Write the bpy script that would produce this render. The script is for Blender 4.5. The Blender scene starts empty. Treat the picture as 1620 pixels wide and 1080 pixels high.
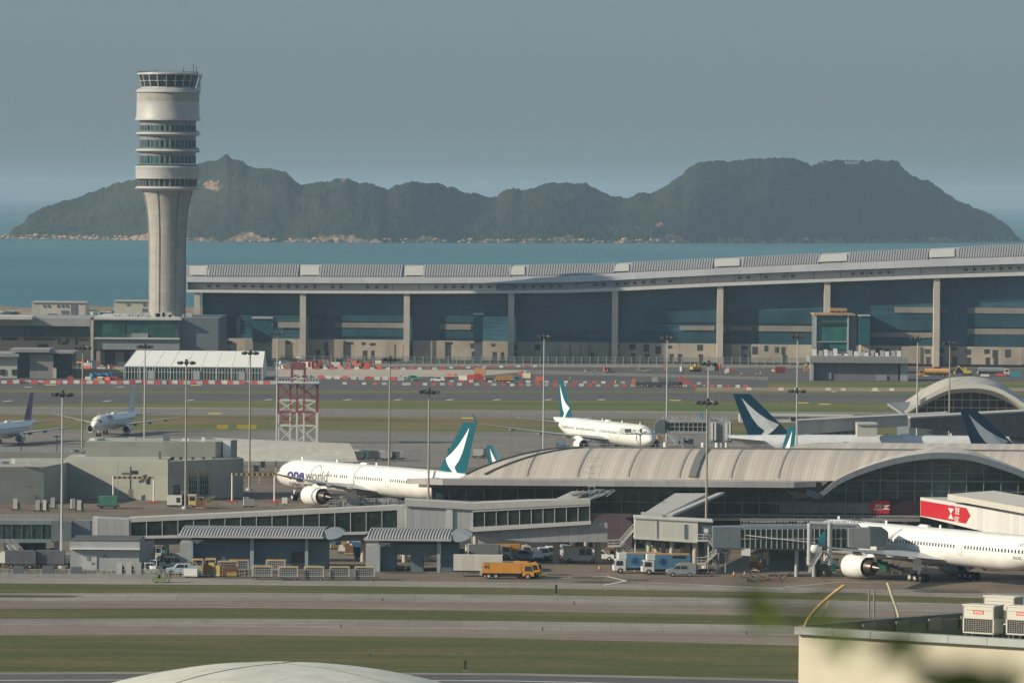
import bpy, bmesh, math, random
from mathutils import Vector, Matrix, noise
R = math.radians
sc = bpy.context.scene
rnd = random.Random(7)
# ---------------------------------------------------------------- camera, sky, sun, exposure
F = 9000.0; CAMH = 64.0; HOR = 307.0
TILT = math.atan((540 - HOR) / F); ROLL = R(.45)
CM = Matrix.Rotation(R(90) - TILT, 3, 'X') @ Matrix.Rotation(ROLL, 3, 'Z')
cam = bpy.data.cameras.new('camera'); cam.lens = 200; cam.sensor_width = 36
cam.clip_start = .5; cam.clip_end = 120000
cam.dof.use_dof = True; cam.dof.focus_distance = 1100; cam.dof.aperture_fstop = 6.3
co = bpy.data.objects.new('camera', cam); sc.collection.objects.link(co)
co.location = (0, 0, CAMH); co.rotation_euler = CM.to_euler(); sc.camera = co
SUN_EL = R(25); SUN_AZ = R(-73)        # azimuth from the direction back to the camera (-Y), towards -X
sdir = Vector((math.sin(SUN_AZ) * math.cos(SUN_EL), -math.cos(SUN_AZ) * math.cos(SUN_EL), math.sin(SUN_EL)))
w = bpy.data.worlds.new('World'); sc.world = w; w.use_nodes = True
nt = w.node_tree; bg = nt.nodes['Background']
sky = nt.nodes.new('ShaderNodeTexSky'); sky.sky_type = 'NISHITA'; sky.sun_disc = False
sky.sun_elevation = SUN_EL; sky.sun_rotation = math.atan2(sdir.x, sdir.y)
sky.air_density = 1.1; sky.dust_density = 1.9; sky.ozone_density = 2.0; sky.altitude = 60
tint = nt.nodes.new('ShaderNodeMix'); tint.data_type = 'RGBA'; tint.blend_type = 'MULTIPLY'
tint.inputs[0].default_value = 1; tint.inputs[7].default_value = (.635, .80, .985, 1)
hs = nt.nodes.new('ShaderNodeHueSaturation'); hs.inputs['Saturation'].default_value = .8
nt.links.new(sky.outputs[0], hs.inputs['Color']); nt.links.new(hs.outputs[0], tint.inputs[6])
veil = nt.nodes.new('ShaderNodeMix'); veil.data_type = 'RGBA'; veil.inputs[0].default_value = .65; veil.inputs[7].default_value = (1.62, 2.16, 2.42, 1)
nt.links.new(tint.outputs[2], veil.inputs[6]); nt.links.new(veil.outputs[2], bg.inputs[0]); bg.inputs[1].default_value = .112
sl = bpy.data.lights.new('sun', 'SUN'); sl.energy = 5.0; sl.angle = R(.6); sl.color = (1, .87, .66)
so = bpy.data.objects.new('sun', sl); sc.collection.objects.link(so)
so.rotation_euler = sdir.to_track_quat('Z', 'Y').to_euler()
sc.view_settings.view_transform = 'Standard'; sc.view_settings.look = 'None'
sc.view_settings.gamma = 1; sc.view_settings.exposure = 0.2
sc.cycles.use_denoising = True; sc.cycles.max_bounces = 5; sc.cycles.diffuse_bounces = 2; sc.cycles.glossy_bounces = 2
sc.cycles.transparent_max_bounces = 8; sc.cycles.volume_bounces = 0

# ---------------------------------------------------------------- helpers
def ray(px, py): return CM @ Vector((px - 810, 540 - py, -F))
def P(px, py, z=0.0):
    r = ray(px, py); t = (z - CAMH) / r.z
    return Vector((r.x * t, r.y * t, z))
def G(px, py, Y):
    r = ray(px, py); t = Y / r.y
    return Vector((r.x * t, Y, CAMH + r.z * t))
def Zat(px, py, Y): return G(px, py, Y).z
def Xat(px, Y, py=800): return G(px, py, Y).x

MATS = {}
def mat(name, col, rough=.65, metal=0.0, var=.12, sc_=.6, pan=None, streak=0.0, emit=0.0, spec=.5, bump=0.0, alpha=1.0,
        pcol=None, coords='Object'):
    """procedural material: base colour broken by two noises, optional panel joints pan=(mapping, width, height, darkness)"""
    if name in MATS: return MATS[name]
    m = bpy.data.materials.new(name); m.use_nodes = True; MATS[name] = m
    n = m.node_tree.nodes; l = m.node_tree.links; b = n['Principled BSDF']
    b.inputs['Roughness'].default_value = rough; b.inputs['Metallic'].default_value = metal
    b.inputs['Specular IOR Level'].default_value = spec
    tc = n.new('ShaderNodeTexCoord')
    cur = None
    c0 = Vector(col)
    no = n.new('ShaderNodeTexNoise'); no.inputs['Scale'].default_value = sc_; no.inputs['Detail'].default_value = 5
    no.inputs['Roughness'].default_value = .6
    mp = n.new('ShaderNodeMapping'); l.new(tc.outputs[coords], mp.inputs[0]); l.new(mp.outputs[0], no.inputs['Vector'])
    if streak: mp.inputs['Scale'].default_value = (1, 1, 1 - streak)
    cr = n.new('ShaderNodeValToRGB'); cr.color_ramp.elements[0].position = .3; cr.color_ramp.elements[1].position = .72
    cr.color_ramp.elements[0].color = (*(c0 * (1 - var)), 1); cr.color_ramp.elements[1].color = (*(c0 * (1 + var)), 1)
    l.new(no.outputs[0], cr.inputs[0]); cur = cr.outputs[0]
    if pan:
        kind, pw, ph, dk = pan
        sx = n.new('ShaderNodeSeparateXYZ'); l.new(tc.outputs[coords], sx.inputs[0])
        cb = n.new('ShaderNodeCombineXYZ')
        if kind == 'wall':
            ad = n.new('ShaderNodeMath'); ad.operation = 'ADD'
            l.new(sx.outputs[0], ad.inputs[0]); l.new(sx.outputs[1], ad.inputs[1])
            l.new(ad.outputs[0], cb.inputs[0]); l.new(sx.outputs[2], cb.inputs[1])
        else:
            l.new(sx.outputs[0], cb.inputs[0]); l.new(sx.outputs[1], cb.inputs[1])
        br = n.new('ShaderNodeTexBrick'); br.offset = 0; l.new(cb.outputs[0], br.inputs['Vector'])
        br.inputs['Scale'].default_value = 1; br.inputs['Brick Width'].default_value = pw
        br.inputs['Row Height'].default_value = ph; br.inputs['Mortar Size'].default_value = min(pw, ph) * .035
        br.inputs['Mortar Smooth'].default_value = .2
        br.inputs['Color1'].default_value = (1, 1, 1, 1); br.inputs['Color2'].default_value = (.86, .86, .87, 1)
        k = 1 - dk; br.inputs['Mortar'].default_value = (k, k, k, 1)
        mx = n.new('ShaderNodeMix'); mx.data_type = 'RGBA'; mx.blend_type = 'MULTIPLY'; mx.inputs[0].default_value = 1
        l.new(cur, mx.inputs[6]); l.new(br.outputs[0], mx.inputs[7]); cur = mx.outputs[2]
    l.new(cur, b.inputs['Base Color'])
    if bump:
        bp = n.new('ShaderNodeBump'); bp.inputs['Strength'].default_value = 1; bp.inputs['Distance'].default_value = bump
        l.new(no.outputs[0], bp.inputs['Height']); l.new(bp.outputs[0], b.inputs['Normal'])
    if emit:
        b.inputs['Emission Color'].default_value = (*col, 1); b.inputs['Emission Strength'].default_value = emit
    if alpha < 1:
        b.inputs['Alpha'].default_value = alpha
    return m

TM = {}
class MB:
    """collects shapes and links them as ONE mesh object; world=True takes world coordinates and stores them local to the thing"""
    def __init__(s, world=False, T=None):
        s.v = []; s.f = []; s.m = []; s.cur = 0; s.world = world; s.T = T or Matrix.Identity(4)
    def add(s, vs, fs):
        b = len(s.v); T = s.T
        s.v += [T @ Vector(v) for v in vs]; s.f += [[i + b for i in f] for f in fs]; s.m += [s.cur] * len(fs)
        return s
    def box(s, x0, y0, z0, x1, y1, z1):
        if x0 > x1: x0, x1 = x1, x0
        if y0 > y1: y0, y1 = y1, y0
        if z0 > z1: z0, z1 = z1, z0
        return s.add([(x0,y0,z0),(x1,y0,z0),(x1,y1,z0),(x0,y1,z0),(x0,y0,z1),(x1,y0,z1),(x1,y1,z1),(x0,y1,z1)],
              [(0,3,2,1),(4,5,6,7),(0,1,5,4),(1,2,6,5),(2,3,7,6),(3,0,4,7)])
    def cbox(s, c, d): return s.box(c[0]-d[0]/2, c[1]-d[1]/2, c[2]-d[2]/2, c[0]+d[0]/2, c[1]+d[1]/2, c[2]+d[2]/2)
    def quad(s, *p): return s.add(p, [tuple(range(len(p)))])
    def bar(s, a, b, wd, h=None, up=(0,0,1)):
        a = Vector(a); b = Vector(b); h = h or wd; d = (b - a)
        if d.length < 1e-6: return s
        d.normalize(); u = Vector(up)
        if abs(d.dot(u)) > .98: u = Vector((1, 0, 0))
        x = d.cross(u).normalized() * (wd / 2); y = x.cross(d).normalized() * (h / 2)
        vs = [a-x-y, a+x-y, a+x+y, a-x+y, b-x-y, b+x-y, b+x+y, b-x+y]
        return s.add(vs, [(0,3,2,1),(4,5,6,7),(0,1,5,4),(1,2,6,5),(2,3,7,6),(3,0,4,7)])
    def ring(s, c, u, v, r, n): return [Vector(c) + u * (math.cos(i*2*math.pi/n)*r) + v * (math.sin(i*2*math.pi/n)*r) for i in range(n)]
    def cyl(s, a, b, r0, r1=None, n=10, cap=True):
        a = Vector(a); b = Vector(b); r1 = r0 if r1 is None else r1; d = (b - a).normalized()
        u = d.cross(Vector((0,0,1)) if abs(d.z) < .9 else Vector((1,0,0))).normalized(); v = d.cross(u)
        vs = s.ring(a, u, v, r0, n) + s.ring(b, u, v, r1, n)
        fs = [(i, (i+1) % n, n + (i+1) % n, n + i) for i in range(n)]
        if cap: fs += [tuple(range(n-1, -1, -1)), tuple(range(n, 2*n))]
        return s.add(vs, fs)
    def tube(s, pts, r, n=6):
        for a, b in zip(pts, pts[1:]): s.cyl(a, b, r, r, n)
        return s
    def loft(s, rings, closed=True, cap=True):
        n = len(rings[0]); vs = [p for r in rings for p in r]; fs = []
        for k in range(len(rings) - 1):
            for i in range(n if closed else n - 1):
                j = (i + 1) % n; fs.append((k*n+i, k*n+j, (k+1)*n+j, (k+1)*n+i))
        if cap and closed: fs += [tuple(range(n-1, -1, -1)), tuple(range((len(rings)-1)*n, len(rings)*n))]
        return s.add(vs, fs)
    def lathe(s, prof, n=24, c=(0,0,0), axis='Z', cap=False):
        rings = []
        for r, z in prof:
            ring = []
            for i in range(n):
                a = i * 2 * math.pi / n
                if axis == 'Z': ring.append((c[0]+r*math.cos(a), c[1]+r*math.sin(a), c[2]+z))
                else: ring.append((c[0]+z, c[1]+r*math.cos(a), c[2]+r*math.sin(a)))
            rings.append(ring)
        return s.loft(rings, True, cap)
    def prism(s, poly, z0, z1):
        n = len(poly); z1 = z1 if isinstance(z1, (list, tuple)) else [z1]*n
        vs = [(p[0], p[1], z0) for p in poly] + [(p[0], p[1], z1[i]) for i, p in enumerate(poly)]
        return s.add(vs, [(i, (i+1) % n, n+(i+1) % n, n+i) for i in range(n)] + [tuple(range(n-1,-1,-1)), tuple(range(n, 2*n))])
    def exty(s, poly, y0, y1):
        """polygon of (x, z) extruded along y"""
        n = len(poly)
        vs = [(p[0], y0, p[1]) for p in poly] + [(p[0], y1, p[1]) for p in poly]
        return s.add(vs, [(i, (i+1) % n, n+(i+1) % n, n+i) for i in range(n)] + [tuple(range(n-1,-1,-1)), tuple(range(n, 2*n))])
    def extx(s, poly, x0, x1):
        n = len(poly)
        vs = [(x0, p[0], p[1]) for p in poly] + [(x1, p[0], p[1]) for p in poly]
        return s.add(vs, [(i, (i+1) % n, n+(i+1) % n, n+i) for i in range(n)] + [tuple(range(n-1,-1,-1)), tuple(range(n, 2*n))])
    def build(s, name, mats, parent=None, smooth=None, fix=True):
        if not isinstance(mats, (list, tuple)): mats = [mats]
        vs = s.v
        if s.world and parent is not None:
            I = TM[parent].inverted(); vs = [I @ v for v in vs]
        me = bpy.data.meshes.new(name); me.from_pydata([tuple(v) for v in vs], [], s.f)
        for m in mats: me.materials.append(m)
        me.polygons.foreach_set('material_index', s.m)
        if fix or smooth:
            bm = bmesh.new(); bm.from_mesh(me)
            if fix: bmesh.ops.recalc_face_normals(bm, faces=bm.faces)
            if smooth:
                for f in bm.faces: f.smooth = True
                for e in bm.edges:
                    if len(e.link_faces) == 2 and e.calc_face_angle(0) > R(smooth): e.smooth = False
            bm.to_mesh(me); bm.free()
        o = bpy.data.objects.new(name, me); sc.collection.objects.link(o)
        if parent is not None: o.parent = parent; TM[o] = TM[parent]
        else: TM[o] = Matrix.Identity(4)
        return o

def props(o, label, cat, group=None, kind=None):
    if label: o['label'] = label
    if cat: o['category'] = cat
    if group: o['group'] = group
    if kind: o['kind'] = kind
    return o
def thing(name, label, cat, loc=(0,0,0), rz=0.0, group=None):
    o = bpy.data.objects.new(name, None); sc.collection.objects.link(o); o.empty_display_size = .5
    o.location = loc; o.rotation_euler = (0, 0, rz)
    TM[o] = Matrix.Translation(Vector(loc)) @ Matrix.Rotation(rz, 4, 'Z')
    return props(o, label, cat, group)
KIDS = None
def kids():
    d = {}
    for o in sc.objects:
        if o.parent: d.setdefault(o.parent, []).append(o)
    return d
def copy_tree(root, loc, rz, label=None, group=None, scale=None, _k=None):
    k = _k or kids()
    c = root.copy(); sc.collection.objects.link(c); c.location = loc; c.rotation_euler = (0, 0, rz)
    if scale: c.scale = (scale, scale, scale)
    if label: c['label'] = label
    if group: c['group'] = group
    for ch in k.get(root, []):
        d = ch.copy(); sc.collection.objects.link(d); d.parent = c
        for g in k.get(ch, []):
            e = g.copy(); sc.collection.objects.link(e); e.parent = d
    return c
def struct(name, mb, m, smooth=None, fix=True):
    o = mb.build(name, m, None, smooth, fix); o['kind'] = 'structure'; return o

def text_bm(txt, h, bold=0.0, shear=0.0, sx=1.0, align='LEFT'):
    cu = bpy.data.curves.new('t', 'FONT'); cu.body = txt; cu.size = h / .7; cu.offset = bold; cu.shear = shear; cu.align_x = align
    cu.resolution_u = 3
    ob = bpy.data.objects.new('t', cu); sc.collection.objects.link(ob)
    dg = bpy.context.evaluated_depsgraph_get(); dg.update()
    me = bpy.data.meshes.new_from_object(ob.evaluated_get(dg))
    bpy.data.objects.remove(ob); bpy.data.curves.remove(cu)
    bm = bmesh.new(); bm.from_mesh(me); bpy.data.meshes.remove(me)
    for v in bm.verts: v.co.x *= sx
    return bm
def text_into(mb, bm, fn, cut=None):
    """fn maps text coordinates (u, v) to 3-D"""
    if cut:
        vs = [v.co.y for v in bm.verts]
        k = math.floor(min(vs) / cut) * cut
        while k < max(vs):
            bmesh.ops.bisect_plane(bm, geom=bm.verts[:] + bm.edges[:] + bm.faces[:], plane_co=(0, k, 0), plane_no=(0, 1, 0)); k += cut
    bm.verts.index_update()
    mb.add([fn(v.co.x, v.co.y) for v in bm.verts], [[v.index for v in f.verts] for f in bm.faces])
    bm.free()
# ---------------------------------------------------------------- setting: sea, land, island, paving, grass
def ground_mat(name, col, var=.18, sc1=.012, sc2=.5, tracks=0.0, patch=None, rough=.85, joints=False):
    m = bpy.data.materials.new(name); m.use_nodes = True; n = m.node_tree.nodes; l = m.node_tree.links
    b = n['Principled BSDF']; b.inputs['Roughness'].default_value = rough; b.inputs['Specular IOR Level'].default_value = .25
    tc = n.new('ShaderNodeTexCoord')
    def noi(s, stretch=(1,1,1), det=6):
        mp = n.new('ShaderNodeMapping'); mp.inputs['Scale'].default_value = stretch
        l.new(tc.outputs['Object'], mp.inputs[0])
        t = n.new('ShaderNodeTexNoise'); t.inputs['Scale'].default_value = s; t.inputs['Detail'].default_value = det
        t.inputs['Roughness'].default_value = .62
        l.new(mp.outputs[0], t.inputs['Vector']); return t.outputs[0]
    def ramp(src, a, b_, c0, c1):
        r = n.new('ShaderNodeValToRGB'); r.color_ramp.elements[0].position = a; r.color_ramp.elements[1].position = b_
        r.color_ramp.elements[0].color = (*c0, 1); r.color_ramp.elements[1].color = (*c1, 1); l.new(src, r.inputs[0]); return r.outputs[0]
    def mul(a, b_):
        x = n.new('ShaderNodeMix'); x.data_type = 'RGBA'; x.blend_type = 'MULTIPLY'; x.inputs[0].default_value = 1
        l.new(a, x.inputs[6]); l.new(b_, x.inputs[7]); return x.outputs[2]
    c = Vector(col)
    if patch:
        base = ramp(noi(sc1, (1, 3.0, 1)), .42, .6, c, Vector(patch))
    else:
        base = ramp(noi(sc1, (1, 2.0, 1)), .3, .7, c * (1 - var), c * (1 + var))
    g = 1 - var * .8; base = mul(base, ramp(noi(sc2), .3, .7, (g, g, g), (1 + var*.6,) * 3))
    if tracks:
        t = 1 - tracks; base = mul(base, ramp(noi(.6, (.012, .9, 1), 3), .42, .62, (t, t, t), (1, 1, 1)))
    if joints:
        br = n.new('ShaderNodeTexBrick'); br.offset = 0; l.new(tc.outputs['Object'], br.inputs['Vector']); br.inputs['Scale'].default_value = 1
        br.inputs['Brick Width'].default_value = 7.5; br.inputs['Row Height'].default_value = 15; br.inputs['Mortar Size'].default_value = .09; br.inputs['Mortar Smooth'].default_value = .5
        br.inputs['Color1'].default_value = (1, 1, 1, 1); br.inputs['Color2'].default_value = (.9, .9, .9, 1); br.inputs['Mortar'].default_value = (.72, .71, .70, 1); base = mul(base, br.outputs[0])
    l.new(base, b.inputs['Base Color'])
    return m

# sea
m = bpy.data.materials.new('sea_water'); m.use_nodes = True; n = m.node_tree.nodes; l = m.node_tree.links
b = n['Principled BSDF']; b.inputs['Base Color'].default_value = (.026, .125, .155, 1); b.inputs['Roughness'].default_value = .45
b.inputs['Specular IOR Level'].default_value = .3
tc = n.new('ShaderNodeTexCoord'); mp = n.new('ShaderNodeMapping'); mp.inputs['Scale'].default_value = (.35, .12, 1); l.new(tc.outputs['Object'], mp.inputs[0])
t = n.new('ShaderNodeTexNoise'); t.inputs['Scale'].default_value = .12; t.inputs['Detail'].default_value = 6; l.new(mp.outputs[0], t.inputs['Vector'])
bp = n.new('ShaderNodeBump'); bp.inputs['Strength'].default_value = .7; bp.inputs['Distance'].default_value = 1.2
l.new(t.outputs[0], bp.inputs['Height']); l.new(bp.outputs[0], b.inputs['Normal'])
t2 = n.new('ShaderNodeTexNoise'); t2.inputs['Scale'].default_value = .004; mp2 = n.new('ShaderNodeMapping'); mp2.inputs['Scale'].default_value = (.5, .2, 1)
l.new(tc.outputs['Object'], mp2.inputs[0]); l.new(mp2.outputs[0], t2.inputs['Vector'])
cr = n.new('ShaderNodeValToRGB'); cr.color_ramp.elements[0].color = (.022, .108, .14, 1); cr.color_ramp.elements[1].color = (.034, .15, .17, 1)
cr.color_ramp.elements[0].position = .35; cr.color_ramp.elements[1].position = .65
l.new(t2.outputs[0], cr.inputs[0]); l.new(cr.outputs[0], b.inputs['Base Color'])
SEA = -6.0
struct('sea', MB().quad((-9000, -300, SEA), (9000, -300, SEA), (9000, 42000, SEA), (-9000, 42000, SEA)), m)

APR = ground_mat('apron_concrete', (.20, .162, .128), .25, .02, .35, .25, joints=True)
ROADC = ground_mat('light_concrete', (.31, .28, .25), .2, .02, .3, .3, joints=True)
ROADB = ground_mat('worn_shoulder', (.25, .205, .168), .16, .02, .3, .3)
ASPH = ground_mat('asphalt', (.11, .108, .108), .2, .01, .3, .18)
TAXI = ground_mat('taxiway_concrete', (.235, .215, .195), .15, .01, .3, .25, joints=True)
GRASS = ground_mat('grass_turf', (.085, .10, .020), .4, .03, .8, 0.3, (.14, .12, .04))
GRASSF = ground_mat('far_grass', (.07, .12, .025), .2, .008, .5, 0, (.17, .14, .05))
DRY = ground_mat('dry_grass', (.19, .135, .065), .2, .01, .5, 0, (.09, .1, .036))
DIRT = ground_mat('bare_dirt', (.27, .21, .15), .25, .02, .3)
MARKW = mat('white_marking', (.7, .7, .68), .7, var=.12)
MARKY = mat('yellow_marking', (.62, .45, .1), .7, var=.12)

# land slab with a rock-edged far shore
struct('ground', MB().box(-3000, -200, -9, 3000, P(100, 492).y, -.004), APR)
# far grid line helper: bands that run right across the picture, given by image heights of their edges
XS = [-200, 0, 405, 810, 1215, 1620, 1820]
lay = [0]
def band(name, top, bot, m, x0=-200, x1=1820, lift=1):
    """top / bot: y at the XS columns (None for linear continuation)"""
    z = .004 * lift
    xs = [x for x in XS if x0 < x < x1]; xs = [x0] + xs + [x1]
    def ev(arr, x):
        for a in range(len(XS) - 1):
            if XS[a] <= x <= XS[a+1]:
                t = (x - XS[a]) / (XS[a+1] - XS[a]); return arr[a] * (1 - t) + arr[a+1] * t
        return arr[-1]
    tp = [P(x, ev(top, x), z) for x in xs]; bt = [P(x, ev(bot, x), z) for x in xs]
    mb = MB(); n_ = len(xs); mb.add(bt + tp, [(i, i+1, n_+i+1, n_+i) for i in range(n_ - 1)])
    o = struct(name, mb, m, fix=False)
    return o
def lin(a, b_):   # straight across
    return [a + (b_ - a) * (x / 1620) for x in XS]
L0 = [916, 922, 925, 929.5, 936, 947, 953]      # near grass edges
L1 = [939, 938, 937, 940, 946, 957, 962]
L2 = [963, 962, 961, 966, 973, 984, 990]
L3 = [979, 978, 978, 982, 988, 1000, 1006]
L4 = [1003, 1003.5, 1004, 1009, 1019, 1034, 1040]
L5 = [1063, 1063, 1061.5, 1064, 1073, 1089, 1097]
def mid(a, b_, t): return [x + (y - x) * t for x, y in zip(a, b_)]
band('service_road', mid(L0, L0, 0) and [y - 9 for y in L0], L0, ROADC)
band('grass_strip', L0, L1, GRASS)
band('road', L1, mid(L1, L2, .5), ROADC); band('road_shoulder', mid(L1, L2, .5), L2, ROADB)
band('grass_strip', L2, L3, GRASS)
band('road', L3, mid(L3, L4, .5), ROADC); band('road_shoulder', mid(L3, L4, .5), L4, ROADB)
band('grass_field', L4, L5, GRASS)
L6 = [y + 3 for y in L5]; L7 = [y + 22 for y in L5]; L8 = [y + 130 for y in L5]
band('kerb', L5, L6, ROADC); band('near_road', L6, L8, ASPH)
band('lane_line', [y + 12 for y in L5], [y + 12.6 for y in L5], MARKW, x0=0, x1=1400, lift=3)
# far side, from the terminal apron outwards
def fb(name, ys0, ys1, m, **k): return band(name, [ys0[0]] + list(ys0) + [ys0[-1]], [ys1[0]] + list(ys1) + [ys1[-1]], m, **k)
fb('taxiway_apron', (679, 680, 683, 687, 691), (735, 735, 740, 745, 750), TAXI)
fb('green_strip', (667, 671, 675, 678, 682), (679, 680, 683, 687, 691), GRASSF)
fb('dry_strip', (655, 657, 661, 664, 668), (667, 671, 675, 678, 682), DRY)
fb('taxiway', (645, 647, 651, 653, 655), (655, 657, 661, 664, 668), TAXI)
fb('taxiway_edge', (643, 645, 649, 651, 653), (645, 647, 651, 653, 655), ROADC)
fb('green_strip', (640, 634, 633, 635, 637), (643, 645, 649, 651, 653), GRASSF, lift=2)
fb('runway', (620, 622, 621, 622, 625), (640, 634, 633, 635, 637), ASPH)
fb('runway_verge', (616, 617, 618, 619, 620), (620, 622, 621, 622, 625), GRASSF)
fb('runway', (608, 609, 610, 611, 612), (616, 617, 618, 619, 620), ASPH)
fb('construction_ground', (575, 576, 578, 580, 583), (608, 609, 610, 611, 612), ASPH)
band('green_field', [604]*7, [617, 617, 617, 617, 618, 619, 620], GRASSF, x0=1215, x1=1820, lift=3)
fb('haul_road', (586, 587, 584, 596, 598), (593, 594, 590, 601, 602), TAXI, x0=380, x1=1215, lift=3)
band('dirt_verge', [613]*7, [618, 618, 618, 618, 618.5, 619, 620], DIRT, x0=1100, x1=1820, lift=5)
# runway and taxiway dashes and yellow arrows, lying on the paving
mk = MB()
for x, y in [(45,612),(190,612),(12,634),(170,634),(300,633),(425,632),(550,632),(630,632),(712,632),(787,632),(868,632),(952,632),(1188,635),(1320,619)]:
    a = P(x, y, .02); mk.quad((a.x - 1.6, a.y - 4, .02), (a.x - .6, a.y - 4, .02), (a.x + 1.6, a.y + 4, .02), (a.x + .2, a.y + 4, .02))
struct('centreline_marking', mk, MARKW)
mk = MB()
for x, y in [(80,608.5),(310,609),(1068,633),(1385,618),(1305,639),(340,654),(740,661),(1270,637)]:
    a = P(x, y, .02); mk.box(a.x - 1.8, a.y - 3.5, .026, a.x + 1.8, a.y + 3.5, .03)
struct('yellow_marking', mk, MARKY)
# apron paint near the jetty and oil stains
mk = MB()
def pline(pts, w_, mb, z=.03):
    for (a, b_) in zip(pts, pts[1:]):
        p, q = P(*a, z), P(*b_, z); d = (q - p).normalized(); s_ = Vector((-d.y, d.x, 0)) * w_ / 2
        mb.quad(p - s_, p + s_, q + s_, q - s_)
pline([(855,915),(960,911),(990,918),(955,925)], .5, mk); pline([(1010,921),(1100,924),(1240,931)], .5, mk); pline([(930,926),(1180,932)], .35, mk)
pline([(1240,928),(1330,920),(1440,922)], .35, mk)
struct('apron_marking', mk, MARKW, fix=False)
STAIN = ground_mat('oil_stain', (.075, .068, .06), .2, .1, 1)
mk = MB()
for x, y, rx, ry in [(930,913,3.2,2),(945,920,4,2.5),(885,908,2.5,2),(1010,917,2,2),(760,905,3,2),(40,942,9,3),(640,905,4,2),(1320,938,5,3),(1500,935,7,3)]:
    c = P(x, y, .034); k = 14
    mk.add([(c.x + rx*math.cos(i*6.283/k)*(.7+.5*rnd.random()), c.y + ry*math.sin(i*6.283/k)*(.7+.5*rnd.random()), .034) for i in range(k)], [tuple(range(k))])
struct('oil_stains', mk, STAIN)

# island
ridge = [(-8,376),(0,374),(12,372),(20,360),(38,350),(45,338),(70,326),(95,318),(125,311),(140,303),(160,296),(185,288),(205,285),(250,275),(300,262),
 (320,255),(345,251),(352,247),(358,244),(366,250),(378,254),(390,262),(410,263),(430,266),(452,272),(462,281),(475,290),(490,289),(505,284),(520,287),
 (540,281),(550,280),(565,287),(585,290),(600,292),(612,300),(620,295),(640,288),(650,284),(665,288),(690,289),(715,295),(730,302),(750,306),(770,308),
 (785,309),(795,302),(812,295),(825,298),(850,292),(870,288),(900,288),(925,290),(935,296),(955,303),(970,309),(985,312),(1010,307),(1035,302),(1050,293),
 (1065,283),(1080,276),(1087,265),(1100,256),(1120,253),(1150,254),(1200,250),(1245,248),(1260,252),(1275,257),(1282,262),(1295,257),(1320,253),(1345,251),
 (1370,252),(1400,253),(1420,255),(1428,266),(1450,280),(1475,288),(1488,298),(1510,314),(1530,322),(1550,330),(1575,342),(1590,352),(1605,368),(1616,381)]
water = [(-8,377),(150,379),(300,382),(600,384),(1000,385),(1300,384.5),(1500,383),(1616,381.5)]
def pw(pts, x):
    for a, b_ in zip(pts, pts[1:]):
        if a[0] <= x <= b_[0]: t = (x - a[0]) / (b_[0] - a[0]); return a[1] + (b_[1] - a[1]) * t
    return pts[-1][1]
IM = bpy.data.materials.new('island_forest'); IM.use_nodes = True; n = IM.node_tree.nodes; l = IM.node_tree.links
b = n['Principled BSDF']; b.inputs['Roughness'].default_value = .9; b.inputs['Specular IOR Level'].default_value = .1
tc = n.new('ShaderNodeTexCoord')
def nz(scale, det=8):
    t = n.new('ShaderNodeTexNoise'); t.inputs['Scale'].default_value = scale; t.inputs['Detail'].default_value = det; t.inputs['Roughness'].default_value = .65
    l.new(tc.outputs['Object'], t.inputs['Vector']); return t.outputs[0]
r1 = n.new('ShaderNodeValToRGB'); r1.color_ramp.elements[0].color = (.006, .013, .010, 1); r1.color_ramp.elements[1].color = (.040, .044, .027, 1)
r1.color_ramp.elements[0].position = .42; r1.color_ramp.elements[1].position = .6; _c = n.new('ShaderNodeMix'); _c.data_type = 'FLOAT'; _c.inputs[0].default_value = .55; l.new(nz(.009), _c.inputs[2]); l.new(nz(.09), _c.inputs[3]); l.new(_c.outputs[0], r1.inputs[0])
at = n.new('ShaderNodeAttribute'); at.attribute_name = 'rock'
r2 = n.new('ShaderNodeValToRGB'); r2.color_ramp.elements[0].color = (.12, .08, .05, 1); r2.color_ramp.elements[1].color = (.42, .28, .18, 1)
r2.color_ramp.elements[0].position = .4; r2.color_ramp.elements[1].position = .62; l.new(nz(.12), r2.inputs[0])
ad = n.new('ShaderNodeMath'); ad.operation = 'ADD'; l.new(at.outputs['Fac'], ad.inputs[0]); l.new(nz(.03), ad.inputs[1])
r3 = n.new('ShaderNodeValToRGB'); r3.color_ramp.elements[0].position = .80; r3.color_ramp.elements[1].position = .9; l.new(ad.outputs[0], r3.inputs[0])
mx = n.new('ShaderNodeMix'); mx.data_type = 'RGBA'; l.new(r3.outputs[0], mx.inputs[0]); l.new(r1.outputs[0], mx.inputs[6]); l.new(r2.outputs[0], mx.inputs[7])
l.new(mx.outputs[2], b.inputs['Base Color'])
NX, NY = 900, 120
vs = []; rk = []
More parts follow.
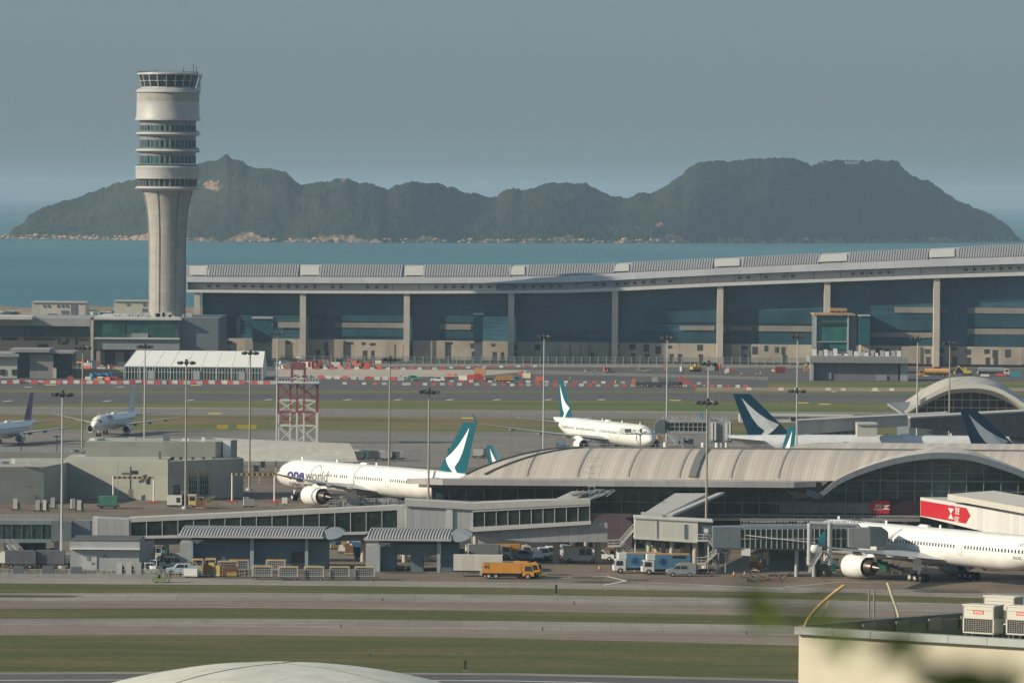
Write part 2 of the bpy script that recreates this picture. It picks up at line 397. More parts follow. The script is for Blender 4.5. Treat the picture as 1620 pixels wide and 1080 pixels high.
for i in range(NX + 1):
    px = -8 + 1624 * i / NX
    yw = pw(water, px) ; w0 = P(px, yw, SEA); Yr = w0.y + 190 + 60 * math.sin(px * .008)
    zr = Zat(px, pw(ridge, px), Yr) - 2.0
    for j in range(NY + 1):
        v = j / 80; Y = w0.y + (Yr - w0.y) * v
        X = w0.x * Y / w0.y
        hh = zr - SEA
        if v <= 1: k = v ** .78 * (1 + .0 * v)
        else: k = max(0, 1 - (v - 1) * 2.2)
        q = Vector((X * .006, Y * .006, 0)); q2 = Vector((X * .045, Y * .035, 3)); q3 = Vector((X * .13, Y * .11, 7))
        env = math.sin(min(v, 1) * math.pi)
        z = SEA + hh * k + env * hh * .34 * noise.noise(q) + (3.6 * noise.noise(q2) + 2.8 * abs(noise.noise(q3)) + 1.8 * noise.noise(q3 * 2.3)) * min(1, v * 8 + .25)
        if v == 0: z = SEA - 1.5
        vs.append((X, Y, z))
        r_ = max(0, (.5 if X < 250 else .38) - v * 6.5 + .4 * noise.noise(Vector((X * .02, 0, 5)))) if v < .14 else 0
        for cx, cy, ra, st in ((336,294,24,.40),(545,286,13,.36),(1045,355,20,.26),(1440,262,10,.25),(600,300,9,.33),(1010,358,12,.3),(1060,375,18,.3),(60,330,8,.2),(830,343,14,.22),(1300,256,12,.25)):
            pj = G(cx, cy, Y); d = math.hypot((X - pj.x) / ra * 1.1, (z - pj.z) / (ra * .55))
            if v > .05: r_ = max(r_, st * (1.25 - d) if d < 1.25 else 0)
        rk.append(r_)
mb = MB(); mb.v = [Vector(v) for v in vs]; W_ = NY + 1
mb.f = [(i*W_+j, (i+1)*W_+j, (i+1)*W_+j+1, i*W_+j+1) for i in range(NX) for j in range(NY)]; mb.m = [0] * len(mb.f)
isl = struct('hills', mb, IM, smooth=70)
a_ = isl.data.attributes.new('rock', 'FLOAT', 'POINT'); a_.data.foreach_set('value', rk)
# shore boulders
ROCK = mat('shore_rock', (.40, .27, .18), .9, var=.45, sc_=.06)
mb = MB()
def boulder(mb, c, s, rn):
    k = 6; rings = []
    for zz, rr in ((-.4, .8), (.1, 1), (.5, .75), (.8, .3)):
        rings.append([(c[0] + s*rr*(.75+.5*rn.random())*math.cos(i*6.283/k), c[1] + s*rr*(.75+.5*rn.random())*math.sin(i*6.283/k), c[2] + s*.75*zz) for i in range(k)])
    mb.loft(rings)
rr = random.Random(3)
for i in range(1500):
    px = rr.uniform(-5, 1610); dens = .5 + .5 * noise.noise(Vector((px * .02, 1, 1)))
    if px < 230: dens += .35
    if rr.random() > dens * 1.15: continue
    w0 = P(px, pw(water, px), SEA); s = rr.uniform(.8, 3.4) * (1.5 if rr.random() < .12 else 1)
    boulder(mb, (w0.x, w0.y + rr.uniform(-3, 14), SEA + rr.uniform(.1, 1) + max(0, rr.uniform(-6, 5))), s, rr)
o = mb.build('shore_boulders', ROCK); o['kind'] = 'stuff'; props(o, 'orange and tan boulders along the waterline of the wooded island', 'boulders')
# low buildings on island top
for px, py, wd, lab in ((1348, 251, 20, 'white low building on the flat summit of the wooded island'),):
    c = G(px, py + 3, 8420); t_ = thing('hilltop_building', lab, 'building', (c.x, c.y, c.z - 5))
    mb = MB(); mb.box(-wd/2, -5, 0, wd/2, 5, 3.4); mb.build('wall', mat('hill_white', (.33,.34,.34)), t_)
    mb = MB(); mb.box(-wd/2-1, -6, 3.4, wd/2+1, 6, 4); mb.build('roof', mat('hill_roof', (.3,.3,.3)), t_)
    mb = MB(); mb.cyl((-4, 0, 4), (-4, 0, 9), .35, n=6); mb.build('aerial', mat('hill_roof', (.3,.3,.3)), t_)
# shoreline bank behind the left buildings
mb = MB()
BK = ground_mat('brown_bank', (.26, .19, .13), .35, .05, .3)
Ys = P(100, 494).y
vs = []; nx, ny = 400, 7
for i in range(nx + 1):
    X = -1500 + 3400 * i / nx
    for j in range(ny + 1):
        v = j / ny; Y = Ys - 75 + 110 * v
        h = math.sin(v * math.pi) * (4.2 + 2.2 * noise.noise(Vector((X * .03, Y * .02, 0)))) + 1.4 * noise.noise(Vector((X * .2, Y * .1, 4)))
        vs.append((X, Y, (h if v < .6 else h - (v - .6) * 25) - .3))
mb.v = [Vector(v) for v in vs]; mb.f = [(i*(ny+1)+j, (i+1)*(ny+1)+j, (i+1)*(ny+1)+j+1, i*(ny+1)+j+1) for i in range(nx) for j in range(ny)]; mb.m = [0]*len(mb.f)
struct('shore_bank', mb, BK)
# ---------------------------------------------------------------- shared materials
CONC = mat('tower_concrete', (.33, .315, .29), .8, var=.08, sc_=.3, pan=('wall', 3.2, 2.4, .22))
TWHITE = mat('tower_white_panel', (.40, .40, .40), .5, var=.04, sc_=.2, pan=('wall', 2.2, 2.6, .12))
TGREY = mat('tower_grey_and_shade', (.20, .215, .225), .6, var=.05)
GLASSD = mat('dark_glass', (.02, .035, .042), .12, var=.5, sc_=.5, spec=.7)
GLASST = mat('teal_glass', (.02, .085, .10), .15, var=.5, sc_=.12, spec=.6)
GREEN_GL = mat('green_glass_rail', (.10, .14, .135), .2, var=.2)
MULL = mat('mullion_metal', (.42, .43, .43), .5, var=.05)
DARK = mat('dark_metal', (.035, .037, .04), .6, var=.2)
STEEL = mat('galvanised_steel', (.42, .42, .41), .5, var=.15)
WHITE = mat('white_paint', (.72, .72, .70), .45, var=.06)
LGREY = mat('light_grey_panel', (.45, .46, .46), .55, var=.07, pan=('wall', 1.6, 30, .3))
REDP = mat('red_paint', (.5, .05, .04), .5, var=.15)
ORANGE = mat('orange_paint', (.72, .28, .03), .5, var=.12)
CREAMC = mat('raw_concrete', (.42, .38, .32), .85, var=.2, sc_=.2)
# ---------------------------------------------------------------- control tower
TY = 2120.0; ts = F / TY
tc_ = G(265, 300, TY); TX = tc_.x
def tz(py): return Zat(265, py, TY)
tw = thing('control_tower', 'tall round concrete control tower with ringed decks and glass cab', 'control tower', (TX, TY, 0))
def tr(px_): return px_ / ts
def lat(name, prof, m, n=48, sm=35, par=None): return MB().lathe([(tr(r), tz(y)) for r, y in prof], n).build(name, m, par or tw, smooth=sm)
lat('shaft', [(29.5, 576), (29.5, 400), (30, 370), (31.5, 345), (34, 325), (37.5, 310), (41, 300)], CONC)
mb = MB()
for a in (-1.2, -.35, .55, 1.4, 2.4, 3.4):
    pr = [(29.5, 576), (29.5, 400), (30, 370), (31.5, 345), (34, 325), (37.5, 310), (41, 301)]
    a_ = a - math.pi / 2
    for (r0, y0), (r1, y1) in zip(pr, pr[1:]):
        c, s_ = math.cos(a_), math.sin(a_)
        mb.bar((c*tr(r0+.2), s_*tr(r0+.2), tz(y0)), (c*tr(r1+.2), s_*tr(r1+.2), tz(y1)), .34, .34)
mb.build('joint', mat('joint_dark', (.12, .12, .12)), tw)
def deck(y_bot, y_top, y_rail, r=51.5):   # cone-edged deck: wide near its bottom edge
    return lat('deck', [(41, y_bot + 1.5), (r, y_bot - 2.5), (r - 1.5, y_bot - 4), (48.5, y_top), (42, y_top)], TWHITE)
deck(301, 295, 0, 52)
def glassband(yb, yt, r=43.5, mat_=GLASSD, nm=34):
    g = lat('window_band', [(r, yb), (r, yt)], mat_)
    mb = MB()
    for i in range(nm):
        a = i * 2 * math.pi / nm + .05
        c, s_ = math.cos(a) * tr(r + .5), math.sin(a) * tr(r + .5)
        wd = (.35, 1.2, .5, .3, .8)[i % 5]
        mb.bar((c, s_, tz(yb)), (c, s_, tz(yt)), wd, .5)
    mb.build('mullion', TGREY, g)
    return g
glassband(296, 283, 45)
mb = MB()
lat('collar', [(45, 283.5), (50.5, 283), (50.5, 268), (51.5, 265.5), (50, 263), (44, 262)], TWHITE)
lat('deck_rail', [(49, 263), (49, 260.5)], GREEN_GL)
for yb in (259, 234, 211):
    y0 = yb
    glassband(y0, y0 - 13, 43, GLASST)
    lat('wall_band', [(43.8, y0 - 11.8), (44, y0 - 16), (46, y0 - 20), (43, y0 - 21)], TGREY)  # darker grey paints the shade under the deck soffits onto these bands
for yb, yr in ((242, 234), (215.5, 208)):
    deck(yb, yr, 0, 52)
    lat('deck_rail', [(49.5, yb - 6), (49.5, yb - 8.5)], GREEN_GL)
lat('deck_rail', [(49, 262), (49, 260)], GREEN_GL)
lat('drum', [(43, 191.5), (51.5, 191), (51.8, 189), (50, 185), (49.5, 162), (49.5, 161)], TWHITE)
lat('drum_upper', [(49.5, 161), (49.5, 148), (48.9, 147.8)], CONC)
lat('parapet', [(48.9, 148), (52, 146.5), (48.5, 141.5), (43, 140), (42, 138), (36, 138)], TWHITE)
cab = lat('cab_glass', [(41.5, 139.5), (47, 119)], GLASSD, n=20, sm=5)
mb = MB()
for i in range(20):
    a = i * 2 * math.pi / 20
    for r0, y0, r1, y1 in ((41.9, 139.5, 47.4, 119),):
        c, s_ = math.cos(a), math.sin(a); mb.bar((c*tr(r0), s_*tr(r0), tz(y0)), (c*tr(r1), s_*tr(r1), tz(y1)), .32, .32)
    a2 = a + math.pi / 10 * 2; r = 44.9
    mb.bar((math.cos(a)*tr(r), math.sin(a)*tr(r), tz(128.5)), (math.cos(a2)*tr(r), math.sin(a2)*tr(r), tz(128.5)), .22, .22)
mb.build('cab_frame', TWHITE, tw)
rf = lat('cab_roof', [(48, 119.4), (49, 118.2), (48.5, 116), (30, 114.6), (0.1, 114.2)], TWHITE)
mb = MB(); ringp = []
for i in range(41):
    a = i * 2 * math.pi / 40; c, s_ = math.cos(a) * tr(47), math.sin(a) * tr(47); ringp.append((c, s_, tz(113.8)))
    mb.bar((c, s_, tz(116)), (c, s_, tz(113.8)), .14, .14)
mb.tube(ringp, .06, 5)
mb.build('roof_rail', DARK, rf)
for dx, dy, h in ((9.5, -3, 3.4), (10.5, 0, 2.6), (-5, 3, 1.6), (6, -5, 2)): mb = MB(); mb.bar((dx, dy, tz(116)), (dx, dy, tz(116) + h), .2, .2); mb.build('aerial', DARK, rf)
mb = MB()
for dy in (-2.5, 2.5):
    mb.bar((tr(46), dy, tz(141)), (tr(54), dy, tz(113)), .35, .35); mb.bar((tr(50), dy, tz(146)), (tr(50), dy, tz(113)), .25, .25)
for y in (116, 122, 128, 134): mb.bar((tr(53 - (y-113)*.28), -2.5, tz(y)), (tr(53 - (y-113)*.28), 2.5, tz(y)), .25, .25)
mb.build('ladder_frame', STEEL, tw)

# tower base building (143-345)
def pbox(mb, x0, x1, ytop, ybot, Y, depth, zbot=None):
    """box whose front face at depth Y spans image x0-x1 and y ytop-ybot"""
    a = G(x0, ybot, Y); b_ = G(x1, ybot, Y); zt = G((x0+x1)/2, ytop, Y).z; zb = G((x0+x1)/2, ybot, Y).z if zbot is None else zbot
    mb.box(a.x, Y, zb, b_.x, Y + depth, zt); return mb
bt = thing('tower_annex', 'dark glass and grey block wrapped round the foot of the control tower', 'building', (Xat(240, 2080), 2080, 0))
W = lambda: MB(world=True)
BY = 2085
GREYW = mat('grey_cladding', (.26, .28, .29), .6, var=.06, pan=('wall', 4, 3, .12))
GREYD = mat('dark_grey_cladding', (.13, .155, .175), .6, var=.08, pan=('wall', 5, 3.5, .15))
mb = W(); pbox(mb, 150, 284, 536, 553, BY, 70); pbox(mb, 208, 234, 527, 536, BY - .4, 5); pbox(mb, 150, 284, 505.5, 536, BY + .8, 70)
mb.build('wall', GREYW, bt)
mb = W(); pbox(mb, 283.5, 345, 503, 577, BY + 2, 60, 0); pbox(mb, 154, 300, 553, 577, BY + 6, 60, 0); mb.build('dark_wing', GREYD, bt)
g = W(); pbox(g, 148, 197, 506, 534.5, BY, .5); pbox(g, 236, 282, 506, 534.5, BY, .5); pbox(g, 199, 235, 508, 527, BY + .3, .4); g = g.build('glass_front', mat('annex_glass', (.03, .10, .10), .15, var=.6, sc_=.2, pan=('wall', 2.4, 7, .4), spec=.6), bt)
mb = W(); pbox(mb, 143, 287, 503, 506, BY - 1, 74); pbox(mb, 149, 284, 534, 536.5, BY - 1, 4); mb.build('roof', mat('roof_edge_white', (.5, .5, .48), .6), bt)
mb = W(); pbox(mb, 143, 147.5, 498, 577, BY - 1, 4, 0); mb.build('fin_wall', CREAMC, bt)
mb = W()
for x0, x1 in ((152, 166), (182, 196), (206, 232), (243, 262)): mb = W(); pbox(mb, x0, x1, 556, 577, BY + 4, 2, 0); mb.build('pier', mat('warm_pier', (.33, .29, .25), .8), bt)
mb = W()
for i in range(26):
    x = 168 + i * 5 + rnd.uniform(-2, 2); a = G(x, 503, BY + 20); h = rnd.uniform(.5, 2.2); ww = rnd.uniform(.5, 2.2)
    mb.box(a.x, a.y, a.z - 1, a.x + ww, a.y + 2, a.z + h)
o = mb.build('roof_plant', STEEL, bt)

# ---------------------------------------------------------------- long new concourse
CY0, CY1 = 2185.0, 2150.0        # front wall depth at the left and right ends
def cy(px): return CY0 + (CY1 - CY0) * (px - 295) / 1325
cc = thing('concourse_building', 'very long glass fronted concourse with grey ribbed roof that sweeps up to the right', 'terminal building', (Xat(950, 2170), 2170, 0))
XR = 1760
def curve(pts):
    return lambda x: pw(pts, x) if x <= pts[-1][0] else pts[-1][1] + (x - pts[-1][0]) * (pts[-1][1] - pts[-2][1]) / (pts[-1][0] - pts[-2][0])
c_top = curve([(295,421),(480,419.5),(644,420.5),(809,420.5),(900,419.5),(973,417.5),(1139,409.5),(1308,402),(1480,394),(1620,387.5)])
c_rib = curve([(295,438),(480,438),(644,438.5),(809,438),(900,436),(973,432.5),(1139,424.5),(1308,417),(1480,410),(1620,406)])
c_low = curve([(295,446),(480,447.5),(644,448),(809,447.5),(900,446),(973,443),(1139,434.5),(1308,428),(1480,421.5),(1620,417)])
c_fas = curve([(295,458),(480,459.5),(644,460),(809,459.5),(900,458),(973,455),(1139,447),(1308,441),(1480,434.5),(1620,430)])
c_und = curve([(295,462.5),(480,464),(644,464.5),(809,464),(900,463),(973,460.5),(1139,452.5),(1308,446),(1480,440),(1620,436)])
xs = [295 + 5 * i for i in range(int((XR - 295) / 5) + 1)]
def strip(mb, ca, cb, da, db, x0=295, x1=XR, off=0.0):
    pts = [x for x in xs if x0 <= x <= x1]
    A = [G(x, ca(x), cy(x) + da) + Vector((0, 0, off)) for x in pts]; B = [G(x, cb(x), cy(x) + db) + Vector((0, 0, off)) for x in pts]
    n_ = len(pts); mb.add(A + B, [(i, i+1, n_+i+1, n_+i) for i in range(n_-1)])
ROOFL = mat('concourse_roof_grey', (.40, .40, .41), .5, var=.08, sc_=.03, pan=('roof', 6.5, 60, .18))
ROOFR = mat('concourse_louvre_roof', (.35, .35, .355), .55, var=.06, sc_=.1)
mb = W(); strip(mb, c_rib, c_low, 7, -4); strip(mb, c_low, c_low, -4, 7, off=-.3); mb.build('lower_roof', ROOFL, cc, smooth=40, fix=False)
mb = W(); strip(mb, c_top, c_rib, 26, 7.2); strip(mb, lambda x: c_top(x) + 1, lambda x: c_top(x) + 11, 26.2, 60); 
mb.build('upper_roof', mat('concourse_roof_mid', (.26, .265, .27), .6), cc, fix=False)
# slanting louvre blades of the upper roof
mb = W(); x = 326.0
while x < XR - 6:
    skip = any(a < x < b_ for a, b_ in ((471, 505), (636, 668), (806, 832), (970, 997), (1127, 1172), (1294, 1340), (1468, 1512)))
    if not skip:
        for (f0, f1) in ((0, .34), (.34, .67), (.67, 1)):
            yt, yb = c_top(x), c_rib(x); a = G(x + 1.2 * f0 * 2, yb + (yt - yb) * f0, cy(x) + 7 + 19 * f0); b_ = G(x + 1.2 * f1 * 2, yb + (yt - yb) * f1, cy(x) + 7 + 19 * f1)
            mb.bar(a + Vector((0, 0, .25)), b_ + Vector((0, 0, .25)), .62, .5)
    x += 4.1
mb.build('louvre', ROOFR, cc)
SKL = mat('skylight_cream', (.50, .49, .45), .5, var=.05)
for a, b_ in ((300, 326), (475, 503), (640, 668), (809, 830), (974, 995), (1131, 1168), (1298, 1336), (1470, 1510)):
    mb = W(); strip(mb, lambda x: c_top(x) + 2.5, lambda x: c_rib(x) - 1, 24, 8.5, a - 4, b_ + 4, .5); mb.build('skylight', SKL, cc, fix=False)
mb = W(); strip(mb, lambda x: c_top(x) - 1.2, lambda x: c_top(x) + .6, 26, 25.8); mb.build('ridge_cap', ROOFR, cc, fix=False)
FAS = mat('concourse_fascia', (.34, .34, .36), .6, var=.1, sc_=.08, pan=('roof', 10, 90, .4))
mb = W(); strip(mb, lambda x: c_low(x) + .4, c_fas, -1.6, -1.6); mb.build('fascia', FAS, cc, fix=False)
mb = W(); strip(mb, c_fas, c_und, -5.5, -5.5); strip(mb, c_fas, c_fas, -5.5, 2); strip(mb, c_und, c_und, -5.5, 6); mb.build('ledge', mat('concourse_ledge', (.5, .5, .49), .6, var=.08), cc, fix=False)
# end cap on the left
mb = W(); mb.quad(G(297, 462, cy(295) - 5), G(297, 462, cy(295) + 60), G(297, 424, cy(295) + 26), G(297, 439, cy(295) + 7), G(297, 447, cy(295) - 4)); mb.build('gable', FAS, cc, fix=False)
mb = W(); x = 306
r5 = random.Random(11)
for x in list(range(330, 620, 14)) + list(range(690, 960, 14)) + list(range(976, 1100, 14)) + list(range(1170, 1260, 14)) + list(range(1350, 1430, 14)) + list(range(1528, 1620, 14)):
    if r5.random() < .8:
        yy = (c_low(x) + c_fas(x)) / 2 + .3; a = G(x, yy, cy(x) - 2.0); mb = W(); mb.box(a.x - .6, a.y - .1, a.z - .35, a.x + .6, a.y + .3, a.z + .35); mb.build('vent', DARK, cc)
# glass wall in four storeys of bands
base = curve([(295, 565.5), (1620, 577)])
c_g1 = curve([(295, 534), (1620, 549)])      # top of the raw concrete base
mb = W(); strip(mb, c_und, c_g1, 2, 2, 318); mb.quad(G(318, 464, cy(318) + 2), G(318, 464, cy(318) + 50), G(318, 560, cy(318) + 50), G(318, 560, cy(318) + 2))
mb.build('glass_wall', mat('concourse_glass_hazed', (.04, .12, .18), .32, var=.45, sc_=.05, pan=('wall', 6.0, 3.1, .3), spec=.55), cc, fix=False)  # bluer, lighter glass: distance haze put into the colour
mb = W()
for k in range(12):
    f0 = k / 12
    cu = lambda x, f=f0: c_und(x) * (1 - f) + c_g1(x) * f
    strip(mb, cu, lambda x, c=cu: c(x) + .55, 1.4, 1.4, 318)
mb.build('transom', mat('concourse_transom', (.075, .12, .14), .5), cc, fix=False)
# spandrel panels
SP = mat('spandrel_beige', (.22, .21, .19), .7, var=.1, sc_=.15, pan=('wall', 4.5, 9, .2))
SPT = mat('spandrel_teal', (.022, .07, .10), .35, var=.35, sc_=.1, pan=('wall', 6, 9, .3))
def band_on(nm, x0, x1, ya, yb):
    f = lambda y, x: y + (x - 810) * .0075; mb = W()
    strip(mb, lambda x: f(ya, x), lambda x: f(yb, x), 1.2, 1.2, x0, x1); mb.build(nm, SP if nm == 'spandrel' else SPT, cc, fix=False)
for x0, x1, ya, yb in ((438,476,512,521),(530,640,512,520),(692,748,513,522),(1072,1130,513,520),(1190,1295,512,521),(1375,1475,521,529),(1412,1500,481,490),(1528,1640,481,490),(1528,1640,514,523),(1155,1200,513,520)):
    band_on('spandrel', x0, x1, ya, yb)
for x0, x1, ya, yb in ((486,640,500,510),(486,640,522,534),(390,430,503,520),(692,750,500,511),(692,750,524,536),(845,960,522,534),(1020,1295,488,508),(1000,1295,523,541),(1375,1475,492,518),(1375,1475,531,542),(1528,1640,491,512),(1528,1640,525,542),(320,380,505,530)):
    band_on('tinted_panel', x0, x1, ya, yb)

# raw concrete base with openings
r5 = random.Random(5)
mb = W(); strip(mb, c_g1, base, 0, 0, 318); strip(mb, c_g1, c_g1, 0, 3, 318)
mb.build('base_wall', mat('base_concrete', (.37, .33, .275), .85, var=.2, sc_=.12, pan=('wall', 12, 9, .12)), cc, fix=False)
OPM = mat('opening_dark', (.06, .062, .065)); BWM = mat('base_concrete', (.37, .33, .275))
def one(nm, m, *a): mb = W(); pbox(mb, *a); mb.build(nm, m, cc)
x = 322
while x < 1640:
    w_ = r5.choice((6, 9, 15, 26)); y0 = c_g1(x) + r5.choice((2, 4, 5)); hh = r5.choice((4, 7, 9, 12))
    if r5.random() < .8: one('opening', OPM, x, x + w_, y0, y0 + hh, cy(x) - .25, .2)
    if r5.random() < .6: one('opening', OPM, x + 2, x + 2 + r5.choice((5, 8, 13)), c_g1(x) + 17, base(x) - .5, cy(x) - .25, .2)
    if r5.random() < .35: one('projecting_bay', BWM, x - 1, x + w_ + 4, c_g1(x) + 1, base(x) - 1, cy(x) - .5 - 3 * r5.random(), 1)
    x += w_ + r5.choice((4, 7, 11))
for px in (313, 480, 644, 809, 973, 1139, 1308, 1481, 1652):
    a = G(px, c_und(px), cy(px)); mb = W(); hw = 1.15
    mb.box(a.x - hw, a.y - 4.6, 0, a.x + hw, a.y - 1.4, a.z + .4); mb.box(a.x - hw + .5, a.y - 1.4, 0, a.x + hw - .5, a.y + 1, a.z)
    mb.build('pillar', mat('pillar_concrete', (.5, .46, .4), .8, var=.12, sc_=.15), cc)
# glazed lift shafts and canopies in front of the concourse
for x0, x1, y0, y1, l_ in ((749, 764, 498, 540, 'left'), (399, 430, 504, 540, 'l'), (1360, 1376, 500, 545, 'r')):
    t_ = thing('glass_stair_tower', {'left': 'teal glazed stair shaft standing before the middle of the long concourse', 'l': 'teal glazed box projecting from the concourse just right of the control tower',
          'r': 'teal glazed shaft beside the green glass block with the orange roof edge'}[l_], 'stair tower', (Xat((x0+x1)/2, 2150), 2150, 0))
    mb = W(); pbox(mb, x0, x1, y0, y1, 2150, 9); mb.build('glass', mat('stair_glass', (.02, .11, .13), .25, var=.3, sc_=.3, pan=('wall', 2.2, 3, .5)), t_)
    mb = W(); pbox(mb, x0 - 1, x1 + 1, y0 - 2, y0, 2149.5, 10); mb.build('roof', MULL, t_)
    mb = W(); pbox(mb, x0 + 1, x1 - 1, y1, 575, 2151, 8, 0); mb.build('base', CREAMC, t_)

# low glass wing left of the annex
lw = thing('glass_wing_building', 'long low glass fronted wing left of the tower annex with a concrete ground floor', 'building', (Xat(60, 2120), 2120, 0))
mb = W(); pbox(mb, -120, 142, 531, 562, 2118, 50, 0); mb.build('wall', mat('base_concrete', (.4, .35, .29)), lw)
mb = W(); pbox(mb, -120, 142, 503, 515, 2112, 60); mb.build('roof', mat('wing_roof', (.30, .30, .30), .6, pan=('wall', 5, 9, .15)), lw)
mb = W(); pbox(mb, -120, 142, 514.5, 531.5, 2116, 1); mb.build('glass_front', GLASST, lw)
for x0, x1, y0, y1 in ((2,28,534,538),(38,87,535,538),(92,95,535,544),(98,104,540,545),(105,108,535,544),(119,123,535,545),(125,140,537,539),(60,75,544,549),(-30,-10,534,540)): mb = W(); pbox(mb, x0, x1, y0, y1, 2117.6, .3); mb.build('opening', DARK, lw)
mb = W(); pbox(mb, -60, 50, 500, 505, 2105, 20); mb.build('canopy', mat('roof_edge_white', (.5,.5,.48)), lw)
# two raw concrete blocks on the shore
for x0, x1, yt, yb, lab, wins in ((50, 135, 479, 503, 'bare concrete block with a row of small square windows by the water', ((68,71,482,486),(75,78,482,486),(90,93,482,486),(97,100,482,486),(104,107,482,486),(97,107,491,499),(112,121,482,498),(75,90,496,501))),
                              (180, 236, 477, 503, 'bare concrete block tucked behind the shaft of the control tower', ((200,204,480,483),(226,230,480,484),(225,232,488,495)))):
    t_ = thing('concrete_block_building', lab, 'building', (Xat((x0+x1)/2, 2700), 2700, 0))
    mb = W(); pbox(mb, x0, x1, yt, yb, 2700, 24, 0); mb.build('wall', mat('shore_concrete', (.5, .47, .41), .85, var=.12, pan=('wall', 9, 5, .08)), t_)
    mb = W(); pbox(mb, x0 - .6, x1 + .6, yt - 1.3, yt, 2699.4, 25); mb.build('parapet', mat('shore_concrete2', (.4, .38, .34)), t_)
    for q in wins: mb = W(); pbox(mb, *q, 2699.7, .25); mb.build('window', GREYD, t_)
# construction clutter along the shore
r5 = random.Random(21)
cols = [mat('clutter_green', (.05, .22, .18)), CREAMC, WHITE, mat('clutter_brown', (.25, .14, .08)), STEEL]
for i in range(26):
    px = r5.choice((r5.uniform(-5, 48), r5.uniform(137, 180), r5.uniform(2, 60)))
    a = P(px, r5.uniform(497, 502)); ww, hh = r5.uniform(2, 7), r5.uniform(1.2, 3.2)
    kind = ('green', 'raw timber', 'white', 'brown', 'steel grey')
    k = i % 5
    t_ = thing('site_container', '%s %s site container in the shore clutter %s' % (('low', 'tall')[hh > 2.2], kind[k], 'left of the window row block' if px < 50 else 'between the two bare concrete blocks'), 'container', (a.x, a.y, 0), r5.uniform(-.4, .4), 'containers in the shore clutter')
    mb = MB(); mb.box(-ww/2, -1.2, .25, ww/2, 1.2, hh); mb.build('body', cols[k], t_)
    mb = MB(); mb.box(-ww/2 - .1, -1.3, hh, ww/2 + .1, 1.3, hh + .15); mb.box(-ww/2, -1.1, 0, -ww/2+.3, 1.1, .25); mb.box(ww/2-.3, -1.1, 0, ww/2, 1.1, .25); mb.build('frame', STEEL, t_)

# grey left sub-buildings (0-115, 553-598)
gb = thing('equipment_building', 'grey low building with dark glazed bays at the far left behind the barriers', 'building', (Xat(55, 1948), 1948, 0))
mb = W(); pbox(mb, -90, 27, 561, 598, 1940, 20, 0); mb.build('wall', mat('pale_green_wall', (.42, .43, .36), .7, var=.06), gb)
mb = W(); pbox(mb, -92, 30, 559, 564, 1938, 24); pbox(mb, 15, 78, 552, 557, 1939, 20); pbox(mb, 30, 116, 556, 559, 1941, 22); mb.build('roof', mat('wing_roof', (.3,.3,.3)), gb)
mb = W(); pbox(mb, 28, 50, 559, 598, 1943, 18, 0); pbox(mb, 84, 114, 557, 598, 1946, 18, 0); mb.build('glazed_bay', mat('bay_glass', (.04, .09, .12), .25, var=.3, pan=('wall', 2.4, 3, .3)), gb)
mb = W(); pbox(mb, 47, 84, 560, 598, 1941, 18, 0); mb.build('shutter_wall', mat('grey_brown_wall', (.24, .235, .225), .7, pan=('wall', 3, 9, .15)), gb)
for x0 in (0, 3, 6, 18.5, 21.5, 24.5): mb = W(); pbox(mb, x0, x0 + 1.8, 584, 593, 1939.7, .3); mb.build('window', DARK, gb)
mb = W(); pbox(mb, 84, 89, 582, 598, 1940.5, 2, 0); mb.build('door_panel', mat('pale_green_wall', (.42,.43,.36)), gb)

# white marquee
mq = thing('marquee_tent', 'long white marquee with a pitched roof and glazed front behind the barrier line', 'tent', (Xat(315, 1950), 1950, 0))
MYF, MYB = 1940.0, 1970.0
ml, mr = Xat(195, MYF), Xat(414, MYF); ze = Zat(300, 580, MYF); zr = 0
mb = W()
ym = (MYF + MYB) / 2
zr = Zat(300, 554.5, ym)
xl2 = ml + 3.2
mb.add([(ml, MYF, ze), (mr, MYF, ze), (mr, MYB, ze), (ml, MYB, ze), (xl2, ym, zr), (mr, ym, zr)], [(0, 1, 5, 4), (2, 3, 4, 5), (3, 0, 4)])
tent = mat('tent_fabric', (.74, .74, .72), .6, var=.05, sc_=.15)
mb.build('roof', tent, mq)
mb = W(); mb.add([(mr + .05, MYF, 0), (mr + .05, MYB, 0), (mr + .05, MYB, ze), (mr + .05, ym, zr), (mr + .05, MYF, ze)], [(0, 1, 2, 3, 4)]); mb.build('gable', tent, mq, fix=False)
mb = W(); k = 9
for i in range(k + 1):
    x = ml + (mr - ml) * i / k; t_ = 3.2 * (1 - i / k)
    mb.bar((x, MYF, ze + .02), (x + t_, ym, zr + .02), .12, .08); mb.bar((x, MYF - .1, 0), (x, MYF - .1, ze), .2, .2)
for i in range(46):
    x = ml + (mr - ml) * (i + .5) / 46; mb.bar((x, MYF - .05, 0), (x, MYF - .05, ze - .3), .14, .14)
mb.bar((ml, MYF - .1, ze), (mr, MYF - .1, ze), .3, .3); mb.bar((ml, MYF - .1, 2.4), (mr, MYF - .1, 2.4), .12, .12)
mb.build('frame', WHITE, mq)
mb = W(); mb.box(ml, MYF + .1, 0, mr, MYF + .3, ze - .1); mb.build('glass_front', mat('tent_glass', (.05, .10, .10), .2, var=.7, sc_=.4), mq)
for i in (8, 23, 38):
    x = ml + (mr - ml) * i / 46
    mb = W(); mb.box(x, MYF - .4, 0, x + 2.2, MYF, 2.9); mb.build('door', mat('tent_door', (.4,.42,.42), .4), mq)

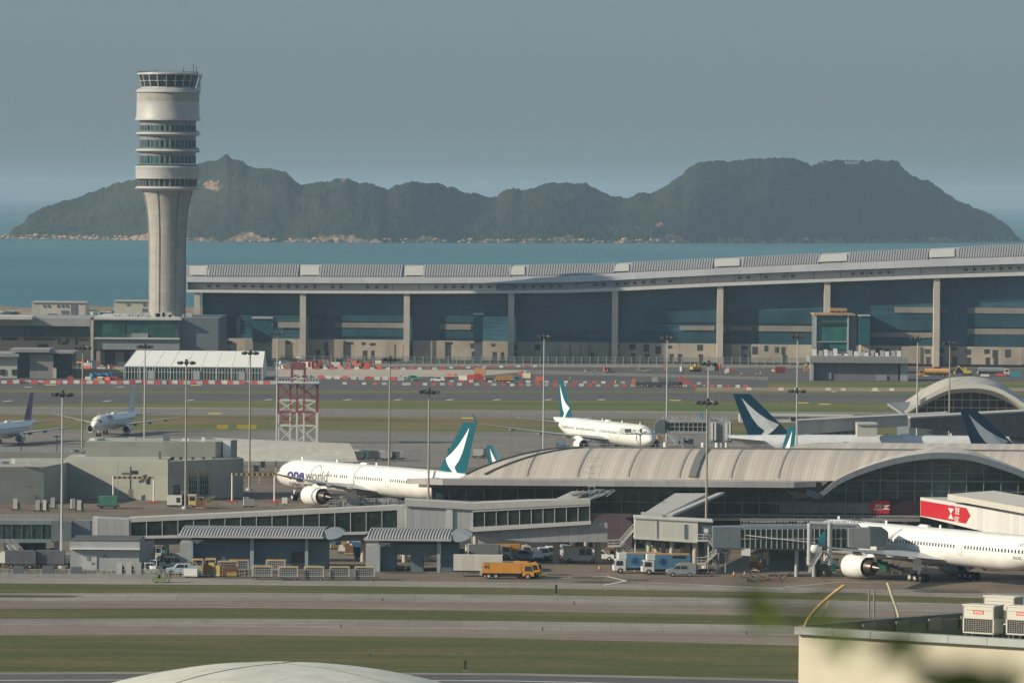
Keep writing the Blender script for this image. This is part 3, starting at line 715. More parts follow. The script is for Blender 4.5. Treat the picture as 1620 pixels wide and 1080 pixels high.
# green glass block with orange roof edge (1290-1355)
gt = thing('glass_block_building', 'green glass fronted block under construction with an orange edged roof and a hut on top', 'building', (Xat(1322, 2060), 2060, 0))
mb = W(); pbox(mb, 1289, 1354, 498, 560, 2060, 22, 0); mb.build('wall', GREYD, gt)
mb = W(); pbox(mb, 1291, 1341, 501, 552, 2059.6, .3); mb.build('glass_front', mat('block_glass', (.035, .15, .14), .2, var=.35, sc_=.3, pan=('wall', 1.7, 12, .35)), gt)
mb = W(); pbox(mb, 1340, 1342.5, 499, 558, 2059, 1); pbox(mb, 1289, 1291.5, 499, 558, 2059, 1); pbox(mb, 1289, 1342, 540, 541, 2059, 1); mb.build('frame', MULL, gt)
mb = W(); pbox(mb, 1292, 1339, 509, 513, 2059, .5); mb.build('louvre_band', DARK, gt)
rf = W(); pbox(rf, 1288, 1353, 496.5, 499, 2058.5, 24); rf = rf.build('roof', mat('orange_primer', (.38, .24, .13), .8, var=.3), gt)
mb = W(); pbox(mb, 1312, 1340, 488, 492, 2065, 8); 
for x in (1313, 1322, 1331, 1338): pbox(mb, x, x + 1, 491, 497, 2065, .4)
mb.build('hut', mat('orange_primer', (.5,.27,.12)), rf)
mb = W(); pbox(mb, 1293, 1302, 541, 552, 2058.8, .3); mb.build('doorway', DARK, gt)
# dark grey flat building (1282-1435, 562-602)
db = thing('substation_building', 'dark grey flat roofed building with plant on its roof beside the green field', 'building', (Xat(1358, 1985), 1985, 0))
DY = 1980
mb = W(); pbox(mb, 1286, 1421, 569, 602, DY + 1, 18, 0); mb.build('wall', mat('substation_wall', (.17, .17, .18), .7, var=.08, pan=('wall', 6, 12, .12)), db)
mb = W(); pbox(mb, 1281, 1436, 565, 574, DY - 1.5, 22); mb.build('roof', mat('substation_roof', (.25, .25, .25), .7), db)
mb = W(); pbox(mb, 1282, 1287, 573, 602, DY - 1, 4, 0); mb.build('end_pier', mat('pier_bluegrey', (.3, .33, .35), .7), db); mb = W(); pbox(mb, 1424, 1436, 573, 602, DY + 1, 14, 0); mb.build('end_pier', mat('pier_bluegrey', (.3, .33, .35), .7), db)
mb = W(); pbox(mb, 1308, 1315, 589, 600, DY + .7, .3); pbox(mb, 1386, 1403, 593, 602, DY + .7, .3); mb.build('door', GREYW, db)
for i in range(17):
    px = 1288 + i * 8.3 + r5.uniform(-2, 2); a = G(px, 566, DY + 6); hh = r5.uniform(1, 3)
    t_ = thing('roof_fan_unit', 'small %s plant unit in the row on the dark flat roof' % ('pale', 'grey')[i % 2], 'plant unit', (a.x, a.y, Zat(1358, 565, DY - 1.5)), 0, 'plant units on the dark flat roof')
    mb = MB(); mb.box(-.7, -.7, .2, .7, .7, hh); mb.build('casing', (WHITE, STEEL)[i % 2], t_)
    mb = MB(); mb.cyl((0, 0, hh), (0, 0, hh + .35), .4, n=8); mb.box(-.7, -.7, 0, .7, -.5, .2); mb.box(-.7, .5, 0, .7, .7, .2); mb.build('fan_cowl', DARK, t_)
# ---------------------------------------------------------------- aircraft
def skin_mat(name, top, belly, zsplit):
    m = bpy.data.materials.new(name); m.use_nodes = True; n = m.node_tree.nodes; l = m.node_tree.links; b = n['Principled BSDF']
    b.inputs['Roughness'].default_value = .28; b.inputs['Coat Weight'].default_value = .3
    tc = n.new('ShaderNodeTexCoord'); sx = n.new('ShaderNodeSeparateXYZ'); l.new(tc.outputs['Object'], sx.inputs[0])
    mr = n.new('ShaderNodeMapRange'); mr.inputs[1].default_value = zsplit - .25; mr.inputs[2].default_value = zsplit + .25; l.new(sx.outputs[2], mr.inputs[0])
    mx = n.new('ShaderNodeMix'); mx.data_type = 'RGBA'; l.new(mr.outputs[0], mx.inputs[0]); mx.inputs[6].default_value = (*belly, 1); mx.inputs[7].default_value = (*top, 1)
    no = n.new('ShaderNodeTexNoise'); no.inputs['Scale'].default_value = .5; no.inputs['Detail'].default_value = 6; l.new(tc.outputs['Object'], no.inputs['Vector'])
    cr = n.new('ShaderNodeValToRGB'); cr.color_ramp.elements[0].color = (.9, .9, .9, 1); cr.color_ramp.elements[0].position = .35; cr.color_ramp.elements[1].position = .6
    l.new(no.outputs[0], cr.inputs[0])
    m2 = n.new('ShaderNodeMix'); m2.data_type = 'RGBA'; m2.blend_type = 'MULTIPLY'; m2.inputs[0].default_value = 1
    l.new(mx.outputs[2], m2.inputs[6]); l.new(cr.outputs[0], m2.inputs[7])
    # frame joints round the barrel
    br = n.new('ShaderNodeMath'); br.operation = 'PINGPONG'; br.inputs[1].default_value = 2.9; l.new(sx.outputs[0], br.inputs[0])
    gt_ = n.new('ShaderNodeMath'); gt_.operation = 'GREATER_THAN'; gt_.inputs[1].default_value = .035; l.new(br.outputs[0], gt_.inputs[0])
    m3 = n.new('ShaderNodeMapRange'); m3.inputs[3].default_value = .8; l.new(gt_.outputs[0], m3.inputs[0])
    m4 = n.new('ShaderNodeMix'); m4.data_type = 'RGBA'; m4.blend_type = 'MULTIPLY'; m4.inputs[0].default_value = 1
    l.new(m2.outputs[2], m4.inputs[6]); l.new(m3.outputs[0], m4.inputs[7]); l.new(m4.outputs[2], b.inputs['Base Color'])
    return m
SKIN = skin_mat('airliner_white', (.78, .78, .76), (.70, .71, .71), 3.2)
SKIN_SHADE = skin_mat('airliner_white_shaded', (.60, .63, .66), (.42, .45, .5), 3.2)  # white skin darkened and blued: shade of the broadside widebodies put into the colour
TEAL = mat('tail_teal', (.0, .078, .115), .3, var=.05)
TEAL_SHADE = mat('tail_teal_shaded', (.0, .035, .075), .35, var=.08)  # fin teal with the shade it stands in painted into the colour
PURPLE = mat('tail_purple', (.09, .04, .17), .35, var=.1)
WINGM = mat('wing_grey', (.34, .36, .38), .35, var=.08, sc_=.8)
NACW = mat('nacelle_white', (.68, .69, .69), .3, var=.04)
HOT = mat('exhaust_metal', (.13, .11, .10), .35, metal=.8, var=.25, sc_=3)
TYRE = mat('tyre_rubber', (.015, .015, .016), .8)
HUB = mat('wheel_hub', (.45, .45, .45), .5)
NAVY = mat('lettering_navy', (.05, .03, .20), .4)
GREYT = mat('lettering_grey', (.13, .13, .15), .5)
DOORL = mat('door_outline', (.42, .44, .45), .5)
BIRD = mat('brush_white', (.78, .78, .77), .4, var=.03)

def airliner(name, label, nose, fwd, L, D, zc, span, sweep_le, root_x, root_c, kink, tip_c, tipz, eng, fin, gear, mats, group='airliners parked and taxiing', tailz=None,
             wl='rake', text=None, win=True, bird=True, doors=None, tipcol=None):
    """local frame: nose at +L/2 on the X axis, port = +Y.  distances aft of the nose are given in metres"""
    fx, fy = fwd; k = math.hypot(fx, fy); fx /= k; fy /= k
    base = (nose[0] - fx * L / 2, nose[1] - fy * L / 2, 0)
    t = thing(name, label, 'airliner', base, math.atan2(fy, fx), group)
    skin, tailm, logo = mats
    r = D / 2; T = Matrix.Translation((L / 2, 0, 0))
    def fus_at(d):      # distance aft -> radius, centre
        un = 1.45 * D; ut = L - 3.0 * D
        if d < un:
            u = d / un; rr = r * (max(0, 1 - (1 - u) ** 2.15)) ** .62; z = zc - .13 * D * (1 - u) ** 1.7
        elif d > ut:
            v = (d - ut) / (L - ut); rr = r * (1 - .9 * v ** 1.55); z = zc + (r - rr) * .86
        else: rr, z = r, zc
        return rr, z
    n = 32; rings = []
    ds = [0.001, .12, .35, .8, 1.4, 2.2, 3.2, 4.4, 5.8, 7.2, 8.8]
    x = 10.5
    while x < L: ds.append(x); x += 1.6
    ds.append(L)
    for d in ds:
        rr, z = fus_at(d); rings.append([(-d, rr * math.sin(i * 2 * math.pi / n), z + rr * math.cos(i * 2 * math.pi / n)) for i in range(n)])
    body = MB(T=T).loft(rings); fus = body.build('fuselage', skin, t, smooth=50)
    # belly fairing
    mb = MB(T=T); rings = []
    wx = root_x
    for i in range(9):
        u = i / 8; d = wx - 3 + (root_c + 7) * u; s_ = math.sin(math.pi * (.04 + .92 * u)) ** .6
        rings.append([(-d, r * 1.02 * s_ * math.cos(a * math.pi / 8), zc - r * .42 - (r * .72) * s_ * math.sin(a * math.pi / 8)) for a in range(9)] )
    mb.loft(rings, closed=False, cap=False); mb.build('belly_fairing', skin, t, smooth=60, fix=False)
    sides = (1, -1)
    if win:
        zw = zc + .16 * r; vs_ = 1 if (fx * -1 < 0) == False else -1
        vs_ = 1 if -(-fy) * 0 + (fx) * 1 < 0 else -1     # side turned to the camera: port when flying left
        far = MB(T=T)
        for (a, b_) in win:
            x = a
            while x < b_:
                for s_ in sides:
                    def q(xx, zz): rr, z0 = fus_at(xx); y = math.sqrt(max(.01, (rr + .03) ** 2 - (zz - z0) ** 2)); return (-xx, s_ * y, zz)
                    mb = MB(T=T) if s_ == vs_ else far
                    mb.quad(q(x - .17, zw - .28), q(x + .17, zw - .28), q(x + .17, zw + .3), q(x - .17, zw + .3))
                    if s_ == vs_: mb.build('window', GLASSD, fus, fix=False)
                x += .8
        w_ = far.build('window_row', GLASSD, fus, fix=False); w_['kind'] = 'stuff'
    # cockpit glazing
    mb = MB(T=T)
    for s_ in sides:
        for (d0, d1, a0, a1) in ((2.0*D/6.2, 2.8*D/6.2, 20, 42), (2.3*D/6.2, 3.3*D/6.2, 45, 62), (2.6*D/6.2, 3.7*D/6.2, 64, 74)):
            pts = []
            for d, a in ((d0, a0), (d0 + .15, a1), (d1 + .1, a1), (d1 - .1, a0)):
                rr, z = fus_at(d); a = R(a); pts.append((-d, s_ * (rr + .03) * math.sin(a), z + (rr + .03) * math.cos(a)))
            mb.quad(*pts)
    mb.build('cockpit_window', GLASSD, fus, fix=False)
    # doors
    for d in (doors or ((4.9, L * .235, L * .445, L * .615, L * .83) if D > 5 else (4.0, L * .83))):
        for s_ in sides:
            mb = MB(T=T); z0, z1 = zc - .28 * r, zc + .38 * r; ww = .55
            def q(xx, zz): rr, zq = fus_at(xx); y = math.sqrt(max(.01, (rr + .035) ** 2 - (zz - zq) ** 2)); return (-xx, s_ * y, zz)
            for (xa, xb, za, zb) in ((d-ww, d+ww, z1-.07, z1), (d-ww, d+ww, z0, z0+.07), (d-ww, d-ww+.07, z0, z1), (d+ww-.07, d+ww, z0, z1)):
                kz = 4
                for i in range(kz): mb.quad(q(xa, za+(zb-za)*i/kz), q(xb, za+(zb-za)*i/kz), q(xb, za+(zb-za)*(i+1)/kz), q(xa, za+(zb-za)*(i+1)/kz))
            mb.build('door', DOORL, fus, fix=False)
    # wings
    def foil(x, y, z, c, th, s_):
        pts = []
        for u, zt, zb in ((0, 0, 0), (.05, .45, -.35), (.2, .85, -.6), (.4, 1, -.62), (.65, .72, -.3), (1, .05, -.03)):
            pts.append((u, zt, zb))
        up = [(-(x + u * c), s_ * y, z + zt * th * c * .55 - u * c * .03) for u, zt, zb in pts]
        dn = [(-(x + u * c), s_ * y, z + zb * th * c * .55 - u * c * .03) for u, zt, zb in reversed(pts[1:-1])]
        return up + dn
    half = span / 2; ky, kc = kink
    lex = lambda y: root_x + (y - r * .6) * sweep_le
    for s_ in sides:
        mb = MB(T=T); zr_ = zc - .55 * r
        def zz(y): u = (y - r * .6) / (half - r * .6); return zr_ + (tipz - zr_) * (u * .75 + .25 * u * u)
        secs = [foil(root_x - .6, r * .3, zr_, root_c + 1, .13, s_), foil(root_x, r * .9, zz(r * .9), root_c, .13, s_), foil(lex(ky), ky, zz(ky), kc, .11, s_)]
        for y in (ky + (half - ky) * .35, ky + (half - ky) * .7):
            u = (y - ky) / (half - ky); secs.append(foil(lex(y), y, zz(y), kc + (tip_c - kc) * u, .10, s_))
        if wl == 'rake': secs += [foil(lex(half - 2.6), half - 2.6, zz(half - 2.6), tip_c * 1.1, .09, s_), foil(lex(half) + 2.2, half, zz(half), .5, .08, s_)]
        else: secs += [foil(lex(half), half, tipz, tip_c, .09, s_)]
        mb.loft(secs); wg = mb.build('wing', WINGM if skin is not SKIN_SHADE else WINGM, t, smooth=45)
        if wl in ('curl', 'cant'):
            mb = MB(T=T)
            def wf(dx, dy, dz, c): # section of a winglet standing on the tip
                x0 = lex(half) + dx; yy = half + dy; th = .10 * c
                return [(-(x0), s_*yy, tipz+dz), (-(x0 + c*.4), s_*(yy + th*.5), tipz+dz - th*.2), (-(x0 + c), s_*yy, tipz+dz), (-(x0 + c*.4), s_*(yy - th*.5), tipz+dz + th*.2)]
            if wl == 'curl': mb.loft([wf(0, 0, 0, tip_c), wf(.5, .8, .35, tip_c*.9), wf(1.2, 1.25, 1.1, tip_c*.72), wf(2.1, 1.45, 2.0, tip_c*.5), wf(3.0, 1.5, 2.7, .35)])
            else: mb.loft([wf(0, 0, 0, tip_c), wf(.35, .25, .5, tip_c*.85), wf(1.5, .8, 2.3, tip_c*.45)])
            mb.build('winglet', tipcol or tailm, wg, smooth=50)
        for yf in (.30, .5, .72):
            y = half * yf; c = kc * (1.25 - yf); xq = lex(y) + c * .55
            MB(T=T).lathe([(.02, 0), (.28, -.6), (.34, -1.6), (.25, -2.8), (.02, -c * .55 - 2.0)], 8, (-xq, s_ * y, zz(y) - .42), 'X').build('flap_fairing', WINGM, wg, smooth=60)
        # engine
        ed, er, el, ey = eng       # intake distance aft, radius, length, lateral
        ez = zz(ey) - er * 1.16 - (.25 if D > 5 else .1)
        mb = MB(T=T); c0 = (-ed, s_ * ey, ez)
        mb.lathe([(er*.80, -.9), (er*.82, -.35), (er*.88, -.08), (er*.95, 0), (er*.99, -.3), (er*1.03, -el*.25), (er, -el*.5), (er*.86, -el*.72), (er*.84, -el*.725), (er*.8, -el*.6), (er*.6, -el*.5)], 28, c0, 'X')
        eo = mb.build('engine', NACW, t, smooth=60, fix=True)
        mb = MB(T=T); mb.lathe([(0.01, -.5), (er*.22, -.8), (er*.3, -.95), (er*.82, -1.0), (er*.82, -1.1)], 24, c0, 'X')
        mb.build('fan', DARK, eo, smooth=40)
        mb = MB(T=T); mb.lathe([(er*.66, -el*.5), (er*.62, -el*.78), (er*.46, -el*.95), (er*.42, -el*.95), (er*.3, -el*.9), (er*.26, -el*1.0), (.02, -el*1.17)], 20, c0, 'X')
        mb.build('exhaust_cone', HOT, eo, smooth=50)
        mb = MB(T=T); x0 = ed + el * .2
        mb.loft([[(-x0, s_*ey - .05, ez + er*.98), (-x0, s_*ey + .05, ez + er*.98), (-x0 - .1, s_*ey + .05, ez + er*1.08), (-x0 - .1, s_*ey - .05, ez + er*1.08)],
                 [(-x0 - el*.4, s_*ey - .25, ez + er*.75), (-x0 - el*.4, s_*ey + .25, ez + er*.75), (-x0 - el*.4, s_*ey + .2, zz(ey) + .25), (-x0 - el*.4, s_*ey - .2, zz(ey) + .25)],
                 [(-x0 - el*1.05, s_*ey - .1, zz(ey) - .55), (-x0 - el*1.05, s_*ey + .1, zz(ey) - .55), (-x0 - el*1.05, s_*ey + .1, zz(ey) - .1), (-x0 - el*1.05, s_*ey - .1, zz(ey) - .1)]])
        mb.build('pylon', NACW, eo)
        # tailplane
        mb = MB(T=T); sp = half * .33; zt_ = zc + r * .42
        mb.loft([foil(L - 9.4*D/6.2 - 0.5, r * .15, zt_, 6.6*D/6.2, .09, s_), foil(L - 9.4*D/6.2 + sp*.78, sp, zt_ + sp * .11, 2.0*D/6.2, .08, s_)])
        mb.build('tailplane', WINGM, t, smooth=45)
    # fin: root leading edge, root trailing, tip leading, tip trailing (distance aft, height)
    (rl, rt, tl, tt, ft) = fin; zb = zc + r * .55
    mb = MB(T=T)
    def fs(xl, xt, z, th): return [(-xl, 0, z), (-(xl + (xt-xl)*.3), th, z), (-xt, .02, z), (-xt, -.02, z), (-(xl + (xt-xl)*.3), -th, z)]
    zt = ft
    zmid = zc + r + .1; um = (zmid - zb) / (zt - zb)
    mb.loft([fs(rl, rt, zb, .38), fs(tl, tt, zt, .16)])
    fo = mb.build('tail_fin', tailm, t, smooth=40)
    if bird:
        for s_ in sides:
            mb = MB(T=T)
            def fp(u, v):     # u chord fraction, v height fraction
                xl = rl + (tl - rl) * v; xt = rt + (tt - rt) * v; x = xl + (xt - xl) * u
                th = (.38 + (.16 - .38) * v) * (u / .3 if u < .3 else (1 - u) / .7) + .05
                return (-x, s_ * th, zb + (zt - zb) * v)
            Lf = [(.045,.70),(.17,.42),(.34,.05),(.45,.24),(.58,.38),(.74,.50),(.90,.62)]
            Rt = [(.045,.80),(.20,.55),(.31,.64),(.48,.68),(.68,.67),(.90,.64)]
            def pv_(A, v):
                for (v0, u0), (v1, u1) in zip(A, A[1:]):
                    if v <= v1: return u0 + (u1 - u0) * (v - v0) / (v1 - v0)
                return A[-1][1]
            NR, NC = 26, 6
            for i in range(NR):
                va = .045 + .855 * i / NR; vb = .045 + .855 * (i + 1) / NR
                for j in range(NC):
                    g_ = lambda v, t: pv_(Lf, v) + (pv_(Rt, v) - pv_(Lf, v)) * t
                    mb.quad(fp(g_(va, j/NC), va), fp(g_(va, (j+1)/NC), va), fp(g_(vb, (j+1)/NC), vb), fp(g_(vb, j/NC), vb))
            mb.build('brush_wing', logo, fo, fix=False)
    # landing gear
    nd, md, track, nax = gear
    wr = .62 if D > 5 else .5; wr *= 1.08 if nax == 3 else 1
    def wheelset(g, xs_, y, wdt):
        for xx in xs_:
            for sy in (-1, 1):
                mb = MB(T=T); yy = y + sy * wdt; mb.cyl((-xx, yy - .2, wr), (-xx, yy + .2, wr), wr, n=18); wh = mb.build('wheel', TYRE, g, smooth=40)
                mb = MB(T=T); yo = yy + sy * .21; mb.cyl((-xx, yo - .02, wr), (-xx, yo + .02, wr), wr * .5, n=12)
                # hubs belong to the wheels' gear
                mb.build('wheel_hub', HUB, g)
    g = MB(T=T); g.cyl((-nd, 0, wr), (-nd, 0, zc - r * .8), .16, n=8); g.bar((-nd, 0, 1.6), (-nd - 1.6, 0, zc - r * .8), .14); g = g.build('nose_gear', NACW, t)
    wheelset(g, [nd], 0, .36)
    for s_ in sides:
        y = s_ * track; mb = MB(T=T); mb.cyl((-md, y, wr), (-md, y * .9, zc - r * .45), .26, n=10); mb.bar((-md, y, 1.4), (-md - .2, y * .5, zc - r * .7), .2)
        if D > 5: mb.box(-md - 1.1, y * 1.06 - .06, 1.9, -md + 1.1, y * 1.06 + .06, zc - r * .55)
        off = {1: [0], 2: [-.75, .75], 3: [-1.45, 0, 1.45]}[nax]
        if nax > 1: mb.bar((-md + off[0] , y, wr), (-md + off[-1], y, wr), .25)
        gg = mb.build('main_gear', NACW, t); wheelset(gg, [md + o_ for o_ in off], y, .62 if D > 5 else .4)
    mb = MB(T=T)
    for d in (L * .12, L * .3, L * .5): mb = MB(T=T); mb.box(-d - .3, -.04, zc + r - .05, -d + .2, .04, zc + r + .5); mb.build('aerial', NACW, fus)
    mb = MB(T=T)
    mb.add([(-L*.44 - 1.6, -.45, zc + r - .02), (-L*.44 + 1.2, -.45, zc + r - .02), (-L*.44 + .6, -.25, zc + r + .35), (-L*.44 - 1.3, -.25, zc + r + .3), (-L*.44 - 1.6, .45, zc + r - .02), (-L*.44 + 1.2, .45, zc + r - .02), (-L*.44 + .6, .25, zc + r + .35), (-L*.44 - 1.3, .25, zc + r + .3)],
           [(0,1,2,3), (4,5,6,7), (3,2,6,7), (1,5,6,2), (0,3,7,4)])
    mb.build('antenna_dome', NACW, fus)
    if text:
        for (txt, side, d0, z0, h, bold, shear, sx, m_) in text:
            mb = MB(T=T)
            def fn(u, v, side=side, d0=d0, z0=z0):
                d = d0 + u if side > 0 else d0 - u; rr, zq = fus_at(d); z = z0 + v
                return (-d, side * math.sqrt(max(.02, (rr + .045) ** 2 - (z - zq) ** 2)), z)
            text_into(mb, fit_text(txt, h, bold, shear, sx), fn, .35); mb.build('lettering', m_, fus, fix=False)
    return t, fus, T, fus_at
def fit_text(txt, h, bold, shear, sx):
    bm = text_bm(txt, h, bold, shear, 1.0)
    if sx < 0:
        xs_ = [v.co.x for v in bm.verts]; k = -sx / (max(xs_) - min(xs_))
    else: k = sx
    for v in bm.verts: v.co.x *= k
    return bm
def gpos(px, Y): return (Xat(px, Y, 750), Y)
W777 = dict(L=73.9, D=6.2, zc=5.6, span=64.8, sweep_le=.64, root_x=27, root_c=13.6, kink=(10.5, 8.6), tip_c=2.6, tipz=8.4)
TF777 = (58.6, 69.0, 68.3, 73.0, 18.6)
# white widebody with purple lettering, mid left
txt = [('one', 1, 7.9, 4.75, 2.2, .1, .15, -6.5, NAVY), ('world', 1, 14.8, 4.75, 2.2, .01, .15, -8.6, GREYT), ('CATHAY PACIFIC', 1, 8.0, 3.3, .75, .02, 0, -9.5, GREYT)]
n0 = (-48.4, 1187)
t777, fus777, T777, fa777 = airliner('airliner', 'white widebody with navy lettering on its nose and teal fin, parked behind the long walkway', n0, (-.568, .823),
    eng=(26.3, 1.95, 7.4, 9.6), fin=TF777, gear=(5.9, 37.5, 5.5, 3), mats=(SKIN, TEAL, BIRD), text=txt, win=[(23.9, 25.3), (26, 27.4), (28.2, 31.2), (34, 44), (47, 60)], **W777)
# thin ring standing in for the round letter
mb = MB(T=T777)
for i in range(40):
    a0, a1 = i * math.pi / 20, (i + 1) * math.pi / 20; pts = []
    for a, rr_ in ((a0, 1.95), (a1, 1.95), (a1, 1.83), (a0, 1.83)):
        d = 19.0 + rr_ * .95 * math.cos(a); z = 6.0 + rr_ * math.sin(a)
        rr, zq = fa777(d); pts.append((-d, math.sqrt(max(.02, (rr + .05) ** 2 - (z - zq) ** 2)), z))
    mb.quad(*pts)
mb.build('lettering_ring', GREYT, fus777, fix=False)
# near right widebody
txt = [('B-LXL', 1, 59.6, 4.9, .5, 0, 0, 1, GREYT), ('CATHAY', 1, 60.4, 7.05, .5, 0, 0, 1, GREYT)]
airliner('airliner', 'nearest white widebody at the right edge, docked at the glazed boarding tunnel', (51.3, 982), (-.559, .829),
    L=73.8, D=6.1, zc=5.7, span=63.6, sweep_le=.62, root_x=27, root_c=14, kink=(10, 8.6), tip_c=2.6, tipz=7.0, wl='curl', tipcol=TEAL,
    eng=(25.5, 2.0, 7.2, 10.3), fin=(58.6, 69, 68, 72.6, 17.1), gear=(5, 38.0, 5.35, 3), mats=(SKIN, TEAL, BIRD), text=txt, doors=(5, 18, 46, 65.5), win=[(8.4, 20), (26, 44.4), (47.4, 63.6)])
# twin with nose to the right in the middle distance
txt = [('CATHAY PACIFIC', -1, 14.5, 6.0, .9, .01, 0, 1.0, GREYT)]
A330 = dict(L=63.7, D=5.64, zc=5.2, span=60.3, sweep_le=.6, root_x=22, root_c=11, kink=(9.5, 7.2), tip_c=2.3, tipz=7.2)
a330 = airliner('airliner', 'white twin with a teal fin parked beyond the curved roof, its nose pointing right', (34.3, 1383), (.367, -.93),
    eng=(20.5, 1.55, 5.9, 9.4), fin=(50.3, 59.8, 58.2, 61.6, 17.0), gear=(6.7, 32, 5.2, 2), mats=(SKIN, TEAL, BIRD), text=txt, wl='cant', win=[(9, 14), (15.5, 27), (30, 42), (44, 52)], **A330)[0]
# shaded widebodies broadside behind the terminal
xa = Xat(1153, 1323, 640)
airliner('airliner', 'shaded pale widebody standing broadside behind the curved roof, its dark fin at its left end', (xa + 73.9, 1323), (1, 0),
    eng=(26, 1.9, 7, 9.6), fin=(58.0, 69.0, 69.0, 73.0, 18.0), gear=(5.9, 37.5, 5.5, 3), mats=(SKIN_SHADE, TEAL_SHADE, mat('shaded_brush', (.55,.6,.62))), win=[], **W777)
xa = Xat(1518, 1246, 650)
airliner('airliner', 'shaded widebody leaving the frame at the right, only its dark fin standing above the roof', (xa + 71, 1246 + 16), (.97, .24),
    eng=(26, 1.9, 7, 9.6), fin=(57.5, 69.5, 69.5, 73.2, 17.6), gear=(5.9, 37.5, 5.5, 3), mats=(SKIN_SHADE, TEAL_SHADE, mat('shaded_brush', (.55,.6,.62))), win=[], **W777)
# two narrowbodies whose teal fins top out above the roof
NB = dict(L=39.5, D=3.95, zc=3.6, span=35.8, sweep_le=.55, root_x=13.4, root_c=7.4, kink=(5.2, 4.6), tip_c=1.5, tipz=5.0)
for px, Y, sg, lab in ((1238, 1215, -1, 'airliner showing only its teal fin above the roof beside the dark tailed widebody'), (776, 1175, 1, 'airliner showing only a small teal fin top behind the left end of the curved roof')):
    xt = Xat(px, Y, 700); zt = Zat(px, 673.5 if px > 1000 else 704, Y)
    airliner('airliner', lab, (xt + sg * 27.5, Y - 24.5) if sg > 0 else (xt - 20, Y + 27), (sg * .75, -.66) if sg > 0 else (-.6, .8), eng=(12, .95, 3.9, 4.9), fin=(30.5, 36.6, 35.4, 37.8, zt), gear=(4, 19.8, 2.86, 1), mats=(SKIN, TEAL, BIRD), win=[(6, 30)], wl='rake', **NB)
# two narrowbodies taxiing on the far left
PINK = mat('lettering_rose', (.30, .16, .30), .5)
airliner('airliner', 'white twin jet taxiing towards the camera between two light masts, nose gear in view', (-108.5, 1478), (-.22, -.975),
    eng=(12.3, 1.05, 3.9, 4.9), fin=(30.0, 36.4, 35.6, 38.2, 12.3), gear=(4, 19.8, 2.86, 1), mats=(SKIN, SKIN_SHADE, BIRD), bird=False, wl='cant', tipcol=WHITE,
    text=[('AIRWAYS', 1, 6.6, 4.3, 1.1, .03, .2, .8, PINK)], win=[(6, 32)], **NB)
airliner('airliner', 'twin jet with a purple fin cut off by the left edge of the picture', (-131.5, 1418), (-.24, -.97),
    eng=(12.3, 1.05, 3.9, 4.9), fin=(30.0, 36.4, 35.6, 38.2, 12.3), gear=(4, 19.8, 2.86, 1), mats=(SKIN, PURPLE, BIRD), bird=False, wl='rake', win=[(6, 32)], **NB)
# ---------------------------------------------------------------- curved roof terminal
FY = 1030.0
RIB = mat('terminal_roof', (.37, .335, .29), .5, var=.10, sc_=.12)
def rib_mat(name, col, pitch, dark):
    """standing seams drawn by object X, broad weather bands on top"""
    m = bpy.data.materials.new(name); m.use_nodes = True; n = m.node_tree.nodes; l = m.node_tree.links; b = n['Principled BSDF']
    b.inputs['Roughness'].default_value = .5; tc = n.new('ShaderNodeTexCoord'); sx = n.new('ShaderNodeSeparateXYZ'); l.new(tc.outputs['Object'], sx.inputs[0])
    ml_ = n.new('ShaderNodeMath'); ml_.operation = 'MULTIPLY_ADD'; ml_.inputs[1].default_value = .16; l.new(sx.outputs[1], ml_.inputs[0]); 
    sb = n.new('ShaderNodeMath'); sb.operation = 'SUBTRACT'; l.new(sx.outputs[0], ml_.inputs[2]) ; sb = ml_
    ml_.inputs[1].default_value = -.16
    pp = n.new('ShaderNodeMath'); pp.operation = 'PINGPONG'; pp.inputs[1].default_value = pitch / 2; l.new(sb.outputs[0], pp.inputs[0])
    mr = n.new('ShaderNodeMapRange'); mr.inputs[1].default_value = 0; mr.inputs[2].default_value = pitch * .22; mr.inputs[3].default_value = dark; mr.inputs[4].default_value = 1; l.new(pp.outputs[0], mr.inputs[0])
    cb = n.new('ShaderNodeCombineXYZ'); l.new(sb.outputs[0], cb.inputs[0]); cb.inputs[1].default_value = .3
    n1 = n.new('ShaderNodeTexNoise'); n1.inputs['Scale'].default_value = .55; n1.inputs['Detail'].default_value = 5; l.new(cb.outputs[0], n1.inputs['Vector'])
    n2 = n.new('ShaderNodeTexNoise'); n2.inputs['Scale'].default_value = .15; n2.inputs['Detail'].default_value = 6; l.new(tc.outputs['Object'], n2.inputs['Vector'])
    c = Vector(col); r1 = n.new('ShaderNodeValToRGB'); r1.color_ramp.elements[0].position = .35; r1.color_ramp.elements[1].position = .65
    r1.color_ramp.elements[0].color = (*(c * .78), 1); r1.color_ramp.elements[1].color = (*(c * 1.12), 1); l.new(n1.outputs[0], r1.inputs[0])
    r2 = n.new('ShaderNodeValToRGB'); r2.color_ramp.elements[0].color = (.88,)*3 + (1,); l.new(n2.outputs[0], r2.inputs[0])
    a = n.new('ShaderNodeMix'); a.data_type = 'RGBA'; a.blend_type = 'MULTIPLY'; a.inputs[0].default_value = 1; l.new(r1.outputs[0], a.inputs[6]); l.new(r2.outputs[0], a.inputs[7])
    q = n.new('ShaderNodeMix'); q.data_type = 'RGBA'; q.blend_type = 'MULTIPLY'; q.inputs[0].default_value = 1; l.new(a.outputs[2], q.inputs[6]); l.new(mr.outputs[0], q.inputs[7])
    l.new(q.outputs[2], b.inputs['Base Color']); return m
RIBM = rib_mat('standing_seam_roof', (.58, .52, .45), .62, .82)
EAVE = mat('eave_grey', (.42, .41, .40), .5, var=.06, pan=('roof', 3.1, 50, .25))
SOFF = mat('soffit_grey', (.26, .265, .27), .6)
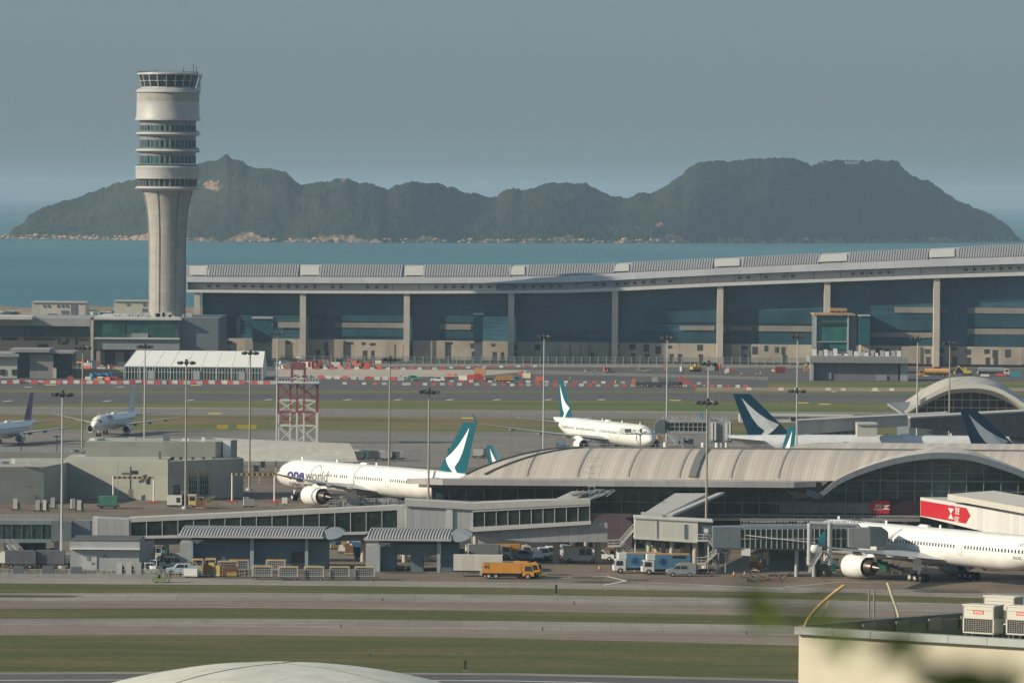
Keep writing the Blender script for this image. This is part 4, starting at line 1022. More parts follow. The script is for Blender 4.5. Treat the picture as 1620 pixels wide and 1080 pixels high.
DGL = mat('terminal_glass', (.028, .05, .055), .14, var=.9, sc_=.35, spec=.8, bump=.12)  # strong colour noise painted in place of reflection patterns
te = thing('terminal_building', 'airport terminal with a long curved ribbed roof and glass walls filling the middle right', 'terminal building', (Xat(1000, FY, 800), FY, 0))
ZE, ZR = 12.3, 17.3
def vault(mb, x0f, x1f, y0, y1, ze, zr, n=14, th=.0):
    rings = []
    for i in range(n + 1):
        v = i / n; y = y0 + (y1 - y0) * v; z = ze + (zr - ze) * math.sin(math.pi * v) ** .85
        rings.append([(x0f(y), y, z), (x1f(y), y, z)])
    k = len(rings)
    mb.add([p for r in rings for p in r], [(2*i, 2*i+1, 2*i+3, 2*i+2) for i in range(k-1)])
xl0 = Xat(727, FY, 750); X2 = Xat(1280, FY, 770)
mb = W(); vault(mb, lambda y: xl0 + max(0, (y - FY)) * 1.0, lambda y: Xat(1760, FY), FY, FY + 38, ZE + .25, ZR); vault(mb, lambda y: Xat(1190, 1068) + (y - 1068) * .7, lambda y: Xat(1800, 1090), 1068, 1106, ZE + 1.5, 17.0)
mb.build('roof', RIBM, te, smooth=40, fix=False)
# diagonal gutter seams, upstands and walkways on the roof
mb = W()
def zv(y, y0=FY, ze=ZE + .25, zr=ZR): v = (y - y0) / 38; return ze + (zr - ze) * math.sin(math.pi * v) ** .85
def roofline(x0, x1, ya, yb, wd, h=.25, n=10):
    pts = [(x0 + (x1 - x0) * i / n, ya + (yb - ya) * i / n) for i in range(n + 1)]
    for a, b_ in zip(pts, pts[1:]): mb.bar((a[0], a[1], zv(a[1]) + .12), (b_[0], b_[1], zv(b_[1]) + .12), wd, h)
roofline(xl0 + 1, xl0 + 20, FY + 1, FY + 19, .18); roofline(xl0 + 4.5, xl0 + 22.5, FY + 1, FY + 19, .25)
for px in (1095,): roofline(Xat(px, FY) , Xat(px, FY) + 3, FY + .6, FY + 18, .2 if px < 1000 else 1.4)
for px in (832, 912, 992, 1073, 1155, 1230): roofline(Xat(px, FY), Xat(px, FY) + 3, FY + .6, FY + 18, .07, .08)
mb.bar((Xat(905, FY + 19), FY + 19, ZR + .15), (Xat(1760, FY + 19), FY + 19, ZR + .15), .3, .3)
mb.build('roof_gutter', mat('gutter_dark', (.17, .165, .155), .6), te)
mb = W(); r6 = random.Random(4); x = Xat(885, FY + 19); xe = Xat(1440, FY + 19)
while x < xe:
    mb.bar((x, FY + 19, ZR), (x, FY + 19, ZR + .75), .07, .07); x += 2.2
mb.bar((Xat(885, FY+19), FY + 19, ZR + .75), (xe, FY + 19, ZR + .75), .06, .06)
mb.build('ridge_rail', STEEL, te)
# eave slab with pointed left end
ytip = FY - 4
poly = [(Xat(643, FY - 2), FY - 2), (Xat(700, FY-5), FY - 5), (Xat(1256, FY - 5), FY - 5), (Xat(1290, FY), FY - 1), (Xat(1290, FY), FY + 1), (xl0 + .4, FY + .5)]
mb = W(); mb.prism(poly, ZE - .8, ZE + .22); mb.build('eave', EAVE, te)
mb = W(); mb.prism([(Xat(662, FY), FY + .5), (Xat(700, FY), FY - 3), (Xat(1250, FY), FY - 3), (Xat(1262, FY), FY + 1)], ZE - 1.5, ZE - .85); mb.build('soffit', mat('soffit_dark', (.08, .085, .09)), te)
# arch
arch = [(1270,772.5),(1285,777),(1297,779),(1327,757),(1365,740),(1415,725),(1465,717),(1502,716),(1540,720),(1590,735),(1620,746.5),(1660,765),(1690,781),(1720,768)]
A_ = [G(x, y, FY - 3) for x, y in arch]
# refine
def catm(P_, k=5):
    out = []
    for i in range(len(P_) - 1):
        p0 = P_[max(i-1, 0)]; p1 = P_[i]; p2 = P_[i+1]; p3 = P_[min(i+2, len(P_)-1)]
        for j in range(k):
            t = j / k; out.append(.5 * ((2*p1) + (-p0 + p2)*t + (2*p0 - 5*p1 + 4*p2 - p3)*t*t + (-p0 + 3*p1 - 3*p2 + p3)*t*t*t))
    return out + [P_[-1]]
AC = catm(A_)
mb = W(); n_ = len(AC); sink = .2
vs = []
for p in AC: vs += [(p.x, FY - 3, p.z), (p.x + 2, FY + 26, p.z - .2)]
mb.add(vs, [(2*i, 2*i+1, 2*i+3, 2*i+2) for i in range(n_-1)]); mb.build('arch_roof', RIBM, te, smooth=40, fix=False)
mb = W()
for i in range(2 * 1, n_ - 1):
    a, b_ = AC[i], AC[i+1]; k = 1.05
    mb.add([(a.x, FY-3.1, a.z+.05), (b_.x, FY-3.1, b_.z+.05), (b_.x, FY-3.1, b_.z-k), (a.x, FY-3.1, a.z-k), (a.x, FY+3, a.z-k-.5), (b_.x, FY+3, b_.z-k-.5)], [(0,1,2,3), (3,2,5,4)])
mb.build('arch_fascia', mat('arch_fascia_shade', (.17, .20, .235), .45, var=.06, pan=('wall', 3.4, 40, .3)), te, fix=False)  # shade on the camera-facing fascia is put into this bluish grey
# glass walls
zg = Zat(900, 812, FY)
mb = W(); mb.box(Xat(683, FY), FY, zg, Xat(1300, FY), FY + .3, ZE); mb.box(Xat(683, FY), FY, zg, Xat(683, FY) + .3, FY + 30, ZE)
inner = [p for p in AC if Xat(1292, FY) < p.x < Xat(1700, FY)]
pts = [(inner[0].x, zg)] + [(p.x, p.z - 1.0) for p in inner] + [(inner[-1].x, zg)]
mb.exty(pts, FY + .5, FY + .8)
mb.build('glass_wall', DGL, te)
mb = W(); x = Xat(683, FY); st = 27.3 * FY / F; i = 0
def ztop(x):
    if x < Xat(1296, FY): return ZE - .6
    for p, q in zip(AC, AC[1:]):
        if p.x <= x <= q.x: return p.z - 1.3
    return ZE
while x < Xat(1700, FY):
    mb.bar((x, FY - .12, zg), (x, FY - .12, ztop(x)), .16, .16); x += st
for yy, xa_, xb_ in ((792.5, 683, 1292), (812, 683, 1700), (795, 1292, 1700)): mb.bar((Xat(xa_, FY), FY - .12, Zat(900, yy, FY)), (Xat(xb_, FY), FY - .12, Zat(900, yy, FY)), .2 if yy < 800 else .5, .18 if yy < 800 else .4)
for yy in (777, 762, 748, 735):
    z = Zat(1480, yy, FY); a = [p.x for p in inner if p.z - 1.3 > z]
    if a: mb.bar((min(a), FY + .3, z), (max(a), FY + .3, z), .1, .1)
mb.build('mullion', mat('terminal_mullion', (.22, .24, .24), .5), te)
# triangular white soffit under the valley and light lower panels seen at the arch foot
mb = W(); mb.quad(G(1228, 769, FY-.6), G(1258, 766, FY-4), G(1300, 785, FY-.6), G(1262, 788, FY-.6)); mb.build('valley_soffit', SOFF, te, fix=False)
mb = W(); pbox(mb, 1232, 1400, 794, 811, FY - .05, .04)
mb.build('lower_panel', mat('back_painted_glass', (.17, .20, .20), .3, var=.35, sc_=.3, pan=('wall', 3.1, 9, .3)), te)
# dark ground floor, recessed
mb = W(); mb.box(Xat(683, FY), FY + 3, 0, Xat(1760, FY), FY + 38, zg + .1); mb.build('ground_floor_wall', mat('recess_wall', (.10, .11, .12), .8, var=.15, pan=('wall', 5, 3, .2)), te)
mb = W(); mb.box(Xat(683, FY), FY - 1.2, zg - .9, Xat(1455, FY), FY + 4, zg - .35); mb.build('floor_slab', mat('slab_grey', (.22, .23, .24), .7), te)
for px in (1265, 1330, 1432, 1505, 1180, 1120): mb = W(); mb.cyl((Xat(px, FY), FY + .5, 0), (Xat(px, FY), FY + .5, zg - .9), .55, n=12); mb.build('column', CREAMC, te)
mb = W(); 
for x0, x1, y0, y1 in ((1168,1200,838,852),(1232,1246,842,856),(1252,1268,842,856),(1150,1160,842,856),(1290,1312,846,858)): pbox(mb, x0, x1, y0, y1, FY + 2.7, .2)
mb.build('opening', DARK, te)
# warm light walls behind the walkway piers
mb = W(); pbox(mb, 745, 880, 845, 880, FY + 2.5, .3, 0); mb.build('pale_wall', mat('pale_panel_wall', (.36, .36, .34), .7, var=.08, pan=('wall', 3.2, 2, .3)), te)
mb = W(); pbox(mb, 938, 1000, 812, 850, FY - 2, .4, 0); mb.build('maroon_wall', mat('maroon_wall', (.13, .09, .11), .7, pan=('wall', 2.2, 20, .2)), te)
# red sign on the link bridge, and its reflection painted as panels on the glass
REDS = mat('sign_red', (.48, .02, .03), .4, var=.04)
def hexlogo(mb, mr_, o, u, v, h):
    """hexagon of two opposed triangles: white rectangle with red side wedges is drawn as white and red triangles"""
    w2 = h
    q = lambda a, b_: o + u * a * h + v * b_ * h
    mb.quad(q(-1, .5), q(1, .5), q(0, 0)); mb.quad(q(-1, -.5), q(1, -.5), q(0, 0)); 
EPS = Vector((0, -.06, 0))
sg = thing('sign_and_reflection', 'painted reflection of the big red bank sign, low on the terminal glass', 'sign', (Xat(1390, FY), FY - .4, Zat(1390, 812, FY)))
def red_sign(sg, x0, x1, xt, yt, yb, dpt, dptf=None, plane=None, flip=False, lx=None, ht=None):
    pass
SYG = FY - .5
def px2(x, y, d=0): return G(x, y, SYG - d)
mb = W(); mb.quad(px2(1407, 792), px2(1407, 812), px2(1384, 812), px2(1375, 802.5), px2(1381, 792)); mb.build('panel', REDS, sg, fix=False)
def bank_mark(par, org, u, h, logo_x, text_x, m_, cn=True):
    v = Vector((0, 0, 1)); mb = W()
    c = org + u * logo_x
    a = h * .8
    mb.quad(c - u*a/1 + v*a*.5, c + u*a*1 + v*a*.5, c); mb.quad(c - u*a - v*a*.5, c + u*a - v*a*.5, c)
    mb.build('emblem', m_, par, fix=False)
    mb = W(); bm = text_bm('HSBC', h * .42, .012, 0, 1.0); base = org + u * text_x - v * h * .55
    text_into(mb, bm, lambda a_, b_: base + u * a_ + v * b_)
    bm = text_bm('滙豐', h * .42, .01, 0, 1.1); base2 = org + u * (text_x + h * .18) + v * h * .08
    text_into(mb, bm, lambda a_, b_: base2 + u * a_ + v * b_)
    mb.build('lettering', m_, par, fix=False)
bank_mark(sg, px2(1393, 802, .06), Vector((1, 0, 0)), 1.0, 1.0, -1.2, WHITE)
mb = W(); pbox(mb, 1407, 1456, 790, 813, FY - .35, .2); mb.build('dark_glass_panel', mat('dark_plum_glass', (.03, .02, .035), .3), te)
# link bridge with the big red sign
lb = thing('link_bridge', 'white clad link bridge leaving the terminal towards the lower right with a flat grey roof', 'walkway', (Xat(1540, 995), 995, 0))
BA = Vector((Xat(1455, FY, 800), FY - .5, 0)); BB = Vector((Xat(1640, 955, 830), 955, 0))
ub = (BB - BA).normalized(); BB = BA + ub * (BB - BA).length * 1.15
def on_b(px, py):      # point of the bridge wall plane seen at a pixel
    r = ray(px, py); nrm = Vector((ub.y, -ub.x, 0)); t = (BA - Vector((0, 0, CAMH))).dot(nrm) / r.dot(nrm)
    return Vector((0, 0, CAMH)) + r * t
pT0, pT1, pB0, pB1 = on_b(1456, 786), on_b(1636, 815), on_b(1456, 816), on_b(1636, 860)
nb = Vector((-ub.y, ub.x, 0)) * 1.0
if nb.y < 0: nb = -nb
back = nb * 7
mb = W(); mb.loft([[pB0, pT0, pT0 + back, pB0 + back], [pB1, pT1, pT1 + back, pB1 + back]]); mb.build('wall', mat('white_cladding', (.62, .63, .62), .5, var=.05, pan=('wall', 1.5, 30, .3)), lb)
rT0, rT1 = on_b(1512, 790), on_b(1640, 813); f = -nb * 1.5
mb = W(); mb.loft([[rT0 + f, rT0 + f + Vector((0,0,1.0)), rT0 + back + Vector((0,0,1.6)), rT0 + back], [rT1 + f, rT1 + f + Vector((0,0,1.0)), rT1 + back + Vector((0,0,1.6)), rT1 + back]]); mb.build('roof', mat('bridge_roof', (.5, .48, .43), .6, var=.08), lb)
for t_ in (.35, .8):
    p = BA + (BB - BA) * t_ + nb * 3; mb = W(); mb.cyl((p.x, p.y, 0), (p.x, p.y, 7), .6, n=12); mb.build('column', CREAMC, lb)
bs = thing('sign_and_reflection', 'large red arrow ended bank sign with white emblem on the white link bridge', 'sign', (on_b(1500, 828)))
o_ = -nb * .08
mb = W(); mb.quad(on_b(1457, 791) + o_, on_b(1457, 815) + o_, on_b(1528, 827.5) + o_, on_b(1535.5, 815) + o_, on_b(1529, 803) + o_); mb.build('panel', REDS, bs, fix=False)
bank_mark(bs, on_b(1508, 812.5) - nb * .16, ub, 2.3, -1.0, 1.3, WHITE)

# ---------------------------------------------------------------- far vaulted concourse at the right (top right)
V2 = 1390.0
fv = thing('vaulted_hall', 'pale arched roof hall with gridded glass front at the right edge beyond the parked widebodies', 'terminal building', (Xat(1560, V2), V2, 0))
ar = [(1427,653),(1445,640),(1470,624),(1500,611),(1525,608),(1550,608),(1575,613),(1600,625),(1630,645),(1660,662)]
AV = catm([G(x, y, V2) for x, y in ar], 4)
mb = W(); vs = []
for p in AV: vs += [(p.x, V2, p.z), (p.x + 4, V2 + 60, p.z)]
mb.add(vs, [(2*i, 2*i+1, 2*i+3, 2*i+2) for i in range(len(AV)-1)]); mb.build('roof', rib_mat('pale_seam_roof', (.5, .46, .40), .9, .85), fv, smooth=40, fix=False)
mb = W()
for i in range(0, len(AV) - 1):
    a, b_ = AV[i], AV[i+1]; k = 1.0 if a.x > Xat(1426, V2) else .5 + 0
    mb.add([(a.x, V2 - .2, a.z + .1), (b_.x, V2 - .2, b_.z + .1), (b_.x, V2 - .2, b_.z - k), (a.x, V2 - .2, a.z - k), (a.x, V2 + 4, a.z - k - 1.2), (b_.x, V2 + 4, b_.z - k - 1.2)], [(0,1,2,3), (3,2,5,4)])
mb.build('arch_fascia', mat('pale_fascia', (.66, .63, .56), .5, var=.04), fv, fix=False)
zb_ = Zat(1540, 665, V2); inn = [p for p in AV if p.x > Xat(1429, V2)]
mb = W(); q_ = [G(1404, 637, V2 - 1), G(1428, 653, V2 - 1), G(1452, 637, V2 + 16), G(1440, 635, V2 + 16)]; mb.loft([q_, [p - Vector((0,0,.6)) for p in q_]]); mb.build('canopy', mat('pale_fascia', (.66,.63,.56)), fv)
mb = W(); mb.exty([(inn[0].x, zb_)] + [(p.x, p.z - 1.2) for p in inn] + [(inn[-1].x, zb_)], V2 + 6, V2 + 6.4); mb.build('glass_wall', mat('hall_glass', (.05, .045, .045), .25, var=.3), fv)
mb = W(); x = Xat(1440, V2)
while x < Xat(1640, V2):
    zt = max([p.z for p in AV if abs(p.x - x) < 2.5] + [zb_]) - 1.6
    mb.bar((x, V2 + 5.8, zb_), (x, V2 + 5.8, zt), .22, .2); x += 2.15
for yy in (633.5, 646): mb.bar((Xat(1450, V2), V2 + 5.7, Zat(1540, yy, V2)), (Xat(1640, V2), V2 + 5.7, Zat(1540, yy, V2)), .3, .25)
mb.build('mullion', MULL, fv)
mb = W(); mb.box(Xat(1440, V2), V2 + 6, 0, Xat(1660, V2), V2 + 50, zb_); mb.build('base_wall', GREYD, fv)
# walkways of the far side: low glazed corridors
def corridor(lab, pts, Ys, yh, m_wall, glass=None, dpt=5, under=True, nm='walkway', mull=2.7, roofc=(.42, .41, .39)):
    """pts: image points (x, ytop, ybot) of the front wall at depth Ys[i]"""
    mx_ = sum(p[0] for p in pts) / len(pts); t = thing(nm, lab, 'walkway', (Xat(mx_, Ys[0]), Ys[0], 0))
    top = [G(x, a, Y) for (x, a, b_), Y in zip(pts, Ys)]; bot = [G(x, b_, Y) for (x, a, b_), Y in zip(pts, Ys)]
    bk = Vector((0, dpt, 0))
    mb = W(); mb.loft([[b_, a, a + bk, b_ + bk] for a, b_ in zip(top, bot)]); mb.build('wall', m_wall, t)
    up = Vector((0, 0, .35)); f = Vector((0, -.4, 0))
    mb = W(); mb.loft([[a + f, a + f + up, a + bk + up * 1.3 - f, a + bk - f] for a in top]); mb.build('roof', mat('walk_roof%.2f' % roofc[0], roofc, .6, var=.1, sc_=.4), t)
    if glass:
        for (x0, a0, b0, x1, a1, b1, Y0_, Y1_) in glass:
            mb = W(); mb.quad(G(x0, b0, Y0_ - .12), G(x1, b1, Y1_ - .12), G(x1, a1, Y1_ - .12), G(x0, a0, Y0_ - .12)); g_ = mb.build('glazing', GLASSD, t, fix=False)
            mb = W(); p0, p1 = G(x0, b0, Y0_ - .2), G(x1, b1, Y1_ - .2); q0, q1 = G(x0, a0, Y0_ - .2), G(x1, a1, Y1_ - .2); k = max(1, round((p1 - p0).length / mull))
            for i in range(k + 1): mb.bar(p0.lerp(p1, i / k), q0.lerp(q1, i / k), .14, .14, up=(0, 1, 0))
            mb.build('mullion', WHITE, g_)
    return t
PALEW = mat('pale_walk_wall', (.5, .49, .46), .6, var=.06, pan=('wall', 2, 20, .25))
corridor('glazed walkway on the apron in front of the far arched hall', [(1262, 667, 688), (1500, 655, 668)], [1300, 1335], 0, PALEW,
    [(1282, 670, 687, 1355, 666, 687, 1305, 1318), (1370, 665.5, 676, 1500, 657, 665, 1320, 1335)])
corridor('dark sided walkway running down from the far arched hall to the right edge', [(1440, 662, 676), (1700, 648, 700)], [1290, 1330], 0, mat('dark_walk_wall', (.13, .13, .14), .6, pan=('wall', 3, 20, .2)), dpt=8)
corridor('low pale service corridor with dark slot windows left of the arched hall', [(1170, 658, 668), (1350, 660, 668)], [1345, 1345], 0, PALEW, [(1250, 660, 665, 1320, 660, 665, 1345, 1345)], dpt=6)
corridor('pale docking rotunda block standing behind the shaded widebody', [(1356, 672, 690), (1388, 672, 690)], [1300, 1300], 0, PALEW, dpt=6)
# ---------------------------------------------------------------- foreground walkway (fixed links)
WY = 985.0
CLAD = mat('clad_pale_grey', (.42, .43, .43), .5, var=.05, pan=('wall', 1.35, 30, .35))
CLADW = mat('clad_white', (.60, .60, .58), .5, var=.04, pan=('wall', 1.35, 30, .25))
BEAM = mat('beam_white', (.50, .50, .49), .5, var=.05)
BGL = mat('walkway_glass', (.018, .032, .030), .12, var=.9, sc_=.6, spec=.7, bump=.02)
def slab(mb, pts, Y, dpt, up=(0, 0, 1)):
    """front outline given in the picture at depth Y, extruded dpt backwards"""
    f = [G(x, y, Y) for x, y in pts]; b_ = [p + Vector((0, dpt, 0)) for p in f]; n_ = len(f)
    mb.add(f + b_, [(i, (i+1) % n_, n_+(i+1) % n_, n_+i) for i in range(n_)] + [tuple(range(n_)), tuple(range(2*n_-1, n_-1, -1))]); return mb
def glazed(par, x0, x1, t0, t1, b0, b1, Y, nm, gm=BGL, mm=BEAM, rows=0, name='glazing'):
    mb = W(); slab(mb, [(x0, b0), (x1, b1), (x1, t1), (x0, t0)], Y, .3); g_ = mb.build(name, gm, par)
    mb = W()
    for i in range(nm + 1):
        u = i / nm; x = x0 + (x1 - x0) * u; mb.bar(G(x, t0 + (t1 - t0) * u, Y - .1), G(x, b0 + (b1 - b0) * u, Y - .1), .12, .12, up=(0, 1, 0))
    for r_ in range(rows):
        u = (r_ + 1) / (rows + 1); mb.bar(G(x0, t0 + (b0 - t0) * u, Y - .1), G(x1, t1 + (b1 - t1) * u, Y - .1), .1, .1)
    mb.build('mullion', mm, g_); return g_
wk = thing('walkway_bridge', 'long glazed walkway bridge running left to right in front of the parked lettered widebody', 'walkway', (Xat(400, WY), WY, 0))
glazed(wk, 207, 629, 825, 806.5, 848, 840, WY, 17)
mb = W(); slab(mb, [(203, 826), (629, 806.5), (629, 799.5), (203, 819)], WY - .25, 4.5); mb.build('roof', mat('walk_roof', (.44, .43, .41), .6, var=.1), wk)
mb = W(); slab(mb, [(203, 852), (629, 844), (629, 839.5), (203, 847.5)], WY - .3, 4.2); mb.build('floor_beam', BEAM, wk)
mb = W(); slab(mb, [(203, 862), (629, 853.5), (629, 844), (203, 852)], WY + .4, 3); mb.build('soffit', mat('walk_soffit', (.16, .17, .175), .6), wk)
mb = W(); slab(mb, [(154, 851), (204, 851.5), (204, 821), (154, 819)], WY - .35, 5); mb.build('end_block', CLAD, wk)
mb = W(); slab(mb, [(146, 850), (154, 851), (154, 819), (146, 818)], WY - .1, 5); mb.build('end_face', CLADW, wk)
mb = W(); slab(mb, [(629, 842), (644.5, 842), (644.5, 799), (629, 800)], WY - .4, 5); mb.build('clad_panel', CLAD, wk)
for px in (260, 400, 470, 574, 640): mb = W(); c = P(px, 889); mb.cyl((c.x, WY + 2, 0), (c.x, WY + 2, 5), .45, n=12); mb.build('column', CREAMC, wk)
w2 = thing('walkway_bridge', 'grey clad walkway hub with white vertical strip and glazed arm rising towards the terminal', 'walkway', (Xat(800, WY), WY, 0))
mb = W(); slab(mb, [(645, 836), (748, 840), (748, 803), (645, 797)], WY - 3, 9); mb.build('hub_block', CLAD, w2)
mb = W(); slab(mb, [(706, 838), (716, 838), (716, 803.5), (706, 803)], WY - 3.25, .4); mb.build('white_strip', CLADW, w2)
mb = W(); slab(mb, [(640, 800), (750, 806), (934, 797), (934, 790), (840, 792), (748, 796), (640, 790)], WY - 3.4, 6); mb.build('roof', mat('walk_roof', (.44,.43,.41)), w2)
glazed(w2, 748, 933, 809, 799.5, 834, 824, WY - 3, 10)
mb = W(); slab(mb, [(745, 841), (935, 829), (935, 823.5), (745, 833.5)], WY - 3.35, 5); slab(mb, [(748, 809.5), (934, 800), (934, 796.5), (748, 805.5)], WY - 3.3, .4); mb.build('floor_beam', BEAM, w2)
mb = W(); slab(mb, [(740, 846), (770, 850), (840, 857), (961, 857), (961, 826), (935, 829), (745, 840)], WY - 2.4, 5); mb.build('skirt', mat('skirt_grey', (.33, .34, .35), .5, var=.06, pan=('wall', 1.7, 30, .3)), w2)
# dark side face running back to the terminal and the stepped roof
mb = W(); mb.quad(G(933, 824, WY - 3), G(967, 808, FY - 5), G(967, 782, FY - 5), G(933, 797, WY - 3)); mb.build('side_glass', GLASSD, w2, fix=False)
mb = W(); a, b_, c, d = G(880, 791, WY - 3), G(934, 791, WY - 3), G(968, 779.5, FY - 5), G(905, 779.5, FY - 5); mb.loft([[a, b_, c, d], [p + Vector((0, 0, .35)) for p in (a, b_, c, d)]]); mb.build('ramp_roof', mat('walk_roof', (.44,.43,.41)), w2)
mb = W(); a, b_, c, d = [p + Vector((0, 0, .5)) for p in (G(905, 789, WY - 2), G(920, 789, WY - 2), G(958, 780, FY - 6), G(944, 780, FY - 6))]; mb.loft([[a, b_, c, d], [p + Vector((0, 0, .3)) for p in (a, b_, c, d)]]); mb.build('roof_upstand', mat('upstand_dark', (.12, .13, .14), .6), w2)
for px, py in ((752, 884), (880, 890), (906, 884), (927, 884), (946, 890)):
    c = P(px, py); mb = W(); mb.cyl((c.x, c.y, 0), (c.x, c.y, 6.2), .62 if px in (880, 946) else .42, n=14); mb.build('column', CREAMC, w2, smooth=40)
# scaffold mast and trestle on the stepped roof
sm = thing('roof_mast', 'thin steel lattice mast with crossbars on the walkway roof before the terminal glass', 'mast', G(936, 786, WY + 8))
c = G(936, 782, WY + 8); mb = W()
for s_ in (-.5, .5): mb.bar((c.x + s_ * 1.2, c.y, c.z), (c.x + s_ * .5, c.y, c.z + 5.2), .09, .09)
for k in range(5): mb.bar((c.x - .6 + k*.07, c.y, c.z + k * 1.1 + .3), (c.x + .6 - k*.07, c.y, c.z + k * 1.1 + .3), .08, .08)
mb.bar((c.x, c.y, c.z + 4), (c.x, c.y, c.z + 8.2), .08, .08); mb.build('frame', STEEL, sm)
for k in range(5): mb = W(); mb.bar((c.x - rnd.uniform(.6, 2.0), c.y, c.z + 3 + k * .9), (c.x + rnd.uniform(.6, 2), c.y, c.z + 3 + k * .9 + rnd.uniform(-.3, .3)), .07, .07); mb.build('crossbar', STEEL, sm)
mb = W()
for k in range(7): mb.bar((c.x - 4 + k * 1.1, c.y - 2, c.z - .2), (c.x - 2.5 + k * 1.1, c.y + 1, c.z + .7), .1, .1)
mb.bar((c.x - 4, c.y - 2, c.z + .3), (c.x + 4, c.y, c.z + .9), .12, .12); mb.build('trestle', STEEL, sm)

# ---------------------------------------------------------------- baggage sheds with ribbed barrel roofs
def shed(lab, x0, x1, xb0, xb1, yroof, yeave, yg, capx, bays):
    Yf = P((x0 + x1) / 2, yg).y; t = thing('baggage_shed', lab, 'shed', (Xat((x0 + x1) / 2, Yf), Yf, 0))
    a = Xat(x0, Yf, yeave); b_ = Xat(x1, Yf, yeave); ze = Zat(400, yeave, Yf); zt = Zat(400, yroof, Yf + 5)
    n = 10; dp = 12.0
    prof = [(Yf - 1.5 + dp * i / n, ze + (zt - ze) * math.sin(math.pi * i / n) ** .75) for i in range(n + 1)]
    mb = W(); mb.add([p for y, z in prof for p in ((a + (1.2 if 0 else 2.2 * abs(z - ze) / (zt - ze)), y, z), (b_, y, z))], [(2*i, 2*i+1, 2*i+3, 2*i+2) for i in range(n)]); mb.build('roof', mat('shed_roof', (.26, .265, .27), .5), t, smooth=50, fix=False)
    mb = W(); x = a + 1
    while x < b_ - .2:
        off = 2.2 * max(0, 1 - (x - a) / 2.5)
        for (y0, z0), (y1, z1) in list(zip(prof, prof[1:]))[:6]: mb.bar((x + (y0 - Yf) * .12, y0, z0 + .08), (x + (y1 - Yf) * .12, y1, z1 + .08), .2, .14)
        x += .52
    mb.build('roof_rib', mat('shed_rib', (.42, .42, .42), .5), t)
    mb = W(); cx = (b_ + Xat(capx + 3, Yf)) / 2 - .3; w2_ = (Xat(capx + 3, Yf) - b_) / 2 + .4; k = 20; zc_ = (ze + zt) / 2 - .1
    # lens shaped end canopy, slightly domed
    ring = [(cx + w2_ * math.cos(i*6.2832/k) * 1.0, Yf - 1.7 + 1.5*(1 + math.sin(i*6.2832/k)), zc_ + (zt - ze + .5) / 2 * math.copysign(abs(math.sin(i*6.2832/k)) ** 1.5, math.sin(i*6.2832/k)) + .25 * math.cos(i*6.2832/k)) for i in range(k)]
    ring2 = [(p[0], p[1] + 6, p[2] - .2) for p in ring]
    mb.loft([ring, ring2]); mb.build('end_cap', mat('cap_bluegrey', (.18, .21, .24), .5, var=.05), t)
    mb = W(); mb.box(a + .3, Yf - 1.7, ze - .25, b_, Yf - 1.4, ze + .1); mb.build('eave', mat('shed_rib', (.5,.5,.5)), t)
    bm_ = mat('shed_blue_wall', (.12, .18, .215), .6, var=.08, pan=('wall', 30, .75, .3))
    zs = ze - .9
    pr = [(xa, xb_) for xa, xb_, kind in bays if kind == 'w']
    for xa, xb_, kind in bays:
        p, q = Xat(xa, Yf), Xat(xb_, Yf); mb = W()
        if kind == 'w': mb.box(p, Yf + 1.2, 0, q, Yf + 9, zs); mb.build('wall', bm_, t)
        if kind == 'g': mb.box(p, Yf - .2, 0, q, Yf + 6, zs - .3); mb.build('grey_block', mat('shed_grey_block', (.36, .38, .38), .6, var=.05), t)
        if kind == 'p': mb.box(p, Yf - .3, 0, q, Yf + .4, ze - .2); mb.build('post', mat('post_bluegrey', (.30, .37, .42), .5), t)
        if kind == 'd': mb.box(p, Yf + 1, 0, q, Yf + 1.25, zs * .62); mb.build('doorway', DARK, t)
        if kind == 'h': mb.box(p, Yf + .9, zs * .6, q, Yf + 9, zs); mb.build('header', bm_, t)
    mb = W(); mb.box(Xat(bays[0][0], Yf), Yf + .2, ze - .75, Xat(bays[-1][1], Yf), Yf + .5, ze - .3)
    x = Xat(bays[0][0], Yf)
    while x < Xat(bays[-1][1], Yf): mb.bar((x, Yf + .3, ze - .3), (x + .8, Yf + .3, ze + .3), .08, .08); x += .8
    mb.build('truss', mat('truss_dark', (.08, .09, .10)), t)
    return t, Yf
shed('long blue grey baggage shed with ribbed barrel roof, left of the two', 278, 512, 285, 520, 832.5, 847.5, 899, 543,
     [(285, 306, 'g'), (306, 460, 'w'), (302, 306, 'p'), (396, 402, 'p'), (461.5, 481, 'd'), (483, 488, 'p'), (460, 519, 'w')])
shed('shorter blue grey baggage shed with ribbed barrel roof and open bays, right of the two', 574, 714, 580, 728, 833.5, 850, 904, 744,
     [(579, 598, 'g'), (598, 602, 'p'), (602, 627, 'w'), (627, 693, 'h'), (650, 670, 'w'), (692, 697, 'p'), (698, 727, 'w')])
